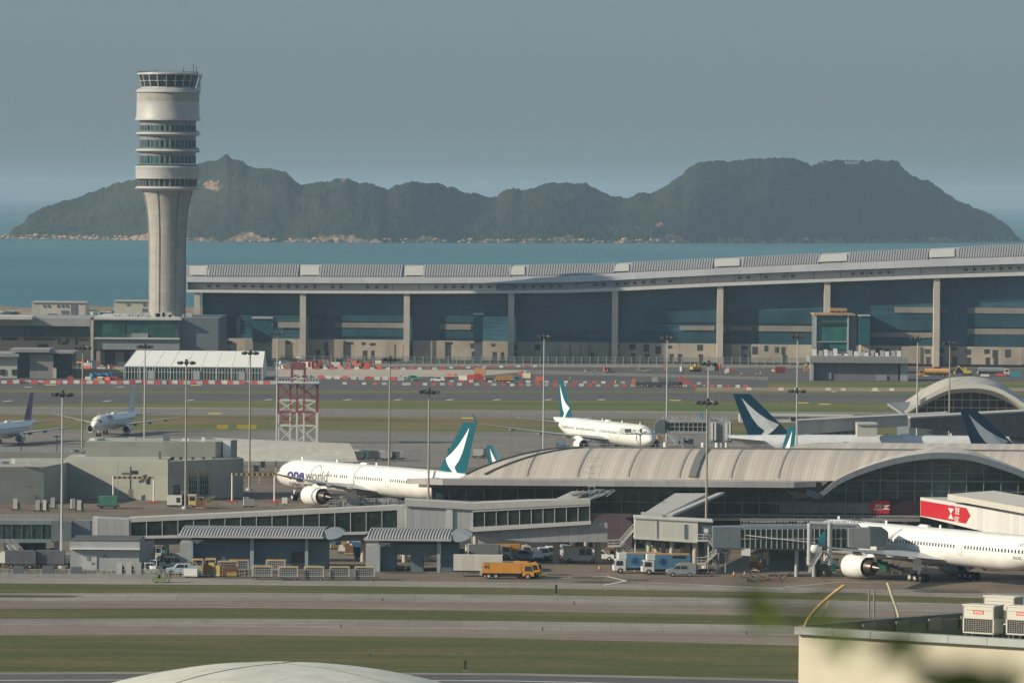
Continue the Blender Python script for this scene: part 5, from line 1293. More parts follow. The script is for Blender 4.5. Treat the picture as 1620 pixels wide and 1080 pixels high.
# flat grey switch room (110-243)
Yk = P(160, 903).y
sw = thing('switch_room', 'flat roofed pale grey switch room with a banded parapet at lower left', 'building', (Xat(170, Yk), Yk, 0))
KG = mat('switch_wall', (.38, .41, .42), .6, var=.05, pan=('wall', 2.4, 9, .12))
mb = W(); pbox(mb, 111, 220, 870, 903, Yk, 14, 0); mb.build('wall', KG, sw)
mb = W(); pbox(mb, 110, 221, 856.5, 867, Yk - .4, 15); mb.build('parapet', KG, sw)
mb = W(); pbox(mb, 110, 221, 867, 869, Yk - .9, 15); mb.build('canopy', WHITE, sw)
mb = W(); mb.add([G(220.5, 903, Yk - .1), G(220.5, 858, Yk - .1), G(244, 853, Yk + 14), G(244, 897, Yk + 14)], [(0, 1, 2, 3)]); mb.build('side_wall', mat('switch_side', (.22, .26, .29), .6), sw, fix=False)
mb = W(); slab(mb, [(112, 857.5), (219, 857.5), (243, 852.5), (128, 852.5)], Yk, .01) if 0 else mb.box(Xat(111, Yk), Yk, Zat(160, 856, Yk) + .02, Xat(220, Yk), Yk + 14, Zat(160, 856, Yk) + .2); mb.build('roof', mat('felt_dark', (.09, .09, .09)), sw)
mb = W(); pbox(mb, 131, 153, 877, 902, Yk - .12, .1); mb.build('door', mat('door_pale', (.48, .5, .5), .5), sw)
for q in ((137, 142, 879, 886), (144, 148, 889, 892)): mb = W(); pbox(mb, *q, Yk - .2, .06); mb.build('notice', mat('notice_green', (.18, .27, .24)), sw)
mb = W(); pbox(mb, 163, 168, 877, 880, Yk - .15, .1); mb.build('vent', GREYD, sw)

# ---------------------------------------------------------------- grey building group on the left
LB = mat('grey_green_panel', (.34, .345, .30), .7, var=.09, sc_=.12, pan=('wall', 3.0, 2.6, .10))
LBD = mat('grey_panel_light', (.37, .375, .33), .7, var=.08, sc_=.12, pan=('wall', 3.0, 2.6, .1))
def foot(par, pts, zt, name, m, z0=0):
    """footprint from ground points in the picture"""
    g_ = [P(x, y) for x, y in pts]; mb = W(); mb.prism([(p.x, p.y) for p in g_], z0, zt); return mb.build(name, m, par)
def foot2(par, front, zt, name, m, depth, z0=0):
    g_ = [P(x, y) for x, y in front]; pts = [(p.x, p.y) for p in g_]
    pts = pts + [(pts[-1][0] + depth[0], pts[-1][1] + depth[1]), (pts[0][0] + depth[0], pts[0][1] + depth[1])]
    mb = W(); mb.prism(pts, z0, zt); return mb.build(name, m, par)
def zof(px, yt, yg): Y = P(px, yg).y; return Zat(px, yt, Y)
lg = thing('cargo_office_building', 'joined grey panel buildings of different heights at the left, marked by a long diagonal shadow', 'building', tuple(P(200, 790)))
z1 = zof(69, 738, 797)
foot2(lg, [(-90, 797.5), (69, 797), (104, 790)], z1, 'front_block', LB, (0, 30))
z2 = zof(265, 727, 791.5)
foot2(lg, [(104, 788.5), (265, 791.5)], z2, 'main_block', LBD, (0, 26))
g3 = P(265, 791.7); g4 = P(385, 786)
dX, dY = g4.x - g3.x, g4.y - g3.y
mb = W(); mb.prism([(g3.x, g3.y), (g4.x, g4.y), (g4.x - 4, g4.y + 18), (g3.x - 4, g3.y + 26)], 0, z2 - .3); mb.build('side_block', LB, lg)
z3 = Zat(230, 698, P(134, 788).y + 8)
p0, p1 = P(134, 786), P(340, 786.5); mb = W(); mb.prism([(p0.x, p0.y + 1), (p1.x, p1.y + 1), (p1.x + 4, p1.y + 12), (p0.x, p0.y + 20)], z2 - 2, z3); mb.build('upper_block', LBD, lg)
mb = W(); mb.prism([(Xat(0, g3.y + 30), g3.y + 22), (Xat(133, g3.y + 30), g3.y + 22), (Xat(133, g3.y + 30), g3.y + 45), (Xat(-60, g3.y + 30), g3.y + 45)], 0, z2 + .4); mb.build('rear_block', mat('rear_roof', (.2, .2, .19)), lg)
def on_side(u, z, off=.12):
    d = Vector((dX, dY, 0)).normalized(); nn = Vector((d.y, -d.x, 0)); return Vector((g3.x + dX * u, g3.y + dY * u, z)) + nn * off
for u0, u1, za, zb in ((.28, .38, .8, 6.2), (.42, .53, .8, 6.2), (.08, .16, .1, 3.2)):
    mb = W(); mb.quad(on_side(u0, za), on_side(u1, za), on_side(u1, zb), on_side(u0, zb)); g_ = mb.build('window', GLASSD, lg, fix=False)
    mb = W()
    for k in range(1, 4): mb.bar(on_side(u0 + (u1-u0)*k/4, za, .16), on_side(u0 + (u1-u0)*k/4, zb, .16), .07, .07)
    for k in range(0, 6): mb.bar(on_side(u0, za + (zb-za)*k/5, .16), on_side(u1, za + (zb-za)*k/5, .16), .06, .06)
    mb.build('window_bars', MULL, g_)
YM = P(200, 790.5).y - .05
for x0, x1, y0, y1, nm_, m_ in ((240, 261, 748, 786, 'window', GLASSD), (208, 219, 744, 750, 'vent', DARK), (193, 207, 747, 751, 'louvre', GREYD), (231, 238, 757, 765, 'vent', DARK), (203, 211, 774, 789, 'door', mat('door_brown', (.22, .20, .17)))):
    mb = W(); pbox(mb, x0, x1, y0, y1, P((x0+x1)/2, 790.9).y - .18, .1); w_ = mb.build(nm_, m_, lg)
    if nm_ == 'window':
        mb = W()
        for k in range(5): x = x0 + (x1 - x0) * k / 4; mb.bar(G(x, y0, P(x, 790.9).y - .3), G(x, y1, P(x, 790.9).y - .3), .07, .07)
        for k in range(7): y = y0 + (y1 - y0) * k / 6; Y = P(250, 790.9).y - .3; mb.bar(G(x0, y, Y), G(x1, y, Y), .06, .06)
        mb.build('window_bars', MULL, w_)
for x0, x1 in ((118, 137), (152, 176)): mb = W(); pbox(mb, x0, x1, 769, 789, P(x0, 788.7).y - .15, .1); mb.build('panel', mat('brown_panel', (.22, .19, .165), .7), lg)
for x0, x1, y0, y1 in ((40, 46, 767, 769), (52, 55, 783, 797), (-2, 7, 770, 796)): mb = W(); pbox(mb, x0, x1, y0, y1, P(x0, 797).y - .15, .1); mb.build('opening', GREYD, lg)
for x0, x1, y0, y1 in ((251, 254, 714, 727),): mb = W(); pbox(mb, x0, x1, y0, y1, P(230, 790).y - .1, 2); mb.build('chimney', GREYD, lg)
for px in (273, 286, 305, 322, 338): mb = W(); c = G(px, 725, g3.y + 6 + (px-273)*.1); mb.box(c.x - .3, c.y, c.z - .6, c.x + .3, c.y + .5, c.z + .3); mb.build('roof_vent', DARK, lg)
mb = W(); c = G(360, 718, g3.y + 22); mb.box(c.x - .8, c.y - 4, c.z - 2.2, c.x + .8, c.y - 2, c.z + 3.0); mb.build('white_stair_core', WHITE, lg)
for px, zt_ in ((33.5, 690), (90, 688)):
    t = thing('short_mast', 'short dark mast on the roof of the grey building group, %s of the two' % ('left' if px < 50 else 'right'), 'mast', G(px, 723, g3.y + 26))
    c = G(px, 728, g3.y + 26); mb = W(); mb.bar(c, (c.x, c.y, Zat(px, zt_, c.y)), .18, .18); mb.build('pole', DARK, t)
    mb = W(); mb.bar((c.x - .8, c.y, Zat(px, zt_, c.y) - .3), (c.x + .8, c.y, Zat(px, zt_, c.y) - .3), .25, .25); mb.build('lamp', DARK, t)
t = thing('roof_tank', 'grey roof tank and ducts beside the highest grey block at left', 'tank', G(118, 722, g3.y + 24))
mb = W(); c = G(118, 720, g3.y + 24); mb.cyl((c.x, c.y, c.z - 1), (c.x, c.y, c.z + 1.2), 1.0, n=14); mb.build('drum', GREYD, t, smooth=40)
mb = W()
for k in range(5): mb.box(c.x - 3 - k * .9, c.y, c.z - 1, c.x - 2.4 - k * .9, c.y + 1, c.z + rnd.uniform(-.3, .8))
mb.build('duct', STEEL, t)

r11 = random.Random(6)
for k in range(14):
    px = r11.uniform(-5, 64) if k < 5 else r11.uniform(140, 330); Y = P(60, 797).y + r11.uniform(3, 16) if k < 5 else P(200, 787).y + r11.uniform(4, 9); z = z1 if k < 5 else z3
    x = Xat(px, Y); w_, h = r11.uniform(.5, 1.6), r11.uniform(.3, 1.1); mb = W(); mb.box(x - w_/2, Y, z - .02, x + w_/2, Y + .8, z + h); mb.build('roof_unit', (STEEL, GREYD, WHITE)[k % 3], lg)
for px, m_ in ((20, GREYD), (186, STEEL), (225, GREYD)):
    Y = (P(px, 797).y if px < 69 else P(px, 790.5).y) - .2; mb = W(); mb.bar((Xat(px, Y), Y, 0), (Xat(px, Y), Y, (z1 if px < 69 else z2) - .3), .14, .14); mb.build('downpipe', m_, lg)
mb = W(); Y = P(30, 797).y - .1; mb.box(Xat(-80, Y), Y, z1, Xat(69, Y), Y + .3, z1 + .25); mb.build('parapet_cap', STEEL, lg)
# ---------------------------------------------------------------- sand coloured ribbed roof behind
sr = thing('ribbed_shelter', 'low shelter with a large pale ribbed curved roof behind the nose of the lettered widebody', 'shelter', (Xat(450, 1290, 710), 1290, 0))
Yn, Yf_ = 1276.0, 1300.0
A0, A1, B0, B1 = G(372, 729, Yn), G(566, 730, Yn), G(335, 692, Yf_), G(552, 701, Yf_)
mb = W(); n = 8; vs = []
for i in range(n + 1):
    u = i / n; h = math.sin(math.pi * .5 * u); l_ = A0.lerp(B0, u); r_ = A1.lerp(B1, u); l_.z = A0.z + (B0.z - A0.z) * h; r_.z = A1.z + (B1.z - A1.z) * h; vs += [l_, r_]
mb.add(vs, [(2*i, 2*i+1, 2*i+3, 2*i+2) for i in range(n)]); mb.build('roof', mat('sand_roof', (.52, .49, .42), .6, var=.07, pan=('roof', 1.6, 3, .12)), sr, smooth=40, fix=False)
for u in (0.02, .33, .66, .98): a = vs[0].lerp(vs[1], u); mb = W(); mb.bar((a.x, a.y + 1, 0), (a.x, a.y + 1, a.z), .35, .35); mb.build('post', STEEL, sr)
for u in (0.02, .33, .66, .98): a = vs[-2].lerp(vs[-1], u); mb = W(); mb.bar((a.x, a.y - .5, 0), (a.x, a.y - .5, a.z), .35, .35); mb.build('post', STEEL, sr)

# ---------------------------------------------------------------- red and white lattice tower
Yr = 64 * F / (706 - 2.5 - HOR); rt = thing('lattice_tower', 'red and white banded steel lattice tower with a small cabin on top', 'lattice tower', (Xat(470, Yr, 690), Yr, 0))
RW = [mat('lattice_white', (.6, .6, .58), .5), mat('lattice_red', (.25, .045, .05), .5)]
s_ = F / Yr; hw = 31 / s_; zT = Zat(470, 606, Yr); lev = [0, Zat(470, 673, Yr), Zat(470, 652, Yr), Zat(470, 633, Yr), zT]
def legs(name, xs_, z0, z1, m_, wd=.5):
    for (x, y) in xs_: mb = MB(); mb.bar((x, y, z0), (x, y, z1), wd, wd); mb.build(name, m_, rt)
corners = [(-hw, -2), (-hw, 5), (hw, -2), (hw, 5), (0, -2), (-hw * .4, 5), (hw * .35, -2)]
for i in range(4): legs('leg', corners, lev[i], lev[i+1], RW[(1, 0, 1, 1)[i] if i else 0], .42)
for i in range(4):
    mb = MB()
    for y in (-2, 5):
        xs_ = [-hw, -hw * .1, hw]
        for xa, xb_ in zip(xs_, xs_[1:]): mb.bar((xa, y, lev[i]), (xb_, y, lev[i+1]), .2, .2); mb.bar((xb_, y, lev[i]), (xa, y, lev[i+1]), .2, .2)
        mb.bar((-hw, y, lev[i+1]), (hw, y, lev[i+1]), .25, .25)
    mb.build('bracing', RW[(0, 1, 0, 1)[i]], rt)
mb = MB(); mb.box(-hw - .6, -3, zT, hw + .6, 6, zT + .3)
for x in [(-hw - .5) + k * (2*hw + 1) / 14 for k in range(15)]: mb.bar((x, -3, zT), (x, -3, zT + 1.3), .1, .1)
mb.bar((-hw - .6, -3, zT + 1.3), (hw + .6, -3, zT + 1.3), .12, .12); mb.build('platform', RW[0], rt)
zc0 = zT + .3; cw = 10 / s_; cx = 1 / s_
legs('cabin_leg', [(cx - cw, -1), (cx + cw, -1), (cx - cw, 3), (cx + cw, 3)], zc0, Zat(470, 575, Yr), RW[1], .45)
mb = MB()
for k in range(5):
    z = zc0 + k * 1.05; mb.bar((cx - cw, -1, z), (cx + cw, -1, z), .22, .22); mb.bar((cx - cw, -1, z), (cx + cw, -1, z + 1.05), .2, .2)
mb.build('cabin_ladder', RW[0], rt)
mb = MB(); zq = Zat(470, 584, Yr); zq2 = Zat(470, 573, Yr); mb.box(cx - cw, -1.2, zq, cx + cw, 3.2, zq2); mb.build('cabin', mat('cabin_maroon', (.2, .07, .09)), rt)
mb = MB(); mb.bar((cx, 1, zq2), (cx, 1, zq2 + 2.2), .15, .15); mb.box(cx - .7, .4, zq2 + 1, cx + .7, 1.6, zq2 + 1.5); mb.build('aerial', RW[0], rt)

# ---------------------------------------------------------------- flood light masts
LAMP = mat('lamp_housing', (.05, .05, .055), .5)
MASTC = mat('mast_galvanised', (.30, .27, .22), .55, var=.12, sc_=.4)
MASTW = mat('mast_white', (.40, .41, .42), .5, var=.06)
def mast(h, m_, k=0):
    t = thing('flood_light_mast', 'tall mast', 'light mast', (0, 0, 0), 0, 'flood light masts across the apron')
    mb = MB(); mb.cyl((0, 0, 0), (0, 0, h), .25, .13, n=12); mb.build('pole', m_, t, smooth=40)
    mb = MB(); mb.cyl((0, 0, 0), (0, 0, .5), .75, n=12); mb.build('base', STEEL, t)
    mb = MB(); pts = [(1.15 * math.cos(a), 1.15 * math.sin(a), h - .5) for a in [i * math.pi / 5 for i in range(11)]]; mb.tube(pts, .07, 5); mb.cyl((0, 0, h - .9), (0, 0, h + .2), .3, n=8)
    for i in range(4): a = i * math.pi / 2; mb.bar((0, 0, h - .6), (1.15*math.cos(a), 1.15*math.sin(a), h - .5), .08, .08)
    c = mb.build('head_ring', LAMP, t)
    for i in range(8):
        a = i * math.pi / 4 + .3 * k; x, y = 1.45 * math.cos(a), 1.45 * math.sin(a); mb = MB()
        mb.T = Matrix.Translation((x, y, h - .45)) @ Matrix.Rotation(a, 4, 'Z') @ Matrix.Rotation(R(25), 4, 'Y'); mb.box(-.1, -.33, -.3, .42, .33, .22); mb.box(.42, -.28, -.24, .46, .28, .17)
        mb.build('floodlight', LAMP, t)
    return t
MS = [(99, 617, 30, 1, 'pale mast in front of the grey building group at far left'), (131, 545, 30, 0, 'mast just left of the taxiing white twin jet'), (229.5, 543, 30, 1, 'pale mast rising behind the highest grey block, before the marquee'),
 (295, 568, 30, 0, 'mast standing in front of the grey building windows'), (396, 553, 30, 0, 'mast by the sand coloured ribbed roof, right of the marquee'), (439, 523, 30, 1, 'slim mast beside the red and white lattice tower'),
 (617, 563, 30, 0, 'mast behind the middle of the lettered white widebody'), (679, 613, 30, 0, 'mast by the pointed eave at the left end of the curved roof'), (861, 528, 30, 1, 'mast left of the teal fin of the white twin in the middle'),
 (1056, 530, 30, 1, 'mast behind the nose of the white twin parked nose right'), (1121, 570, 30, 1, 'farther of two masts that line up over the roof step'), (1119, 630, 29, 0, 'nearer of two masts that line up, ending behind the white docking block'),
 (1262, 528, 30, 1, 'tall far mast left of the green glass block'), (1261, 613, 24, 1, 'shorter mast just behind the roof ridge left of the arch'), (1452, 531, 30, 1, 'mast left of the far pale arched hall'), (1503, 538, 30, 0, 'mast in front of the far pale arched hall')]
M0 = {}
first = {}
for i, (px, py, h, k, lab) in enumerate(MS):
    r_ = ray(px, py); t_ = (h + .2 - CAMH) / r_.z; x, y = r_.x * t_, r_.y * t_
    key = (h, k)
    if key not in first: first[key] = mast(h, (MASTC, MASTW)[k], i); o = first[key]; o.location = (x, y, 0)
    else: o = copy_tree(first[key], (x, y, 0), i * .7)
    o['label'] = 'flood light ' + lab
# ---------------------------------------------------------------- docking bridges
def rail(mb, a, b_, h=1.05, n=None, w_=.05):
    a = Vector(a); b_ = Vector(b_); n = n or max(2, int((b_ - a).length / .7)); up = Vector((0, 0, h))
    for i in range(n + 1): p = a.lerp(b_, i / n); mb.bar(p, p + up, w_, w_)
    mb.bar(a + up, b_ + up, w_ * 1.3, w_ * 1.3); mb.bar(a + up * .5, b_ + up * .5, w_, w_)
def flight(t, pts, dy=1.1):
    """stair flights / landings through world points, with stringers, treads and rails"""
    for a, b_ in zip(pts, pts[1:]):
        a = Vector(a); b_ = Vector(b_); o = Vector((0, dy, 0)); mb = W()
        mb.bar(a, b_, .12, .25); mb.bar(a + o, b_ + o, .12, .25)
        n = max(1, int(abs(b_.z - a.z) / .25))
        if n > 1:
            for i in range(n): p = a.lerp(b_, (i + .5) / n); mb.box(p.x - .15, a.y, p.z, p.x + .15, a.y + dy, p.z + .05)
        else: mb.box(min(a.x, b_.x), a.y, a.z - .05, max(a.x, b_.x), a.y + dy, a.z + .05)
        rail(mb, a, b_); rail(mb, a + o, b_ + o); mb.build('stair_flight' if n > 1 else 'landing', STAIR, t)
STAIR = mat('stair_steel', (.50, .50, .49), .5, var=.05)
JWHITE = mat('jetway_white', (.64, .63, .58), .5, var=.05, pan=('wall', 1.55, 30, .18))
JY = 966.0
jw = thing('docking_bridge', 'white panelled docking block on round columns in front of the terminal, stairs at both ends', 'jetway', (Xat(1065, JY), JY, 0))
mb = W(); slab(mb, [(1004, 850), (1104, 857), (1104, 824), (1004, 818)], JY, 6); mb.build('cabin', JWHITE, jw)
mb = W(); slab(mb, [(1102, 857), (1128, 858), (1128, 825), (1102, 823.5)], JY + .25, 5.6); mb.build('dark_cabin', mat('jet_dark', (.12, .15, .17), .6, pan=('wall', 2, 30, .2)), jw)
mb = W(); slab(mb, [(1003, 819.5), (1128, 826), (1128, 823.5), (1003, 817)], JY - .2, 6.4); slab(mb, [(1003, 852), (1103, 858.5), (1103, 856), (1003, 849.5)], JY - .15, 6.2); mb.build('trim', mat('trim_cream', (.6, .59, .54), .5), jw)
mb = W(); slab(mb, [(1082.5, 852), (1086.5, 852), (1086.5, 829), (1082.5, 829)], JY - .1, .1); slab(mb, [(1039, 853), (1039.9, 853), (1039.9, 821), (1039, 821)], JY - .1, .1); mb.build('ladder', GREYD, jw)
mb = W(); c = G(1117, 839, JY - .2); mb.cyl(c, c + Vector((0, -.4, 0)), .4, n=16); mb.build('floodlight', WHITE, jw)
for px, d in ((1027, 0), (1050, 2), (1063, 0), (1100, 0), (1088, 3), (1040, 4)):
    c = P(px, 905); mb = W(); mb.cyl((c.x, JY + 1 + d, 0), (c.x, JY + 1 + d, 5.2), .42 if px != 1100 else .5, n=14); mb.build('column', CREAMC, jw, smooth=40)
mb = W(); mb.prism([(Xat(1014, JY), JY + 1), (Xat(1106, JY), JY + 1), (Xat(1106, JY), JY + 5), (Xat(1014, JY), JY + 5)], 4.9, Zat(1050, 853, JY) - .05); mb.build('beam', mat('under_dark', (.1, .11, .12)), jw)
# sloping roofed link from the block up to the terminal
mb = W(); a, b_, c, d = G(1014, 818, JY + 5), G(1049, 818, JY + 5), G(1121, 783, FY - 5), G(1068, 783, FY - 5)
a2, b2, c2, d2 = [Vector((p.x, p.y, p.z - 2.6)) for p in (a, b_, c, d)]
mb.loft([[a2, b2, b_, a], [d2, c2, c, d]]); mb.build('link_corridor', mat('link_wall', (.10, .13, .16), .5, pan=('wall', 2, 10, .3)), jw)
up = Vector((0, 0, .4)); mb = W(); k = G(1014, 814, JY + 4); kk = G(1049, 814, JY + 4)
mb.loft([[a, b_, b_ + up, a + up], [d, c, c + up, d + up]]); mb.loft([[G(1014, 821, JY + 3.5), G(1048, 821, JY + 3.5), G(1048, 811, JY + 3.5), G(1014, 809, JY + 3.5)], [a, b_, b_ + up, a + up]]); mb.build('link_roof', mat('walk_roof', (.44,.43,.41)), jw)
mb = W(); off = Vector((1.6, 0, .1)); mb.loft([[b_ + off * .2 + up, b_ + off + up, b_ + off, b_ + off * .2], [c + off + up, c + off * 1.8 + up, c + off * 1.8, c + off]]); mb.build('link_side_roof', mat('walk_roof', (.44,.43,.41)), jw)
# stairs left
zc1 = Zat(1003, 838, JY)
L_ = [G(1003, 838, JY + 1), G(980, 863.5, JY + 1), G(962, 864, JY + 1)]
st1 = thing('steel_staircase', 'pale steel staircase at the left end of the white docking block', 'staircase', (Xat(980, JY), JY + 1, 0))
flight(st1, [L_[0], L_[1], L_[2]]); flight(st1, [G(980, 864, JY + 2.4), G(1012, 886, JY + 2.4), G(975, 905, JY + 2.4)][:2]); flight(st1, [G(1012, 886, JY + 3.6), G(982, 903, JY + 3.6)])
mb = W(); c = G(976, 864, JY + 1.5); mb.cyl((c.x, c.y, 0), (c.x, c.y, c.z), .16, n=8); mb.build('post', STAIR, st1)
mb = W(); c = G(1005, 864, JY + 1.5); mb.cyl((c.x, c.y, 0), (c.x, c.y, c.z + 2), .12, n=8); mb.build('post', STAIR, st1)
st2 = thing('steel_staircase', 'zigzag pale steel staircase at the right end of the white docking block', 'staircase', (Xat(1130, JY), JY, 0))
flight(st2, [G(1104, 855, JY - 1.2), G(1121, 855, JY - 1.2)]); flight(st2, [G(1121, 855, JY - 1.2), G(1136, 874, JY - 1.2), G(1118, 876, JY - 1.2)][:2]); flight(st2, [G(1134, 874, JY - 2.4), G(1116, 891, JY - 2.4), G(1103, 891.5, JY - 2.4)])
flight(st2, [G(1116, 891, JY - 1.2), G(1136, 872, JY - 1.2)]); flight(st2, [G(1122, 852, JY + .6), G(1144, 874, JY + .6), G(1156, 874, JY + .6)]); flight(st2, [G(1128, 891, JY), G(1140, 911, JY)])
for px, py in ((1121, 855), (1137, 873), (1148, 874)): c = G(px, py, JY - .6); mb = W(); mb.cyl((c.x, c.y, 0), (c.x, c.y, c.z + (2 if px == 1137 else 0)), .13, n=8); mb.build('post', STAIR, st2)
for px in (1107, 1112, 1118, 1124):
    c = P(px, 907); t = thing('folded_pushchair', 'pushchair among the few parked under the right end stairs, %s' % {1107: 'by the thick column', 1112: 'second from the thick column', 1118: 'third from the thick column', 1124: 'nearest the stair foot'}[px], 'pushchair', tuple(c))
    mb = MB(); mb.bar((-.25, 0, .1), (.3, 0, 1.0), .06); mb.bar((.25, 0, .1), (-.3, 0, .9), .06); mb.box(-.25, -.2, .35, .25, .2, .7); mb.build('frame', DARK, t)
    for x in (-.25, .25): mb = MB(); mb.cyl((x, -.25, .12), (x, .25, .12), .12, n=8); mb.build('wheel', TYRE, t)
# glazed boarding tunnel to the right widebody
TG = mat('tunnel_glass', (.03, .055, .06), .15, var=.8, sc_=.8, spec=.7)
bt2 = thing('boarding_tunnel', 'glazed boarding tunnel on a wheeled pylon reaching the nearest widebody at the right', 'jetway', (Xat(1290, 962), 962, 0))
TY2 = 955.0
Ygap = 958.0
glazed(bt2, 1170, 1356, 838, 834, 866, 869, TY2, 22, TG, MULL, 1, 'tunnel_glazing')
mb = W(); slab(mb, [(1128, 868), (1358, 871), (1358, 866), (1128, 863)], TY2 + .2, 3.6); slab(mb, [(1128, 838), (1358, 836), (1358, 829), (1128, 833)], TY2 - .1, 3.6); mb.build('tunnel_frame', mat('tunnel_bluegrey', (.17, .21, .24), .6), bt2)
mb = W(); slab(mb, [(1128, 866), (1172, 867), (1172, 834), (1128, 834)], TY2 - .2, 3.8); mb.build('inner_tunnel', mat('tunnel_wall', (.14, .17, .20), .6, pan=('wall', 2.2, 30, .3)), bt2)
mb = W(); slab(mb, [(1343, 866), (1377, 868), (1377, 836), (1343, 836)], TY2 - 5, 5); mb.build('cab', mat('cab_grey', (.19, .21, .22), .5, pan=('wall', .9, 30, .3)), bt2)
mb = W(); slab(mb, [(1377, 864), (1398, 864), (1406, 850), (1405, 841), (1398, 836), (1377, 835)], TY2 - 5.5, 6); mb.build('bellows', mat('bellows_blue', (.05, .07, .09), .7, pan=('wall', .5, 30, .4)), bt2)
mb = W()
for x in range(1172, 1400, 5):
    c = G(x, 829, TY2 + 1); mb.bar(c, c + Vector((0, 0, .9 + .4 * rnd.random())), .07, .07)
    if rnd.random() < .5: mb.bar(c + Vector((0, 0, .4)), c + Vector((rnd.uniform(.3, 1.2), 0, .4)), .12, .12)
for y in (829, 824, 821): mb.bar(G(1172, y, TY2 + 1), G(1353, y, TY2 + 1), .07, .07)
mb.build('cable_tray', STEEL, bt2)
mb = W(); mb.bar(G(1180, 846, TY2 - .4), G(1215, 850, TY2 - .4), .12); mb.bar(G(1215, 850, TY2 - .4), G(1290, 858, TY2 - .4), .1); mb.build('conduit', WHITE, bt2)
for px in (1281, 1313):
    mb = W(); c = G(px, 827, TY2 - 1.2); mb.cyl((c.x, c.y, 2.2), (c.x, c.y, c.z), .42, n=14); mb.build('lift_column', mat('column_grey', (.34, .36, .37), .5), bt2, smooth=40)
mb = W(); a, b_ = G(1281, 827, TY2 - 1.2), G(1356, 830, TY2 - 1.2); mb.tube([a, b_, b_ + Vector((.6, 0, -.7))], .3, 8); mb.build('top_pipe', mat('column_grey', (.34,.36,.37)), bt2)
c = P(1306, 912); mb = W(); mb.box(c.x - 3.4, c.y, .9, c.x + .6, c.y + 1, 2.2); mb.build('bogie_frame', mat('bogie_dark', (.12, .13, .14)), bt2)
for dx in (-1.0, .5): mb = W(); mb.cyl((c.x + dx, c.y - .3, .6), (c.x + dx, c.y + .2, .6), .6, n=16); mb.build('wheel', TYRE, bt2, smooth=40)
for px, py in ((1262, 860), (1290, 862)): mb = W(); mb.cyl((Xat(px, TY2), TY2 + 2, 0), (Xat(px, TY2), TY2 + 2, 5.6), .35, n=12); mb.build('column', mat('column_grey', (.34,.36,.37)), bt2)
flight(bt2, [G(1300, 873, TY2 - 2), G(1280, 905, TY2 - 2)])
mb = W(); slab(mb, [(1216, 903), (1275, 903), (1275, 866), (1216, 866)], TY2 + 5, .6); mb.build('service_room', mat('service_bluegrey', (.11, .14, .16), .6, pan=('wall', 2.4, 2.2, .3)), bt2)
for x in (1219, 1229, 1240, 1258): mb = W(); slab(mb, [(x, 886), (x + 8, 886), (x + 8, 870), (x, 870)], TY2 + 4.7, .2); mb.build('window', GLASSD, bt2)
mb = W(); c = G(1290, 868, TY2 - 1); mb.lathe([(.02, -.8), (.8, -.6), (1.1, 0), (.9, .7), (.02, .8)], 14, c); mb.build('air_unit', WHITE, bt2, smooth=60)
bx = thing('hanging_box', 'white hanging equipment box under the glazed tunnel right of the zigzag stairs', 'equipment box', G(1180, 878, TY2 + 2))
mb = W(); slab(mb, [(1173, 878), (1187, 879), (1187, 867), (1173, 866)], TY2, 1.2); mb.build('casing', WHITE, bx)
mb = W(); mb.bar(G(1176, 878, TY2 + .5), G(1176, 905, TY2 + .5), .12); mb.bar(G(1184, 878, TY2 + .5), G(1184, 905, TY2 + .5), .12); mb.build('legs', DARK, bx)
# left docking bridge (0-140)
lj = thing('docking_bridge', 'shaded glass sided docking bridge at the left edge joining the long walkway', 'jetway', (Xat(60, 975), 975, 0))
LJY = 975.0
glazed(lj, -60, 82, 828, 829, 852, 853, LJY, 9, TG, GREYD, 0)
mb = W(); slab(mb, [(-60, 858), (84, 858), (84, 852.5), (-60, 851.5)], LJY - .2, 4); slab(mb, [(-60, 829), (84, 829.5), (84, 823.5), (-60, 822)], LJY - .2, 4); mb.build('frame', mat('tunnel_bluegrey', (.17,.21,.24)), lj)
mb = W(); slab(mb, [(81, 857), (113, 855), (113, 825), (81, 824)], LJY - .5, 4.6); mb.build('cab', mat('jet_dark', (.12,.15,.17)), lj)
mb = W(); slab(mb, [(113, 854), (143, 853), (143, 824), (118, 823), (113, 828)], LJY + .5, 4.2); mb.build('rotunda', mat('rotunda_grey', (.19, .22, .25), .6, pan=('wall', 1.2, 30, .3)), lj)
mb = W()
for x in range(0, 92, 3): c = G(x, 823, LJY); mb.bar(c, c + Vector((0, 0, 1.1)), .06, .06)
for y in (823, 819, 815): mb.bar(G(-5, y, LJY), G(92, y, LJY), .06, .06)
mb.build('roof_rail', STEEL, lj)
mb = W(); slab(mb, [(30, 882), (72, 882), (72, 858), (30, 858)], LJY + 2, 2); mb.build('service_room', mat('service_bluegrey', (.11,.14,.16)), lj)
for x in (36, 54): mb = W(); slab(mb, [(x, 875), (x + (8 if x < 50 else 16), 875), (x + (8 if x < 50 else 16), 861), (x, 861)], LJY + 1.6, .3); mb.build('window', GLASSD, lj)
flight(lj, [G(10, 862, LJY - 1), G(28, 884, LJY - 1)]); flight(lj, [G(40, 884, LJY - 1), G(20, 862, LJY - 1)])
for x in (5, 86, 128): mb = W(); c = P(x, 893); mb.cyl((c.x, LJY + 2, 0), (c.x, LJY + 2, 5), .4, n=12); mb.build('column', mat('column_grey', (.34,.36,.37)), lj)
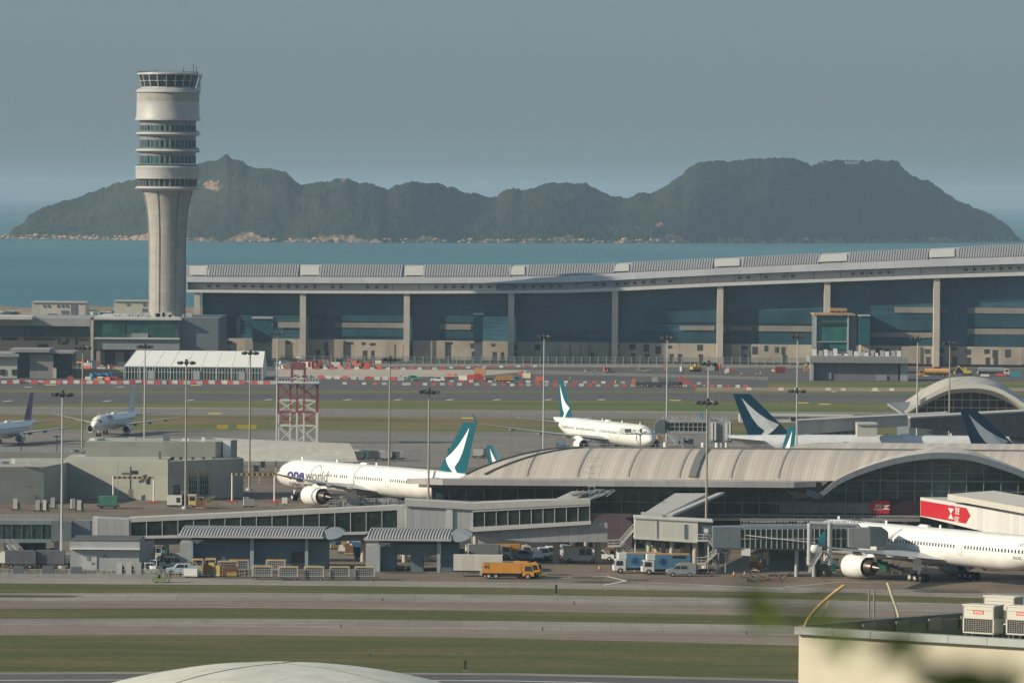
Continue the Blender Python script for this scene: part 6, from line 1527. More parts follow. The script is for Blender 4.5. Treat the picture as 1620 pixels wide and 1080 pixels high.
# jetways of the middle distance (890-1160, 655-705)
def far_jetway(lab, x0, x1, Yj, seed):
    r_ = random.Random(seed); t = thing('docking_bridge', lab, 'jetway', (Xat((x0+x1)/2, Yj), Yj, 0))
    glazed(t, x0, x1, 668, 668, 681, 682, Yj, int((x1 - x0) / 7), TG, STEEL, 1)
    mb = W(); slab(mb, [(x0, 668.5), (x1, 668.5), (x1, 665), (x0, 665)], Yj - .2, 4); slab(mb, [(x0, 685), (x1, 686), (x1, 682), (x0, 681)], Yj - .2, 4); mb.build('frame', mat('jet_pipe', (.3, .32, .33)), t)
    mb = W(); slab(mb, [(x0 - 10, 684), (x0 + 6, 686), (x0 + 6, 664), (x0 - 4, 664), (x0 - 10, 670)], Yj - .6, 4.6); mb.build('cab', mat('jet_dark', (.12,.15,.17)), t)
    mb = W()
    for k in range(int((x1 - x0) / 4)):
        x = x0 + k * 4; c = G(x, 665, Yj + 1); mb.bar(c, c + Vector((0, 0, r_.uniform(.5, 1.4))), .12, .12)
        if r_.random() < .6: mb.bar(c + Vector((0, 0, .5)), c + Vector((r_.uniform(.5, 2), 0, .5 + r_.uniform(-.3, .4))), .15, .15)
    mb.build('cable_tray', STEEL, t)
    for k in range(3): x = x0 + 6 + k * (x1 - x0 - 12) / 2; mb = W(); mb.cyl((Xat(x, Yj), Yj + 1, 0), (Xat(x, Yj), Yj + 1, 6), .5, n=10); mb.build('column', (WHITE, STEEL, WHITE)[k], t)
    flight(t, [G(x0 + 10, 686, Yj - 1), G(x0 + 22, 700, Yj - 1)])
far_jetway('busy docking bridge with pipes and rails beside the nose of the white twin', 1046, 1118, 1335, 3)
far_jetway('second docking bridge further right, next to the dark fin of the shaded widebody', 1128, 1155, 1352, 9)
pl = thing('utility_tower', 'grey louvred utility block between the far docking bridges and the dark fin', 'utility block', (Xat(1135, 1345), 1345, 0))
mb = W(); slab(mb, [(1122, 700), (1158, 700), (1158, 667), (1122, 667)], 1346, 4); mb.build('wall', GREYW, pl)
for x in (1125, 1130, 1148, 1153): mb = W(); slab(mb, [(x, 696), (x + 3, 696), (x + 3, 668), (x, 668)], 1345.5, .6); mb.build('white_panel', WHITE, pl)
# sign frame in front of the white twin
sf = thing('gantry_sign', 'thin T shaped gantry with two dark boards standing before the nose of the white twin', 'sign', (Xat(1013, 1180), 1180, 0))
Yg = 1180.0; mb = W(); mb.bar((Xat(1013, Yg), Yg, 0), G(1013, 686, Yg), .3, .3); mb.bar(G(991, 686, Yg), G(1032, 686, Yg), .45, .3); mb.build('post', mat('gantry_grey', (.3,.3,.3)), sf)
for a in (989, 1012): mb = W(); slab(mb, [(a, 684), (a + 10 - (a > 1000) * 6, 684), (a + 10 - (a > 1000) * 6, 678), (a, 678)], Yg, .3); mb.build('board', GREYD, sf)

# ---------------------------------------------------------------- road vehicles (local x = forward)
WIN = GLASSD
def wheels(t, xs_, w_, r, m=TYRE):
    for x in xs_:
        for s_ in (-1, 1):
            mb = MB(); mb.cyl((x, s_*(w_/2 - .22), r), (x, s_*(w_/2 + .02), r), r, n=16); wh = mb.build('wheel', m, t, smooth=40)
            mb = MB(); mb.cyl((x, s_*(w_/2 + .025), r), (x, s_*(w_/2 + .045), r), r * .5, n=12); mb.build('rim', HUB, wh)
def side_profile(mb, pts, w_, inset=0.0):
    """body from a side outline [(x, z)], narrowing by inset at the top"""
    zmin = min(p[1] for p in pts); zmax = max(p[1] for p in pts); n_ = len(pts)
    L = [(x, -w_/2 + inset * (z - zmin) / (zmax - zmin), z) for x, z in pts]; Rr = [(x, w_/2 - inset * (z - zmin) / (zmax - zmin), z) for x, z in pts]
    mb.add(L + Rr, [(i, (i+1) % n_, n_+(i+1) % n_, n_+i) for i in range(n_)] + [tuple(range(n_-1, -1, -1)), tuple(range(n_, 2*n_))])
def place(px, py): return P(px, py)
def van(lab, px, py, rz, body, L=5.6, H=2.3, group='vans and cars by the docking block', top=None):
    c = place(px, py); t = thing('parked_van', lab, 'van', (c.x, c.y, .0), rz, group); w_ = 1.95; h = L / 2
    mb = MB(); side_profile(mb, [(-h, .42), (h, .42), (h, .95), (h - .25, 1.15), (h - .95, 1.3), (h - 1.7, H - .08), (h - 2.1, H), (-h + .1, H), (-h, H - .15)], w_, .14); bd = mb.build('body', body, t)
    mb = MB(); k = .06
    for s_ in (-1, 1):
        y = s_ * (w_/2 - .045)
        for (x0, x1, x2, x3) in ((h - 2.25, h - 1.15, h - 1.62, h - 2.2), (h - 3.4, h - 2.4, h - 2.4, h - 3.35)):
            mb.quad((x0, y + s_*.02, 1.32), (x1, y + s_*.02, 1.32), (x2, y - s_*.04, H - .3), (x3, y - s_*.04, H - .3))
    mb.quad((h - .99, -.8, 1.34), (h - .99, .8, 1.34), (h - 1.62, .72, H - .14), (h - 1.62, -.72, H - .14)); mb.build('window', WIN, t, fix=False)
    mb = MB(); mb.box(h - .04, -.85, .45, h + .06, .85, .75); mb.box(-h - .05, -.9, .45, -h + .04, .9, .7); mb.build('bumper', DARK, t)
    for s_ in (-1, 1): mb = MB(); mb.box(h - .12, s_*.62 - .18, .82, h + .02, s_*.62 + .18, 1.02); mb.build('headlight', mat('headlight_glass', (.7, .7, .7), .2), t)
    if top: mb = MB(); mb.box(-h + .3, -.7, H, h - 2.2, .7, H + .12); mb.build('roof_panel', top, t)
    wheels(t, (h - 1.0, -h + 1.05), w_, .36); return t
def pickup(lab, px, py, rz, body, group='vans and cars by the docking block'):
    c = place(px, py); t = thing('parked_car', lab, 'car', (c.x, c.y, 0), rz, group); w_ = 1.9; h = 2.4
    mb = MB(); side_profile(mb, [(-h, .4), (h, .4), (h, .9), (h - .2, 1.05), (h - 1.3, 1.15), (h - 1.9, 1.78), (-h + .8, 1.82), (-h + .1, 1.2), (-h, 1.1)], w_, .18); mb.build('body', body, t)
    mb = MB()
    for s_ in (-1, 1): y = s_ * (w_/2 - .12); mb.quad((h - 3.6, y + s_*.04, 1.18), (h - 1.5, y + s_*.04, 1.18), (h - 2.0, y - s_*.02, 1.7), (h - 3.5, y - s_*.02, 1.7))
    mb.quad((h - 1.36, -.75, 1.2), (h - 1.36, .75, 1.2), (h - 1.88, .68, 1.73), (h - 1.88, -.68, 1.73)); mb.build('window', WIN, t, fix=False)
    mb = MB(); mb.box(h - .02, -.8, .42, h + .08, .8, .72); mb.build('bumper', DARK, t)
    wheels(t, (h - .85, -h + .9), w_, .38); return t
VW = mat('vehicle_white', (.68, .68, .66), .35, var=.04); VG = mat('vehicle_grey', (.25, .28, .29), .4, var=.05); VB = mat('vehicle_bluegrey', (.2, .28, .33), .4)
ORG = mat('vehicle_orange', (.56, .25, .035), .4, var=.06)
LEFT = math.pi
van('white high roofed van with orange roof bar under the walkway, right of the thick pillar', 920, 889, -.12, VW, 6.2, 2.7, top=ORG)
van('white van parked nose out between two walkway pillars', 873, 884, -1.45, VW, 5.2, 2.2); van('white van nose out beside the thick walkway pillar, right of its twin', 860, 885, -1.5, VW, 5.2, 2.1)
pickup('pale car parked nose out at the left end of the row under the walkway', 850, 887, -1.5, VW); pickup('white pickup right of the high roofed van, nose towards the right', 951, 886, -.15, VW)
pickup('bluish car tucked behind the orange tank truck, under the walkway', 832, 886, -.2, VB); van('dark grey van in the shade behind the thick walkway pillar', 893, 880, -1.2, VG, 5, 2.1)
van('grey minibus with white nose beside the two blue catering trucks', 1077, 911, LEFT + .06, VG, 4.9, 2.1, top=mat('dusty_orange', (.45, .27, .12)))
SHIRT = mat('truck_blue', (.10, .22, .32), .5, var=.05); SPL = mat('truck_splash_blue', (.01, .07, .22), .5)
def boxtruck(lab, px, py, rz, L=8.2):
    c = place(px, py); t = thing('catering_truck', lab, 'truck', (c.x, c.y, 0), rz, 'blue catering trucks'); h = L / 2; w_ = 2.4
    mb = MB(); side_profile(mb, [(h - 2.0, .5), (h, .5), (h, 1.3), (h - .25, 2.35), (h - 2.0, 2.45)], w_, .08); cb = mb.build('cab', VW, t)
    mb = MB(); mb.quad((h + .0, -1, 1.4), (h + .0, 1, 1.4), (h - .2, .95, 2.2), (h - .2, -.95, 2.2))
    for s_ in (-1, 1): mb.quad((h - 1.5, s_*(w_/2 + .01), 1.4), (h - .3, s_*(w_/2 + .01), 1.4), (h - .45, s_*(w_/2 - .03), 2.15), (h - 1.5, s_*(w_/2 - .03), 2.15))
    mb.build('window', WIN, cb, fix=False)
    mb = MB(); mb.box(-h, -w_/2, .95, h - 2.1, w_/2, 3.35); bo = mb.build('box_body', SHIRT, t)
    mb = MB(); mb.box(-h + .1, -w_/2 + .1, 3.35, h - 2.2, w_/2 - .1, 3.5); mb.build('roof', mat('dusty_orange', (.45,.27,.12)), bo)
    mb = MB(); mb.box(h - 2.1, -1.0, 2.5, h - .8, 1.0, 3.45); mb.build('front_platform', VW, t)
    r_ = random.Random(int(px))
    for s_ in (-1, 1):
        mb = MB(); pts = []
        for i in range(22): a = i * 6.283 / 22; rr_ = (1.15 if i % 2 else .55) * r_.uniform(.7, 1.1); pts.append((h - 3.6 + rr_ * math.cos(a), s_ * (w_/2 + .012), 2.15 + rr_ * .85 * math.sin(a)))
        mb.quad(*pts); mb.build('splash_graphic', SPL, bo, fix=False)
        mb = MB(); mb.quad((-h + .8, s_*(w_/2 + .012), 2.75), (h - 5.1, s_*(w_/2 + .012), 2.75), (h - 5.1, s_*(w_/2 + .012), 3.2), (-h + .8, s_*(w_/2 + .012), 3.2)); mb.build('side_window', WIN, bo, fix=False)
    mb = MB(); mb.box(-h, -.5, .55, h - .5, .5, .95); mb.build('chassis', DARK, t)
    wheels(t, (h - 1.1, -h + 1.8), w_, .48); return t
boxtruck('blue boxed catering truck with a white cab, left one in front of the docking block', 1008, 906, LEFT + .1); boxtruck('blue boxed catering truck with a white cab between its twin and the grey minibus', 1053, 908, LEFT + .1)
# white semi trailer
c = place(757, 911); t = thing('semi_trailer', 'long plain white box trailer standing behind the orange tank truck', 'trailer', (c.x, c.y, 0), 0)
mb = MB(); mb.box(-4.2, -1.2, 1.0, 4.0, 1.2, 3.6); mb.build('box_body', mat('trailer_white', (.62, .60, .54), .5, var=.06, pan=('wall', 1.0, 20, .08)), t)
mb = MB(); mb.box(-4, -.8, .75, 4, .8, 1.0); mb.bar((-2.6, -.9, 1), (-2.6, -.9, .25), .15); mb.build('chassis', DARK, t); wheels(t, (1.4, 2.8), 2.4, .5)
def tanker(lab, px, py, rz, L=9.0, tank=ORG, cab=ORG, txt=None, cyl=False, cat='tank truck', extra=True, s=1.0):
    c = place(px, py); t = thing('service_truck', lab, cat, (c.x, c.y, 0), rz); h = L / 2; w_ = 2.3
    mb = MB(); side_profile(mb, [(h - 1.9, .55), (h, .55), (h + .05, 1.3), (h - .3, 2.4), (h - 1.9, 2.5)], w_, .1); cb = mb.build('cab', cab, t)
    mb = MB(); mb.quad((h + .03, -.95, 1.42), (h + .03, .95, 1.42), (h - .24, .9, 2.25), (h - .24, -.9, 2.25))
    for s_ in (-1, 1): mb.quad((h - 1.5, s_*(w_/2 + .015), 1.4), (h - .25, s_*(w_/2 + .015), 1.4), (h - .45, s_*(w_/2 - .04), 2.2), (h - 1.5, s_*(w_/2 - .04), 2.2))
    mb.build('window', WIN, cb, fix=False)
    mb = MB()
    if cyl: mb.cyl((-h, 0, 1.95), (h - 2.1, 0, 1.95), 1.05, n=20)
    else: side_profile(mb, [(-h, 1.0), (h - 2.1, 1.0), (h - 2.1, 2.65), (-h + .2, 2.7), (-h, 2.5)], w_, .1)
    tk = mb.build('tank', tank, t, smooth=35)
    if txt:
        mb = MB(); text_into(mb, fit_text(txt, .7, .01, 0, 1), lambda u, v: (-h + .3 + u, -w_/2 - .005, 1.7 + v)); mb.build('lettering', DARK, tk, fix=False)
    mb = MB(); mb.box(-h, -.9, .6, h - .3, .9, 1.0); mb.build('chassis', DARK, t)
    if extra: mb = MB(); mb.box(-h - .4, -1.1, .6, -h, 1.1, 1.5); mb.bar((-h + .3, -1.1, 2.7), (h - 2.4, -1.1, 3.1), .07); mb.bar((-h + .3, -1.1, 2.7), (-h + .3, -1.1, 3.1), .07); mb.build('hose_rack', STEEL, t)
    mb = MB(); mb.box(h - 1.1, -.7, 2.5, h - .8, .7, 2.65); mb.build('beacon', mat('beacon_amber', (.8, .35, .02), .3), t)
    wheels(t, (h - 1.0, -h + 2.3, -h + 1.1), w_, .48); return t
tanker('orange tank truck in front of the white trailer, black number on its side', 804, 915, -.04, 8.6, txt='41')
tanker('small orange pickup truck just right of the orange tank truck', 834, 913, -.2, 4.6, cat='truck', extra=False)
tanker('orange topped service truck parked behind the trailer, partly hidden, left one', 774, 884, .1, 7.5, tank=VG, cab=VW, extra=False); tanker('orange topped service truck under the walkway, right one', 812, 884, .05, 6.5, tank=ORG, cab=VW, extra=False)
tanker('orange cylindrical tank truck far right beyond the dark flat roofed building', 1478, 596, LEFT, 11, cyl=True, tank=mat('dusty_orange2', (.6, .32, .12)))
tanker('grey cylindrical tank truck with white cab at the right end of the works road', 1572, 594, 0, 11, cyl=True, tank=VG, cab=VW)
# tugs, ULD dollies and cages along the near apron
def cage(par_lab, px, py, rz=0.0, flap=True):
    c = place(px, py); t = thing('baggage_cage', par_lab, 'baggage cage', (c.x, c.y, 0), rz, 'mesh baggage cages in the row by the sheds')
    mb = MB(); w_, d, h0, h1 = 3.2, 1.7, .55, 2.15
    for x in (-w_/2, w_/2):
        for y in (-d/2, d/2): mb.bar((x, y, h0), (x, y, h1), .12, .12)
    for z in (h0 + .1, h1): 
        for y in (-d/2, d/2): mb.bar((-w_/2, y, z), (w_/2, y, z), .09, .09)
        for x in (-w_/2, w_/2): mb.bar((x, -d/2, z), (x, d/2, z), .09, .09)
    mb.build('frame', mat('cage_frame', (.55, .54, .5), .5), t)
    mb = MB()
    for k in range(9): x = -w_/2 + w_ * (k + .5) / 9; mb.bar((x, -d/2, h0), (x, -d/2, h1), .05, .05); mb.bar((x, d/2, h0), (x, d/2, h1), .05, .05)
    for k in range(3): z = h0 + .4 * (k + 1); mb.bar((-w_/2, -d/2, z), (w_/2, -d/2, z), .05, .05)
    mb.build('mesh_side', mat('cage_mesh', (.5, .5, .48), .5), t)
    mb = MB(); mb.box(-w_/2 + .1, -d/2 + .25, h0, w_/2 - .1, d/2 - .1, h1 - .2); mb.build('load', mat('cage_load', (.12, .12, .12), .8, var=.5, sc_=3), t)
    mb = MB(); mb.box(-w_/2 - .05, -d/2 - .05, h1 + .02, w_/2 + .05, d/2 + .05, h1 + .1); mb.build('top', mat('cage_top_orange', (.50, .32, .10), .7, var=.2), t)
    mb = MB(); mb.box(-w_/2, -d/2, .38, w_/2, d/2, .55); mb.bar((w_/2, 0, .45), (w_/2 + .9, 0, .4), .1); mb.build('deck', DARK, t)
    wheels(t, (-1.1, 1.1), 1.6, .22); return t
CG = ['first from the left', 'second from the left', 'third from the left', 'fourth from the left, paler mesh', 'fifth from the left', 'last on the right']
base_c = cage('mesh baggage cage with an orange top, first from the left in the near row', 415, 916)
ck = kids()
for i, px in enumerate((456, 497, 537, 577)):
    c = place(px, 917); copy_tree(base_c, (c.x, c.y, 0), rnd.uniform(-.03, .03), 'mesh baggage cage with an orange top, %s in the near row' % ('second from the left', 'middle one', 'fourth from the left', 'last on the right')[i], _k=ck)
for i, (px, py, sc_l) in enumerate(((313, 905, 'white mesh baggage cage by the shed corner, left of the yellow tug'), (333, 904, 'mesh baggage cage directly right of the shed corner cages'), (360, 908, 'wide mesh cage with a yellow top in front of the long shed'), (378, 906, 'cream sided mesh cage next to the wide yellow topped one'), (437, 906, 'mesh cage behind the first two of the near row'))):
    c = place(px, py); copy_tree(base_c, (c.x, c.y, 0), rnd.uniform(-.1, .1) + (1.57 if i in (0, 1) else 0), sc_l, _k=ck)
def dolly(lab, px, py, kind, rz=0.0, group='container dollies'):
    c = place(px, py); t = thing('container_dolly', lab, 'dolly', (c.x, c.y, 0), rz, group)
    m = {'w': mat('uld_white', (.62, .62, .6), .5, var=.08), 'g': mat('uld_green', (.03, .16, .11), .5, var=.2), 'd': mat('uld_dark', (.09, .10, .11), .6, var=.2), 's': mat('uld_silver', (.45, .45, .44), .4, metal=.3, var=.15)}[kind]
    mb = MB(); side_profile(mb, [(-1.0, .7), (.8, .7), (1.25, 1.15), (1.25, 2.3), (-1.2, 2.3), (-1.2, .7)], 1.6); mb.build('container', m, t)
    mb = MB(); mb.box(-1.4, -.8, .45, 1.4, .8, .68); mb.bar((1.4, 0, .5), (2.2, 0, .45), .1); mb.build('deck', DARK, t); wheels(t, (-1, 1), 1.5, .22)
    return t
proto = {}
for i, (px, py, k, lab) in enumerate(((560, 727, 'w', 'white air cargo container, leftmost behind the sand coloured roof'), (568, 729, 'd', 'dark air cargo container behind the right end of the sand coloured roof'), (580, 727, 'g', 'green air cargo container in the row behind the lettered widebody'),
    (590, 728, 'd', 'dark container right of the green one behind the lettered widebody'), (601, 728, 'w', 'white rounded container left of the mast behind the lettered widebody'), (612, 729, 's', 'silver container just left of the mast'), (624, 729, 'd', 'dark container just right of the mast'), (630, 728, 's', 'silver container at the right end of the row past the mast'),
    (45, 896, 'w', 'white container under the left docking bridge, middle of three'), (8, 896, 'w', 'white container under the left docking bridge at the picture edge'), (100, 897, 'w', 'white container at the foot of the far left mast'),
    (716, 723, 'd', 'dark container left of the teal fin of the lettered widebody'), (757, 725, 's', 'silver container seen right behind the big teal fin'), (766, 724, 'd', 'dark container right behind the big teal fin'))):
    if k not in proto: proto[k] = dolly(lab, px, py, k)
    else: c = place(px, py); copy_tree(proto[k], (c.x, c.y, 0), rnd.uniform(-.15, .15), lab)
# dark curtain sided trailers at the left
for px, lab in ((31, 'dark curtain sided cargo trailer near the left edge'), (74, 'dark curtain sided cargo trailer left of the far left mast foot')):
    c = place(px + (4 if px > 50 else 2), 898); t = thing('cargo_trailer', lab, 'trailer', (c.x, c.y, 0)); mb = MB(); mb.box(-2.6, -1.2, .8, 2.6, 1.2, 3.0); mb.build('curtain_body', mat('curtain_dark', (.10, .11, .13), .8, var=.25, sc_=1.5), t)
    mb = MB(); mb.box(-2.7, -1.2, .5, 2.7, 1.2, .8); mb.build('chassis', DARK, t); wheels(t, (-1.6, 1.6), 2.2, .35)
# green covered dolly, white block and yellow loader on the upper apron
c = place(171, 804); t = thing('covered_dolly', 'green covered cargo dolly alone on the apron in front of the grey buildings', 'dolly', (c.x, c.y, 0)); mb = MB(); mb.box(-1.9, -1.2, .7, 1.9, 1.2, 2.5); mb.build('cover', mat('cover_green', (.05, .17, .12), .7, var=.3, sc_=1.5), t); mb = MB(); mb.box(-2.2, -1.2, .4, 2.2, 1.2, .7); mb.build('deck', DARK, t); wheels(t, (-1.4, 1.4), 2, .3)
c = place(277, 801); t = thing('generator_box', 'white generator box by the mast in front of the grey building windows', 'generator', (c.x, c.y, 0)); mb = MB(); mb.box(-1.6, -1, .4, 1.4, 1, 2.3); mb.build('casing', VW, t); mb = MB(); mb.box(-1.6, -.9, .1, 1.4, .9, .4); mb.box(.3, -1.02, .9, 1.1, -1, 1.9); mb.build('grille', DARK, t); wheels(t, (-1, .9), 1.8, .22)
c = place(317, 803); t = thing('cargo_loader', 'yellow and cream cargo loader with a boxy cab beside the white generator box', 'loader', (c.x, c.y, 0))
mb = MB(); mb.box(-.8, -1, .4, 3.2, 1, 1.2); mb.bar((0, -.9, 1.2), (3, -.9, 2.4), .15); mb.bar((3, -.9, 1.2), (0, -.9, 2.4), .15); mb.bar((0, .9, 1.2), (3, .9, 2.4), .15); mb.build('scissor_deck', mat('loader_brown', (.28, .2, .09)), t)
mb = MB(); mb.box(-2.4, -.8, .5, -.9, .6, 2.6); cb = mb.build('cab', mat('loader_cream', (.62, .5, .2)), t); mb = MB(); mb.box(-2.2, -.83, 1.5, -1.1, -.8, 2.3); mb.build('window', WIN, cb); mb = MB(); mb.box(-2.5, -.9, 2.6, -.8, .7, 2.72); mb.build('cab_roof', WHITE, cb); wheels(t, (-1.8, 2.2), 1.8, .36)
def pump(lab, px, py):
    c = place(px, py); t = thing('hydrant_cart', lab, 'ground cart', (c.x, c.y, 0), 0, 'pale ground power carts on the upper apron')
    mb = MB(); mb.box(-.5, -.5, .3, .35, .5, 2.3); mb.build('cabinet', mat('cart_pale', (.5, .49, .45)), t); mb = MB(); mb.box(-.9, -.6, .2, .9, .6, .35); mb.box(.35, -.3, .35, .6, .3, 1.7); mb.bar((.6, 0, 1.6), (.9, 0, .3), .12); mb.build('pipework', DARK, t); wheels(t, (-.6, .6), 1.1, .15); return t
p0_ = pump('pale power cart, leftmost of those before the low grey block', 25, 807)
for px, py, l_ in ((60, 809, 'second of those before the low grey block'), (71, 809, 'third, paired with its left neighbour'), (84, 805, 'fourth, left of the far left mast'), (116, 807, 'right of the far left mast, left one of a pair'), (126, 809, 'right of the far left mast, right one of a pair'),
                   (190, 911, 'near the flat grey switch room, left one behind the railing'), (205, 911, 'near the switch room corner, middle one behind the railing'), (220, 911, 'near the switch room corner, right one behind the railing')):
    c = place(px, py); copy_tree(p0_, (c.x, c.y, 0), rnd.uniform(-.2, .2), 'pale power cart, ' + l_)
# low level tugs between buildings
def tug(lab, px, py, rz, m):
    c = place(px, py); t = thing('baggage_tug', lab, 'tug', (c.x, c.y, 0), rz, 'small baggage tugs')
    mb = MB(); side_profile(mb, [(-1.4, .3), (1.5, .3), (1.5, .8), (.5, .95), (.4, .75), (-.5, .75), (-.6, .95), (-1.4, .95)], 1.3); mb.build('body', m, t)
    mb = MB(); mb.box(-.9, -.6, 1.85, .7, .6, 1.95); [mb.bar((x, y, .9), (x, y, 1.85), .07) for x in (-.8, .6) for y in (-.55, .55)]; mb.build('canopy', m, t)
    mb = MB(); mb.box(-.5, -.35, .75, -.1, .35, 1.3); mb.build('seat', DARK, t); wheels(t, (-.9, 1), 1.25, .3); return t
TYEL = mat('tug_yellow', (.42, .31, .08), .5)
tug('yellow tug driving along the road in front of the railing, green load behind', 255, 921, 0, mat('tug_green', (.20, .24, .12))); tug('white tug just left of the police striped car', 237, 908, .2, VW); tug('cream tug by the corner of the long shed', 304, 906, .1, TYEL)
tug('white tug parked beside the right corner of the switch room', 246, 903, 1.2, VW); tug('white tug farther back between switch room and long shed', 268, 898, -.4, VW)
pickup('small blue and white striped car behind the railing by the cages', 285, 908, LEFT + .1, mat('car_paleblue', (.4, .5, .56))); tug('yellow equipment cart between the two sheds', 535, 868, .2, TYEL); tug('yellow tug near the pole between the two sheds', 568, 870, -.3, TYEL)
# boom lift between the sheds
c = place(541, 866); t = thing('boom_lift', 'yellow boom lift with a green panel seen between the two sheds', 'lift', (c.x, c.y, 0)); mb = MB(); mb.bar((0, 0, 1), (.7, 0, 5.2), .4, .4); mb.build('boom', TYEL, t); mb = MB(); mb.box(-1.2, -.8, .4, 1.2, .8, 1.1); mb.build('body', TYEL, t); mb = MB(); mb.box(.3, -.5, 4.6, 1.8, .5, 5.6); mb.build('basket', WHITE, t); wheels(t, (-.8, .8), 1.5, .35)
# stored frames behind the walkway (464-660, 780-805): rows of grey steel dollies
r7 = random.Random(17)
dp = None
for i in range(30):
    px = 528 + (i % 20) * 7.2 + r7.uniform(-2, 2); py = 806 - (i // 20) * 5 + r7.uniform(-1, 1)
    c = place(px, py); c.z = 0
    if dp is None:
        dp = thing('steel_rack', 'x', 'rack', tuple(c), 0, 'steel racks stacked behind the walkway'); mb = MB()
        for x in (-.9, -.3, .3, .9): mb.bar((x, -.5, .1), (x, -.5, 2.0), .07); mb.bar((x, .5, .1), (x, .5, 2.0), .07)
        for z in (.4, 1.0, 1.6, 2.0): mb.bar((-.9, -.5, z), (.9, -.5, z), .07); mb.bar((-.9, .5, z), (.9, .5, z), .06)
        mb.bar((-.9, -.5, .4), (.9, -.5, 2), .06); mb.build('frame', mat('rack_steel', (.36, .38, .39), .5), dp)
        mb = MB(); mb.box(-.8, -.4, .3, .3, .4, .75); mb.build('stored_bin', GREYD, dp)
        t = dp
    else: t = copy_tree(dp, tuple(c), r7.uniform(-.5, .5), scale=r7.uniform(.8, 1.2))
    t['label'] = 'grey steel storage rack in the %s row of the jumble under the lettered widebody' % ('front' if i < 20 else 'rear')
# towed stand at the widebody nose
c = place(443, 799); t = thing('tow_bar_stand', 'red and white tow gear at the nose wheel of the lettered widebody', 'tow gear', (c.x, c.y, 0)); mb = MB(); mb.bar((-2, 0, .8), (2, 0, .6), .2); mb.bar((-1, 0, .8), (-1, 0, 2.2), .12); mb.build('bar', REDP, t); mb = MB(); mb.box(.4, -.5, .4, 1.5, .5, 1.6); mb.build('box', VW, t); wheels(t, (-.6, 1), 1, .25)
# height gantries
def gantry(lab, x0, x1, yt, yb, yb2=None):
    Yb = P(x0, yb).y; t = thing('height_gantry', lab, 'gantry', (Xat((x0+x1)/2, Yb), Yb, 0)); z = Zat(x0, yt, Yb)
    for x in (x0, x1): mb = W(); mb.cyl((Xat(x, Yb), Yb, 0), (Xat(x, Yb), Yb, z), .16, n=8); mb.build('post', WHITE, t)
    n = 16; a, b_ = Xat(x0, Yb), Xat(x1, Yb); q = [W(), W()]
    for i in range(n): q[i % 2].box(a + (b_-a)*i/n, Yb - .15, z - .5, a + (b_-a)*(i+1)/n, Yb + .15, z)
    q[0].build('striped_beam', mat('stripe_black', (.04, .04, .035)), t); q[1].build('striped_beam', mat('stripe_tan', (.35, .27, .12)), t)
    mb = W(); [mb.box(Xat(x, Yb) - .8, Yb - .8, 0, Xat(x, Yb) + .8, Yb + .8, .25) for x in (x0, x1)]; mb.build('base', REDP, t)
gantry('striped height limit gantry in front of the grey building doors', 179, 243, 753, 794); gantry('striped height limit gantry right of the grey building, by the lettered widebody', 367, 434, 748, 793)
# small black floodlight heads on short poles by the sand roof
t = thing('short_mast', 'short pole with two black lamp boxes below the sand coloured roof', 'mast', tuple(P(410, 765))); c = P(410, 765); mb = W(); mb.bar((c.x, c.y, 0), (c.x, c.y, 4), .2); mb.build('pole', STEEL, t)
for dx in (-1.2, .3): mb = W(); mb.box(c.x + dx, c.y - .4, 2.6 + dx * .6 + .8, c.x + dx + 1, c.y + .4, 4.8 + dx * .6); mb.build('lamp_box', DARK, t)
# yellow direction signs
for px, w_, lab in ((352, 4.5, 'single yellow taxiway sign board left of the lattice tower'), (390, 8, 'wider yellow taxiway sign board next to the lattice tower')):
    c = P(px, 680); t = thing('taxiway_sign', lab, 'sign', tuple(c)); mb = MB(); mb.box(-w_/3, -.2, .3, w_/3, .2, 1.4); mb.build('panel', mat('sign_yellow', (.42, .32, .05), .5), t); mb = MB(); mb.box(-w_/3, -.05, 0, -w_/3 + .2, .1, .3); mb.box(w_/3 - .2, -.05, 0, w_/3, .1, .3); mb.build('legs', DARK, t)
# ---------------------------------------------------------------- fences and railing along the near road
fz = thing('apron_railing', 'white post and rail fence on a low concrete wall along the near road at left', 'railing', tuple(P(150, 915)))
mb = W()
for i in range(30):
    x = -30 + i * 15.0
    if x > 408: break
    a, b_ = P(x, 912), P(x + 15, 912); rail(mb, a, b_, 1.25, 4, .06)
mb.build('rails', mat('rail_white', (.48, .48, .46), .5), fz)
mb = W(); a, b_ = P(-40, 913.5), P(260, 914.5); mb.bar(a + Vector((0, 0, .35)), b_ + Vector((0, 0, .35)), .3, .7); mb.build('low_wall', mat('low_wall', (.33, .33, .32), .8, var=.15), fz)
for px in (52, 5, 97): # dark plinths in front of the wall
    c = P(px + 24, 912); t = thing('barrier_unit', 'dark crash gate unit by the railing, %s' % {52: 'middle one', 5: 'near the left edge', 97: 'right one by the mast foot'}[px], 'gate unit', tuple(c)); mb = MB(); mb.box(-.9, -.5, .15, .9, .5, 1.7); mb.build('body', GREYD, t); mb = MB(); mb.box(-1.2, -.6, 0, 1.2, .6, .15); mb.build('plinth', DARK, t)
# pole between the sheds
t = thing('white_pole', 'slim white pole between the two baggage sheds', 'pole', tuple(P(574, 880))); c = P(574, 880); mb = W(); mb.cyl(c, (c.x, c.y, 5.2), .12, n=8); mb.build('shaft', WHITE, t); mb = W(); mb.cyl(c, (c.x, c.y, .2), .3, n=8); mb.build('base', STEEL, t)
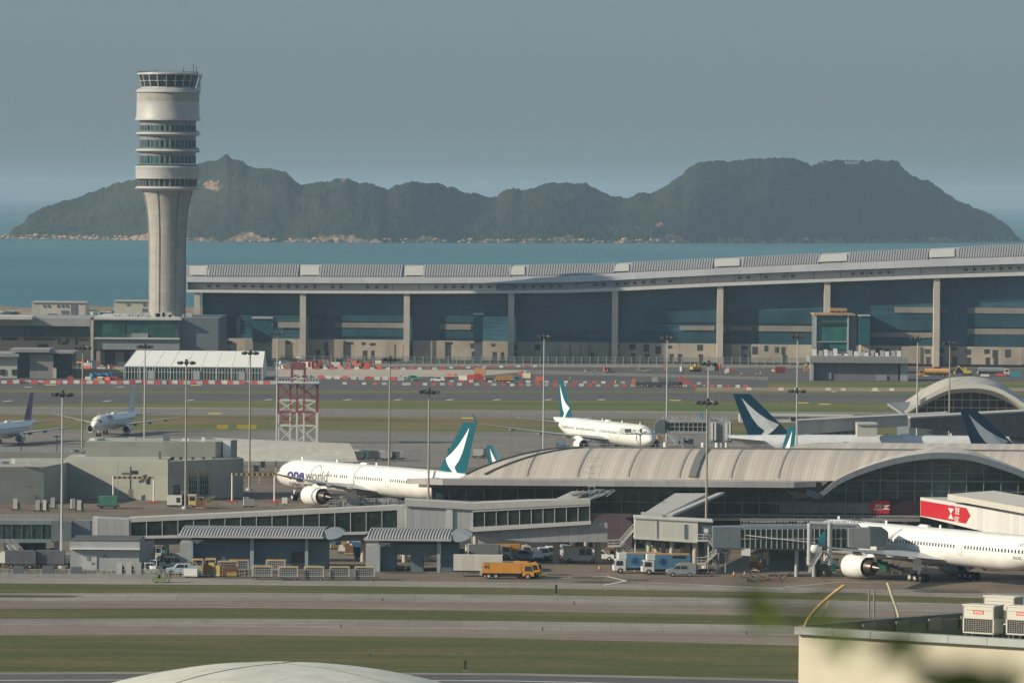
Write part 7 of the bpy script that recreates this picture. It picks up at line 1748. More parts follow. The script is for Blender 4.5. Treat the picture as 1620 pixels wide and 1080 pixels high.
# cones
cone0 = None
for px, py, l_ in ((948, 902, 'left of the docking block stairs'), (971, 903, 'at the foot of the left stairs post'), (1126, 911, 'under the zigzag stairs'), (1161, 911, 'right of the zigzag stairs'), (1178, 911, 'far right, by the hanging equipment box'), (768, 912, 'beside the trailer wheels'), (642, 903, 'inside the open bay of the shorter shed')):
    c = P(px, py)
    if cone0 is None:
        cone0 = thing('traffic_cone', 'x', 'cone', tuple(c), 0, 'traffic cones on the apron'); mb = MB(); mb.cyl((0, 0, .05), (0, 0, .9), .22, .05, n=10); mb.build('cone', mat('cone_orange', (.6, .14, .06)), cone0); mb = MB(); mb.box(-.3, -.3, 0, .3, .3, .06); mb.build('base', DARK, cone0); mb = MB(); mb.cyl((0, 0, .45), (0, 0, .62), .145, .11, n=10); mb.build('band', WHITE, cone0); t = cone0
    else: t = copy_tree(cone0, tuple(c), 0)
    t['label'] = 'small traffic cone ' + l_
# tangle of poles at the apron edge by the near widebody
t = thing('scrap_pile', 'low dark pile of frames and hoses on the apron edge left of the nearest widebody', 'pile', tuple(P(1210, 918))); r8 = random.Random(8)
for k in range(5):
    mb = W()
    for i in range(9): a = P(1180 + r8.uniform(0, 62), 918 + r8.uniform(-3, 3)); a.z = .1; b_ = a + Vector((r8.uniform(-2, 2), r8.uniform(-1, 1), r8.uniform(.1, .9))); mb.bar(a, b_, .12)
    mb.build('frame_tangle', (DARK, mat('rust', (.2, .09, .05)), DARK, GREYD, mat('rust', (.2,.09,.05)))[k], t)
t = thing('ground_hose', 'yellow hose lying in loops under the nearest widebody', 'hose', tuple(P(1380, 905)))
pts = [P(x, y) + Vector((0, 0, z)) for x, y, z in ((1280, 905, .2), (1310, 907, .15), (1345, 905, .2), (1380, 908, .15), (1410, 907, .2), (1425, 900, 1.2), (1436, 893, 2.6))]; mb = W(); mb.tube(pts, .13, 6); mb.build('hose', mat('hose_yellow', (.4, .33, .08)), t)
mb = W(); c = P(1380, 910); mb.box(c.x - 1.6, c.y - .3, .1, c.x + .4, c.y + .3, .9); mb.build('pump_cart', DARK, t)
c = P(1460, 905); t = thing('belt_loader', 'blue loader parked beyond the tail end of the nearest widebody', 'loader', tuple(P(1585, 902))); c = P(1585, 902); mb = W(); mb.box(c.x - 4, c.y, .5, c.x + 5, c.y + 1.2, 1.2); mb.bar((c.x - 4, c.y, 1.2), (c.x + 4, c.y, 2.2), .4); mb.build('belt', mat('loader_blue', (.04, .16, .32)), t); mb = W(); [mb.cyl((c.x + dx, c.y - .1, .35), (c.x + dx, c.y + .2, .35), .35, n=12) for dx in (-3, 3)]; mb.build('wheels', TYRE, t)

# mixed ground equipment filling the working areas
r10 = random.Random(77)
def cart(kind, lab, px, py):
    c = P(px, py); t = thing('equipment_cart', lab, 'equipment cart', tuple(c), r10.uniform(-.4, .4), 'mixed ground equipment on the near apron'); m = PALC[kind]
    w_, h = r10.uniform(1.2, 2.6), r10.uniform(.9, 2.1); mb = MB(); mb.box(-w_/2, -.6, .35, w_/2, .6, h)
    if r10.random() < .5: mb.box(-w_/2, -.5, h, 0, .5, h + .4)
    mb.build('body', m, t); mb = MB(); mb.box(-w_/2 - .1, -.65, .22, w_/2 + .1, .65, .35); mb.bar((w_/2, 0, .3), (w_/2 + 1, 0, .6), .08)
    if r10.random() < .6: mb.bar((-w_/2 + .1, -.5, .35), (-w_/2 + .1, -.5, h + .9), .07); mb.bar((w_/2 - .1, -.5, .35), (w_/2 - .1, -.5, h + .9), .07); mb.bar((-w_/2 + .1, -.5, h + .9), (w_/2 - .1, -.5, h + .9), .07)
    mb.build('frame', STEEL if r10.random() < .5 else DARK, t); wheels(t, (-w_/3, w_/3), 1.2, .2)
PALC = {'white': VW, 'grey': GREYD, 'yellow': TYEL, 'orange': mat('dusty_orange', (.45,.27,.12)), 'teal': mat('uld_green', (.03,.16,.11)), 'dark': DARK, 'silver': STEEL, 'blue': mat('loader_blue', (.04,.16,.32)), 'rust': mat('rust', (.2,.09,.05))}
for (x0, x1, y0, y1, zn, cnt) in ((1195, 1300, 884, 904, 'in the shade under the glazed boarding tunnel', 13), (0, 108, 882, 895, 'under the left docking bridge', 10), (636, 745, 872, 896, 'seen through and beside the shorter shed', 9), (525, 572, 862, 892, 'between the two baggage sheds', 8),
                              (940, 1100, 872, 890, 'behind the columns of the docking block', 10), (244, 284, 876, 902, 'between the switch room and long shed', 7), (1040, 1130, 700, 705, 'below the far docking bridges', 6), (880, 1000, 706, 709, 'under the white twin', 5), (290, 400, 800, 807, 'by the loader in front of the grey building', 5), (1300, 1420, 898, 908, 'under the nearest widebody', 6), (300, 410, 908, 914, 'in front of the long shed', 8)):
    ks = r10.sample(sorted(PALC) * 2, cnt)
    for j, k_ in enumerate(ks): cart(k_, '%s equipment cart %s' % (k_, zn), r10.uniform(x0, x1), r10.uniform(y0, y1))
# ---------------------------------------------------------------- work site between the runway and the long concourse
BR = mat('barrier_red', (.48, .085, .07), .6, var=.15); BW = mat('barrier_white', (.55, .53, .5), .6, var=.15)
def barrier(m):
    t = thing('water_barrier', 'x', 'barrier', (0, 0, 0), 0, 'red and white water filled barriers round the work site')
    mb = MB(); side_profile(mb, [(-.95, 0), (.95, 0), (.95, .25), (.9, .3), (.88, 1.0), (-.88, 1.0), (-.9, .3), (-.95, .25)], .6, .15); mb.build('body', m, t)
    mb = MB(); mb.cyl((-.4, 0, 1.0), (-.4, 0, 1.08), .1, n=8); mb.build('filler_cap', DARK, t); return t
bp_ = {}
nb_ = 0
def brow(x0, y0, x1, y1, step, rowname, sc_=1.0, pat='rw'):
    global nb_
    n = int(abs(x1 - x0) / step)
    for i in range(n + 1):
        u = i / max(1, n); x = x0 + (x1 - x0) * u + r9.uniform(-.8, .8); y = y0 + (y1 - y0) * u + r9.uniform(-.25, .25)
        k = pat[i % len(pat)]
        if k == '.': continue
        c = P(x, y)
        if k not in bp_: bp_[k] = barrier(BR if k == 'r' else BW); t = bp_[k]; t.location = c
        else: t = copy_tree(bp_[k], tuple(c), r9.uniform(-.12, .12), scale=sc_ * r9.uniform(.92, 1.08), _k=bk.setdefault(k, kids()))
        t['label'] = '%s water filled barrier in the %s' % ({'r': 'red', 'w': 'white'}[k], rowname); nb_ += 1
bk = {}
r9 = random.Random(33)
brow(-4, 606.5, 432, 607.5, 9.6, 'long row in front of the marquee', 1.15)
brow(112, 600, 180, 601, 12, 'short inner row by the blue tanks', 1.1, 'r.w')
brow(470, 598, 660, 602, 12.5, 'wide spaced row right of the marquee', 1.1, 'rww')
brow(440, 584, 700, 585, 12, 'row beyond the cream strip', .9, 'wr')
brow(700, 583, 860, 580, 13, 'upper row curving away below the long concourse', .8, 'rw')
brow(545, 608, 640, 609, 14, 'low row near the runway edge, left part', .8, 'wr')
brow(645, 609, 1180, 612.5, 13.5, 'lower front row along the runway edge', .8, 'wr')
brow(700, 604, 1120, 607.5, 14.5, 'second row behind the runway edge row', .75, 'rw')
brow(1185, 617, 1460, 618, 24, 'sparse white row on the bare verge', .9, 'w.w')
# pale concrete barrier and mesh fence before the concourse
t = thing('concrete_barrier', 'long low cream concrete barrier in front of the mesh fence of the long concourse', 'barrier', tuple(P(900, 581)))
mb = W()
prev = None
for x in range(590, 1285, 23):
    y = 579.5 + (x - 590) * .0035 if x < 1280 else 582; a, b_ = P(x, y), P(x + 22.4, y + .08)
    mb.bar(a + Vector((0, 0, .55)), b_ + Vector((0, 0, .55)), .5, 1.1)
mb.build('units', mat('cream_concrete', (.50, .46, .38), .8, var=.15), t)
t = thing('mesh_fence', 'pale green mesh site fence with grey posts along the foot of the long concourse', 'fence', tuple(P(900, 574)))
mb = W(); mp_ = W()
for i in range(64):
    x = 445 + i * 13.2; a, b_ = P(x, 575 + (x-445)*.003), P(x + 13.2, 575 + (x-432)*.003); mp_.bar(a, a + Vector((0, 0, 3.0)), .2, .2)
    mp_.bar(a + Vector((0, 0, 2.8)), b_ + Vector((0, 0, 2.8)), .12, .12); mp_.bar(a + Vector((0, 0, 1.5)), b_ + Vector((0, 0, 1.5)), .08, .08); mb.quad(a, b_, b_ + Vector((0, 0, 2.7)), a + Vector((0, 0, 2.7)))
mb.build('mesh', mat('fence_mesh', (.22, .27, .25), .8, alpha=.38), t, fix=False); mp_.build('post_row', MULL, t)
# cream sheet of raised ground and low wall near the marquee
struct('cream_ground', MB().prism([tuple(P(x, y))[:2] for x, y in ((440, 598), (760, 595), (840, 586), (560, 583), (436, 583))], 0, .03), mat('cream_ground', (.38, .34, .28), .85, var=.15, sc_=.05))
t = thing('retaining_wall', 'low cream block wall between the grey building and the marquee', 'wall', tuple(P(160, 596))); mb = W(); a, b_ = P(116, 595), P(196, 595); mb.box(a.x, a.y, 0, b_.x, a.y + .8, 2.4); mb.build('blocks', mat('cream_blocks', (.45, .41, .32), .85, var=.12, pan=('wall', 2, .7, .2)), t)
mb = W(); mb.box(a.x, a.y - .1, 2.4, b_.x, a.y + .9, 2.6); mb.build('coping', CREAMC, t)
for k in range(6):
    c = P(147 + k * 6, 600.5 - (k % 2)); t = thing('blue_tank', '%s blue site tank in the cluster left of the marquee' % ('leftmost', 'second', 'third', 'fourth', 'fifth', 'rightmost')[k], 'tank', tuple(c)); mb = MB(); mb.cyl((0, 0, .1), (0, 0, 2.1), 1.15, n=14); mb.build('drum', mat('tank_blue', (.04, .20, .36), .5, var=.15), t, smooth=40); mb = MB(); mb.cyl((0, 0, 2.1), (0, 0, 2.3), .5, n=10); mb.build('lid', DARK, t)
# people in bright vests
def person_mesh():
    me = bpy.data.meshes.new('person_body')
    V = [(0,0,.95,.15),(0,0,1.2,.15),(0,0,1.42,.16),(0,0,1.52,.07),(0,0,1.62,.1),(0,0,1.74,.08), (.1,0,.9,.1),(.12,.05,.5,.075),(.12,0,.08,.05),(.12,.14,.05,.05), (-.1,0,.9,.1),(-.13,-.04,.5,.075),(-.14,-.1,.08,.05),(-.14,.04,.05,.05),
         (.2,0,1.4,.07),(.27,.02,1.12,.05),(.26,.14,.9,.04), (-.2,0,1.4,.07),(-.28,-.02,1.12,.05),(-.27,.08,.88,.04)]
    E = [(0,1),(1,2),(2,3),(3,4),(4,5),(0,6),(6,7),(7,8),(8,9),(0,10),(10,11),(11,12),(12,13),(2,14),(14,15),(15,16),(2,17),(17,18),(18,19)]
    me.from_pydata([v[:3] for v in V], E, []); o = bpy.data.objects.new('p', me); sc.collection.objects.link(o)
    md = o.modifiers.new('s', 'SKIN')
    for i, v in enumerate(V): me.skin_vertices[0].data[i].radius = (v[3], v[3] * .8)
    me.skin_vertices[0].data[0].use_root = True
    o.modifiers.new('sub', 'SUBSURF').levels = 1
    dg = bpy.context.evaluated_depsgraph_get(); dg.update(); r_ = bpy.data.meshes.new_from_object(o.evaluated_get(dg)); bpy.data.objects.remove(o); return r_
pm = person_mesh(); vb = mat('work_clothes', (.07, .08, .11), .9); pm.materials.clear(); pm.materials.append(vb)
HV = {'yellow': mat('vest_yellow', (.62, .75, .05), .7), 'orange': mat('vest_orange', (.75, .22, .05), .7)}
def person(px, py, col, lab, rz=0):
    c = P(px, py); t = thing('person', lab, 'person', tuple(c), rz)
    o = bpy.data.objects.new('body', pm); sc.collection.objects.link(o); o.parent = t
    mb = MB(); mb.lathe([(.19, .95), (.21, 1.2), (.22, 1.45), (.1, 1.52)], 12); mb.build('vest', HV[col], t, smooth=60)
    mb = MB(); mb.lathe([(.14, 1.66), (.13, 1.76), (.06, 1.82), (.01, 1.83)], 10); mb.build('helmet', BW, t, smooth=60)
for i, (px, py, col, lab) in enumerate(((926, 592, 'yellow', 'person in a bright yellow vest standing on the dark works road, middle'), (941, 593, 'orange', 'person in an orange vest right of the yellow vested one'), (961, 592, 'orange', 'person in an orange vest, third along the dark works road'),
    (974, 610, 'yellow', 'person in a yellow vest by the barriers left of the dark machine'), (902, 605, 'orange', 'person in orange by the second barrier row'), (718, 600, 'yellow', 'person in a yellow vest left of the orange truck'), (727, 601, 'yellow', 'second person in yellow beside the white site pickup'), (634, 597, 'yellow', 'person in yellow near the right end of the wide spaced barriers'),
    (1173, 597, 'orange', 'person in orange on the works road near the right masts'), (1196, 598, 'orange', 'person in orange at the right end of the works road'), (844, 588, 'orange', 'person in orange near the end of the curved barrier row'), (1203, 596, 'yellow', 'person in yellow beside the one at the right end of the works road'),
    (828, 602, 'orange', 'person in orange right of the orange works truck'))): person(px, py, col, lab, i * .7)
# site vehicles and machines
pickup('white site pickup parked on the cream strip inside the barriers', 692, 604, LEFT, VW, group='site vehicles'); pickup('grey green site pickup on the far works road below the long concourse', 1018, 589, 0, mat('vehicle_olive', (.2, .23, .16)), group='site vehicles')
pickup('green topped site car beside the red barriers right of the marquee', 655, 602, 0, mat('vehicle_green', (.05, .25, .16)), group='site vehicles')
tanker('orange works truck with a teal cab, inside the barriers in the middle', 803, 606, 0, 8, tank=mat('tank_rust', (.42, .2, .08)), cab=mat('cab_teal', (.04, .2, .24)), cat='truck')
c = P(1048, 612); t = thing('paving_machine', 'long dark paving machine with a red cab by the runway edge', 'paving machine', tuple(c))
mb = MB(); mb.box(-9, -1.2, .5, 6.5, 1.2, 1.7); mb.build('deck', mat('machine_dark', (.06, .055, .06)), t)
for x0, h in ((-6.5, 2.6), (-3.5, 3.2), (-1, 2.7), (2, 3.0)): mb = MB(); mb.box(x0, -1, 1.7, x0 + 1.8, 1, h); mb.build('hopper', (GREYD, mat('hopper_pale', (.35, .34, .32)))[x0 == -3.5], t)
mb = MB(); mb.box(5.5, -1.2, 1, 8, 1.2, 3.4); mb.build('cab', mat('machine_red', (.36, .11, .08)), t); mb = MB(); mb.box(-10, -.8, .4, -9, .8, 2.8); mb.build('conveyor', mat('tank_rust', (.42,.2,.08)), t); wheels(t, (-7, -5, 4, 6), 2.4, .5)
def digger(lab, px, py, rz, m, s=1.0):
    c = P(px, py); t = thing('excavator', lab, 'excavator', tuple(c), rz); mb = MB()
    for y in (-1.0, 1.0): mb.box(-1.6, y - .25, 0, 1.6, y + .25, .8)
    mb.build('tracks', DARK, t); mb = MB(); mb.box(-1.6, -1.2, .9, 1.2, 1.2, 1.9); mb.box(.1, .3, 1.9, 1.2, 1.2, 2.9); mb.build('cab', m, t)
    mb = MB(); mb.bar((1.2, -.3, 1.5), (3.2, -.3, 3.6), .35); mb.bar((3.2, -.3, 3.6), (4.6, -.3, 1.4), .28); mb.box(4.2, -.7, .6, 5, .1, 1.4); mb.build('arm', m, t)
YM_ = mat('machine_yellow', (.5, .33, .06), .6)
digger('orange brown excavator among red clutter left of the marquee right end', 505, 583, .2, mat('machine_red', (.36,.11,.08))); digger('red excavator beyond the cream strip, right one', 566, 583, 2.9, mat('machine_red', (.36,.11,.08))); digger('yellow excavator below the long concourse at the right works road', 1100, 588, .4, YM_)
digger('yellow excavator by the orange tank truck at far right', 1530, 594, 3.0, YM_)
# assorted crates and boards scattered in the work site
PAL = {'red': BR, 'white': BW, 'rust': mat('tank_rust', (.42,.2,.08)), 'grey': STEEL, 'dark': GREYD, 'cream': CREAMC, 'teal': mat('cab_teal', (.04,.2,.24))}
zones = [((118, 195, 578, 590), 'behind the low cream wall', 26), ((432, 600, 576, 584), 'right of the marquee', 34), ((130, 195, 600, 605), 'by the blue tanks', 10), ((690, 860, 590, 603), 'inside the middle barriers', 14), ((860, 1280, 586, 592), 'on the far works road', 16), ((1440, 1640, 588, 597), 'near the far tank trucks', 14)]
names = list(PAL)
for (x0, x1, y0, y1), zn, cnt in zones:
    for i in range(cnt):
        k = r9.choice(names if zn != 'right of the marquee' else ['red', 'white', 'red', 'white', 'rust', 'dark'])
        c = P(r9.uniform(x0, x1), r9.uniform(y0, y1)); w_, d, h = r9.uniform(.8, 4), r9.uniform(.6, 1.6), r9.uniform(.6, 2.6)
        t = thing('site_crate', '%s %s crate or stack of boards in the work site %s' % ('tall' if h > 1.6 else 'low', k, zn), 'crate', tuple(c), r9.uniform(-.5, .5), 'crates and stacks in the work site')
        mb = MB(); mb.box(-w_/2, -d/2, .15, w_/2, d/2, h); mb.build('load', PAL[k], t); mb = MB(); mb.box(-w_/2, -d/2, 0, w_/2, -d/2+.2, .15); mb.box(-w_/2, d/2-.2, 0, w_/2, d/2, .15); mb.build('skid', DARK, t)
# drain covers strip near the runway
struct('runway_hatch', MB().prism([tuple(P(x, y))[:2] for x, y in ((940, 626.5), (965, 626.5), (963, 623), (942, 623))], 0, .03), ASPH)
# small edge lights and marker posts
e0 = None
for i, (px, py) in enumerate([(605, 950), (539, 992), (858, 997), (585, 1037), (1181, 1003), (908, 956)]):
    c = P(px, py)
    if e0 is None: e0 = thing('edge_light', 'x', 'edge light', tuple(c), 0, 'edge lights along the near roads'); mb = MB(); mb.cyl((0, 0, 0), (0, 0, .35), .1, n=8); mb.build('stem', DARK, e0); mb = MB(); mb.lathe([(.12, .35), (.13, .5), (.01, .6)], 8); mb.build('lens', mat('lens_blue', (.1, .15, .3)), e0); t = e0
    else: t = copy_tree(e0, tuple(c), 0)
    t['label'] = 'small dark edge light ' + ('on the upper near road, middle', 'on the lower near road, left one', 'on the lower near road, right of centre', 'in the wide grass field', 'on the lower near road near the leaves', 'on the upper near road, right of centre')[i]
for px, py, h, lab in ((736, 1060, 1.4, 'dark marker post at the lower edge of the wide grass field'), (880, 940, 1.6, 'dark bent marker post on the narrow upper grass strip')):
    t = thing('marker_post', lab, 'post', tuple(P(px, py))); mb = MB(); mb.box(-.18, -.1, .05, .18, .1, h); mb.build('post', DARK, t); mb = MB(); mb.box(-.3, -.2, 0, .3, .2, .05); mb.build('base', STEEL, t)
# ---------------------------------------------------------------- pale dome roof at the bottom
DY_ = 470.0; ztop_ = Zat(385, 1048.5, DY_ + 12); dx = Xat(434, DY_, 1050); RS = 56.0
dm = thing('domed_hall', 'very large pale domed membrane roof rising into the bottom edge left of centre', 'building', (dx, DY_ + 12, 0))
prof = []
for i in range(25): a = i / 24 * .5; prof.append((RS * math.sin(a), ztop_ - RS * (1 - math.cos(a))))
memb = bpy.data.materials.new('dome_membrane'); memb.use_nodes = True; n = memb.node_tree.nodes; l = memb.node_tree.links; b = n['Principled BSDF']; b.inputs['Roughness'].default_value = .6
tc = n.new('ShaderNodeTexCoord'); sx = n.new('ShaderNodeSeparateXYZ'); l.new(tc.outputs['Object'], sx.inputs[0])
no = n.new('ShaderNodeTexNoise'); no.inputs['Scale'].default_value = .35; no.inputs['Detail'].default_value = 8; l.new(tc.outputs['Object'], no.inputs['Vector'])
cr = n.new('ShaderNodeValToRGB'); cr.color_ramp.elements[0].color = (.50, .50, .44, 1); cr.color_ramp.elements[1].color = (.62, .61, .55, 1); cr.color_ramp.elements[0].position = .35; cr.color_ramp.elements[1].position = .65; l.new(no.outputs[0], cr.inputs[0])
br = n.new('ShaderNodeTexBrick'); br.offset = .5; mp = n.new('ShaderNodeMapping'); mp.inputs['Rotation'].default_value = (0, 0, .5); l.new(tc.outputs['Object'], mp.inputs[0]); l.new(mp.outputs[0], br.inputs['Vector'])
br.inputs['Scale'].default_value = 1; br.inputs['Brick Width'].default_value = 9; br.inputs['Row Height'].default_value = 4.5; br.inputs['Mortar Size'].default_value = .035
br.inputs['Color1'].default_value = (1,1,1,1); br.inputs['Color2'].default_value = (.96,.96,.96,1); br.inputs['Mortar'].default_value = (.6,.6,.58,1)
mx = n.new('ShaderNodeMix'); mx.data_type = 'RGBA'; mx.blend_type = 'MULTIPLY'; mx.inputs[0].default_value = 1; l.new(cr.outputs[0], mx.inputs[6]); l.new(br.outputs[0], mx.inputs[7]); l.new(mx.outputs[2], b.inputs['Base Color'])
mb = MB(); mb.lathe(list(reversed(prof)), 96); mb.build('roof', memb, dm, smooth=30)
mb = MB()
for a in (3.85, 5.7, 1.2, 2.5):
    for (r0, z0), (r1, z1) in zip(prof, prof[1:]): mb.bar((r0*math.cos(a), r0*math.sin(a), z0 + .02), (r1*math.cos(a), r1*math.sin(a), z1 + .02), .07, .05)
mb.build('seam', mat('dome_seam', (.16, .16, .14)), dm)
mb = MB(); mb.lathe([(prof[-1][0] - 1, 0), (prof[-1][0] - 1, prof[-1][1])], 64); mb.build('wall', CREAMC, dm, smooth=30)
# ---------------------------------------------------------------- cream rooftop at lower right
YC = 320.0; c0 = G(1264, 990, YC); zc_ = c0.z
c1r = ray(1640, 1012); t1 = (zc_ - CAMH) / c1r.z; c1 = Vector((c1r.x * t1, c1r.y * t1, zc_))
ux = (c1 - c0); ux.z = 0; ux.normalize(); uy = Vector((-ux.y, ux.x, 0))
s1 = ray(1519, 970); ts_ = (zc_ - CAMH) / s1.z; sB = Vector((s1.x * ts_, s1.y * ts_, zc_)); sd = (sB - c0); sd.z = 0; sl_ = sd.length; sd.normalize()
CRM = mat('cream_render', (.52, .485, .38), .8, var=.06, sc_=.4)
cb_ = thing('cream_building', 'cream rendered building with a grey metal roof edge filling the lower right corner', 'building', (c0.x, c0.y, 0))
LW = 22
def pl4(a, d1, l1, d2, l2): return [a, a + d1 * l1, a + d1 * l1 + d2 * l2, a + d2 * l2]
f = [c0, c0 + ux * LW, c0 + ux * LW + sd * 34, c0 + sd * 34]
mb = W(); mb.prism([(p.x, p.y) for p in f], 0, zc_ - 1.75); mb.build('wall', CRM, cb_)
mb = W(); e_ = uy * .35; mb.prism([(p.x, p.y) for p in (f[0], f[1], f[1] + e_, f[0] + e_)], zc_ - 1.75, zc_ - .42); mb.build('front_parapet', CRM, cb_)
mb = W(); e_ = ux * .35 - uy * 0; mb.prism([(p.x, p.y) for p in (f[0] + sd * .5, f[0] + sd * .5 + e_, f[3] + e_, f[3])], zc_ - 1.75, zc_ - .3); mb.build('side_parapet', mat('parapet_inner_shade', (.16, .17, .13), .8), cb_)  # shade on the inner parapet face is put into this dark colour
CAP = mat('coping_metal', (.34, .37, .36), .45, var=.08, sc_=1.2)
mb = W(); o = -uy * .35 - ux * .08
for k in range(9):
    a, b_ = c0 + o + ux * (k * 2.5), c0 + o + ux * (k * 2.5 + 2.47); q = [a + Vector((0,0,-.42)), b_ + Vector((0,0,-.42)), b_, a]; w_ = uy * .6
    mb.loft([q, [p + w_ for p in q]])
mb.build('coping', CAP, cb_)
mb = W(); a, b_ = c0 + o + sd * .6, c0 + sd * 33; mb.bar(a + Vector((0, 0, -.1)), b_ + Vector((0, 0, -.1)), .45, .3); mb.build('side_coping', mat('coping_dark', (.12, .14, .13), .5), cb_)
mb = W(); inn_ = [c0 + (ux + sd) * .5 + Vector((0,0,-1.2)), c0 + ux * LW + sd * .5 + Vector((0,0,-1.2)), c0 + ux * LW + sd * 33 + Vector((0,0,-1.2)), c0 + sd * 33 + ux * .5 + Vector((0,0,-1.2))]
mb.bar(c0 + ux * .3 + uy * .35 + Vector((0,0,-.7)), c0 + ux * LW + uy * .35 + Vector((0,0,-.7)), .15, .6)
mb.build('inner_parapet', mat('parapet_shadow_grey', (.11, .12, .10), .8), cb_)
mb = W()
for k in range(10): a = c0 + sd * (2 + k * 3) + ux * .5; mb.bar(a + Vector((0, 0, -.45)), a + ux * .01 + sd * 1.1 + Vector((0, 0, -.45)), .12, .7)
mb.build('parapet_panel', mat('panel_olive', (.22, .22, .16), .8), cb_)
# condensing units
def cond(px, lab, yb=998, Yu=None, txt=True):
    Yu = Yu or 324.0; c = G(px, yb, Yu); t = thing('air_conditioner', lab, 'air conditioner', tuple(c), math.atan2(ux.y, ux.x), 'air conditioner units on the cream building'); w_, h, d = 2.05, 1.66, 1.1
    mb = MB(); zd = zc_ - 1.75 - c.z; [mb.box(x - .06, y, zd, x + .06, y + .1, .05) for x in (-.9, .9) for y in (.1, .9)]; mb.build('stand', DARK, t)
    mb = MB(); mb.box(-w_/2, 0, .05, -w_/2 + .08, d, h); mb.box(w_/2 - .08, 0, .05, w_/2, d, h); mb.box(-w_/2, 0, h - .78, w_/2, d, h - .05); mb.box(-w_/2, 0, .03, w_/2, d, .12); mb.build('casing', mat('ac_cream', (.5, .49, .44), .45, var=.05), t)
    mb = MB(); mb.box(-w_/2 - .03, -.04, h - .05, w_/2 + .03, d + .04, h + .02); mb.build('top', mat('ac_top', (.58, .57, .52), .45), t)
    mb = MB(); mb.box(-w_/2 + .1, .05, .12, w_/2 - .1, d - .05, h - .8); cl = mb.build('coil', mat('coil_dark', (.02, .02, .022), .6), t)
    mb = MB()
    for k in range(13): x = -w_/2 + .1 + (w_ - .2) * k / 12; mb.box(x - .005, -.02, .1, x + .005, 0, h - .78)
    for k in range(8): z = .12 + (h - .9) * k / 7; mb.box(-w_/2 + .08, -.03, z - .005, w_/2 - .08, -.015, z + .005)
    mb.build('grille', mat('grille_wire', (.4, .4, .37)), cl)
    mb = MB(); mb.box(-w_/2 + .2, -.012, h - .3, w_/2 - .2, 0, h - .285); mb.build('joint', GREYD, t)
    if txt:
        mb = MB(); mb.box(-.34, -.02, h - .50, .34, 0, h - .31); lp = mb.build('label_plate', mat('plate_red', (.55, .05, .04), .5), t)
        mb = MB(); text_into(mb, fit_text('HITACHI', .11, .006, 0, -.56), lambda u, v: (-.28 + u, -.027, h - .46 + v)); mb.build('lettering', mat('plate_cream', (.7, .66, .58)), lp, fix=False)
cond(1547.5, 'air conditioner with a red name plate, left of the two on the cream roof', 1002.5, 325); cond(1616, 'air conditioner with a red name plate cut by the right edge, front row', 1005, 324)
cond(1580, 'air conditioner in the second row, only its pale top showing behind the left one', 988, 330, False); cond(1640, 'air conditioner in the second row at the right edge', 989, 331, False)
# bent pipes
PIPE = mat('rust_yellow_pipe', (.50, .34, .14), .6, var=.35, sc_=2); PIPEG = mat('pale_pipe', (.42, .40, .28), .6, var=.25, sc_=2)
def pipe(lab, pts, Y, r, m, brace=None):
    t = thing('bent_pipe', lab, 'pipe', tuple(G(pts[0][0], pts[0][1], Y))); pp = catm([G(x, y, Y + i * .15) for i, (x, y) in enumerate(pts)], 4); mb = W(); mb.tube(pp, r, 8); mb.build('tube', m, t, smooth=60)
    if brace: mb = W(); mb.tube([G(*brace[0], Y + .5), G(*brace[1], Y + .3)], r * .35, 6); mb.build('stay', m, t)
    return t
pipe('rusty yellow pipe bent over to the right at the left corner of the cream roof', [(1273, 992), (1279, 978), (1292, 962), (1310, 945), (1324, 934), (1335, 926)], 319.5, .1, PIPE, ((1298, 988), (1311, 950)))
pipe('pale pipe leaning left behind the cream roof edge', [(1422, 976), (1419, 964), (1413, 948), (1408, 932), (1404, 921)], 326, .08, PIPEG, ((1417, 976), (1411, 945)))
for px in (1375, 1383): t = thing('steel_post', '%s of two slim grey posts rising behind the cream roof edge' % ('left' if px < 1380 else 'right'), 'post', tuple(G(px, 976, 326))); mb = W(); mb.cyl(G(px, 978, 326), G(px, 934, 326), .055, n=8); mb.build('tube', mat('post_olive', (.18, .19, .14)), t)
for (a, b_) in (((1373.5, 934), 0), ((1381.5, 934), 0)): pass
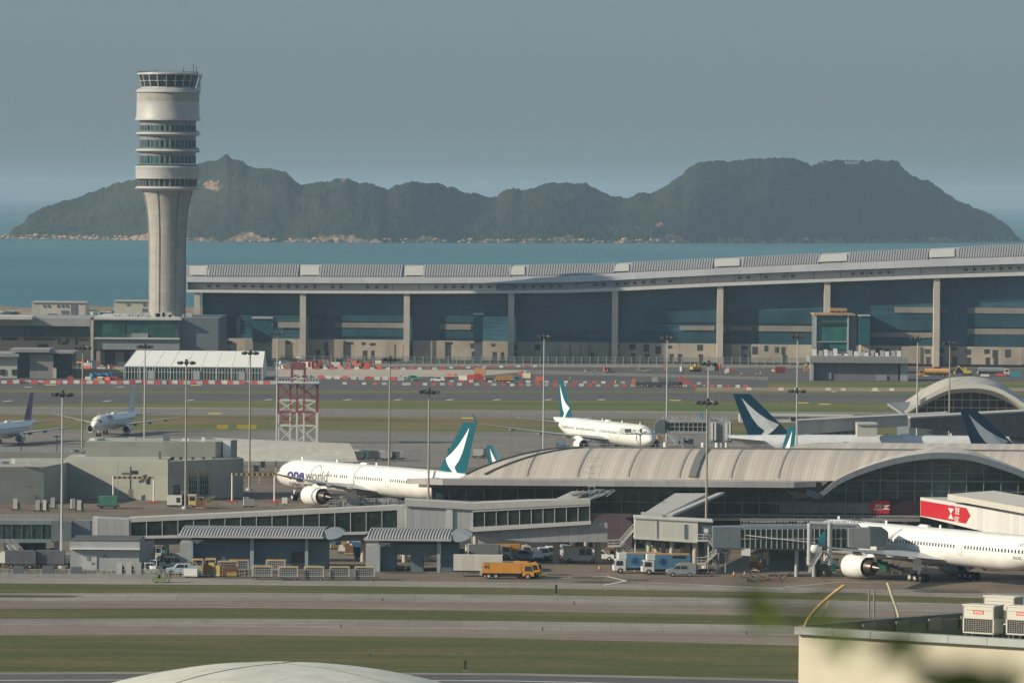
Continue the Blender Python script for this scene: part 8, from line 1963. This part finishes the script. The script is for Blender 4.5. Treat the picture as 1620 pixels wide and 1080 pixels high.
# ---------------------------------------------------------------- leaves right in front of the lens
LEAF = mat('leaf_green', (.09, .15, .02), .5, var=.35, sc_=20); TWIG = mat('twig_brown', (.06, .045, .03), .8)
def twig(lab, leaves, stem, Yd):
    t = thing('leafy_twig', lab, 'twig', tuple(G(*stem[0], Yd))); mb = W()
    mb.tube([G(x, y, Yd + .01 * i) for i, (x, y) in enumerate(stem)], .0022, 5); mb.build('stem', TWIG, t)
    mb = W(); rl = random.Random(int(stem[0][0]))
    for (x, y, ang, ln) in leaves:
        c = G(x, y, Yd + rl.uniform(-.15, .15)); u = Vector((math.cos(ang), rl.uniform(-.4, .4), math.sin(ang))).normalized(); v = u.cross(Vector((0, 1, .3))).normalized(); L = ln; w_ = ln * .24
        rows = []
        for k in range(7):
            f_ = k / 6; ww = w_ * math.sin(math.pi * min(.98, f_ * .96 + .02)) ** .8; p = c + u * (f_ - .5) * L + Vector((0, 0, -.12 * L * (f_ - .5) ** 2)); rows.append((p - v * ww, p + Vector((0, .004, 0)), p + v * ww))
        vs = [q for r_ in rows for q in r_]; mb.add(vs, [(3*k, 3*k+1, 3*k+4, 3*k+3) for k in range(6)] + [(3*k+1, 3*k+2, 3*k+5, 3*k+4) for k in range(6)])
    mb.build('foliage', LEAF, t, smooth=80, fix=False)
twig('blurred green twig hanging close to the lens over the grass strips at lower right', [(1195, 962, -1.3, .045), (1208, 950, -.4, .04), (1240, 972, .2, .04), (1290, 985, .1, .035), (1300, 960, .6, .03), (1190, 950, -.9, .04), (1212, 968, -1.4, .035)], [(1420, 1010), (1330, 985), (1250, 965), (1200, 955)], 5.0)
twig('blurred dark leaves close to the lens in front of the cream wall', [(1330, 1020, -1.2, .035), (1350, 1005, .3, .03), (1422, 1022, -1.0, .045), (1440, 1008, .2, .035), (1400, 1035, .8, .03), (1465, 1060, .3, .035), (1320, 1012, .6, .035), (1410, 1015, .9, .035), (1430, 1030, -.2, .035)], [(1530, 1110), (1470, 1050), (1400, 1015), (1330, 1005)], 5.0)
twig('darkest blurred leaf cluster at the bottom edge close to the lens', [(1515, 1070, .3, .06), (1545, 1085, -.5, .06), (1500, 1085, 1.2, .05), (1585, 1065, .4, .035), (1530, 1092, 0, .06), (1600, 1082, .1, .04), (1480, 1084, .1, .035)], [(1640, 1130), (1580, 1095), (1520, 1075)], 4.6)
# ---------------------------------------------------------------- haze
hm = bpy.data.materials.new('haze'); hm.use_nodes = True; n = hm.node_tree.nodes; n.clear()
out = n.new('ShaderNodeOutputMaterial'); pv = n.new('ShaderNodeVolumePrincipled')
pv.inputs['Color'].default_value = (.47, .68, .86, 1); pv.inputs['Density'].default_value = 5e-5; pv.inputs['Anisotropy'].default_value = .0
hm.node_tree.links.new(pv.outputs[0], out.inputs['Volume'])
hz = MB().box(-9500, -400, -12, 9500, 43000, 145).build('haze', hm); hz['kind'] = 'stuff'
props(hz, 'thin blue grey haze filling the air over the airport and sea', 'haze')
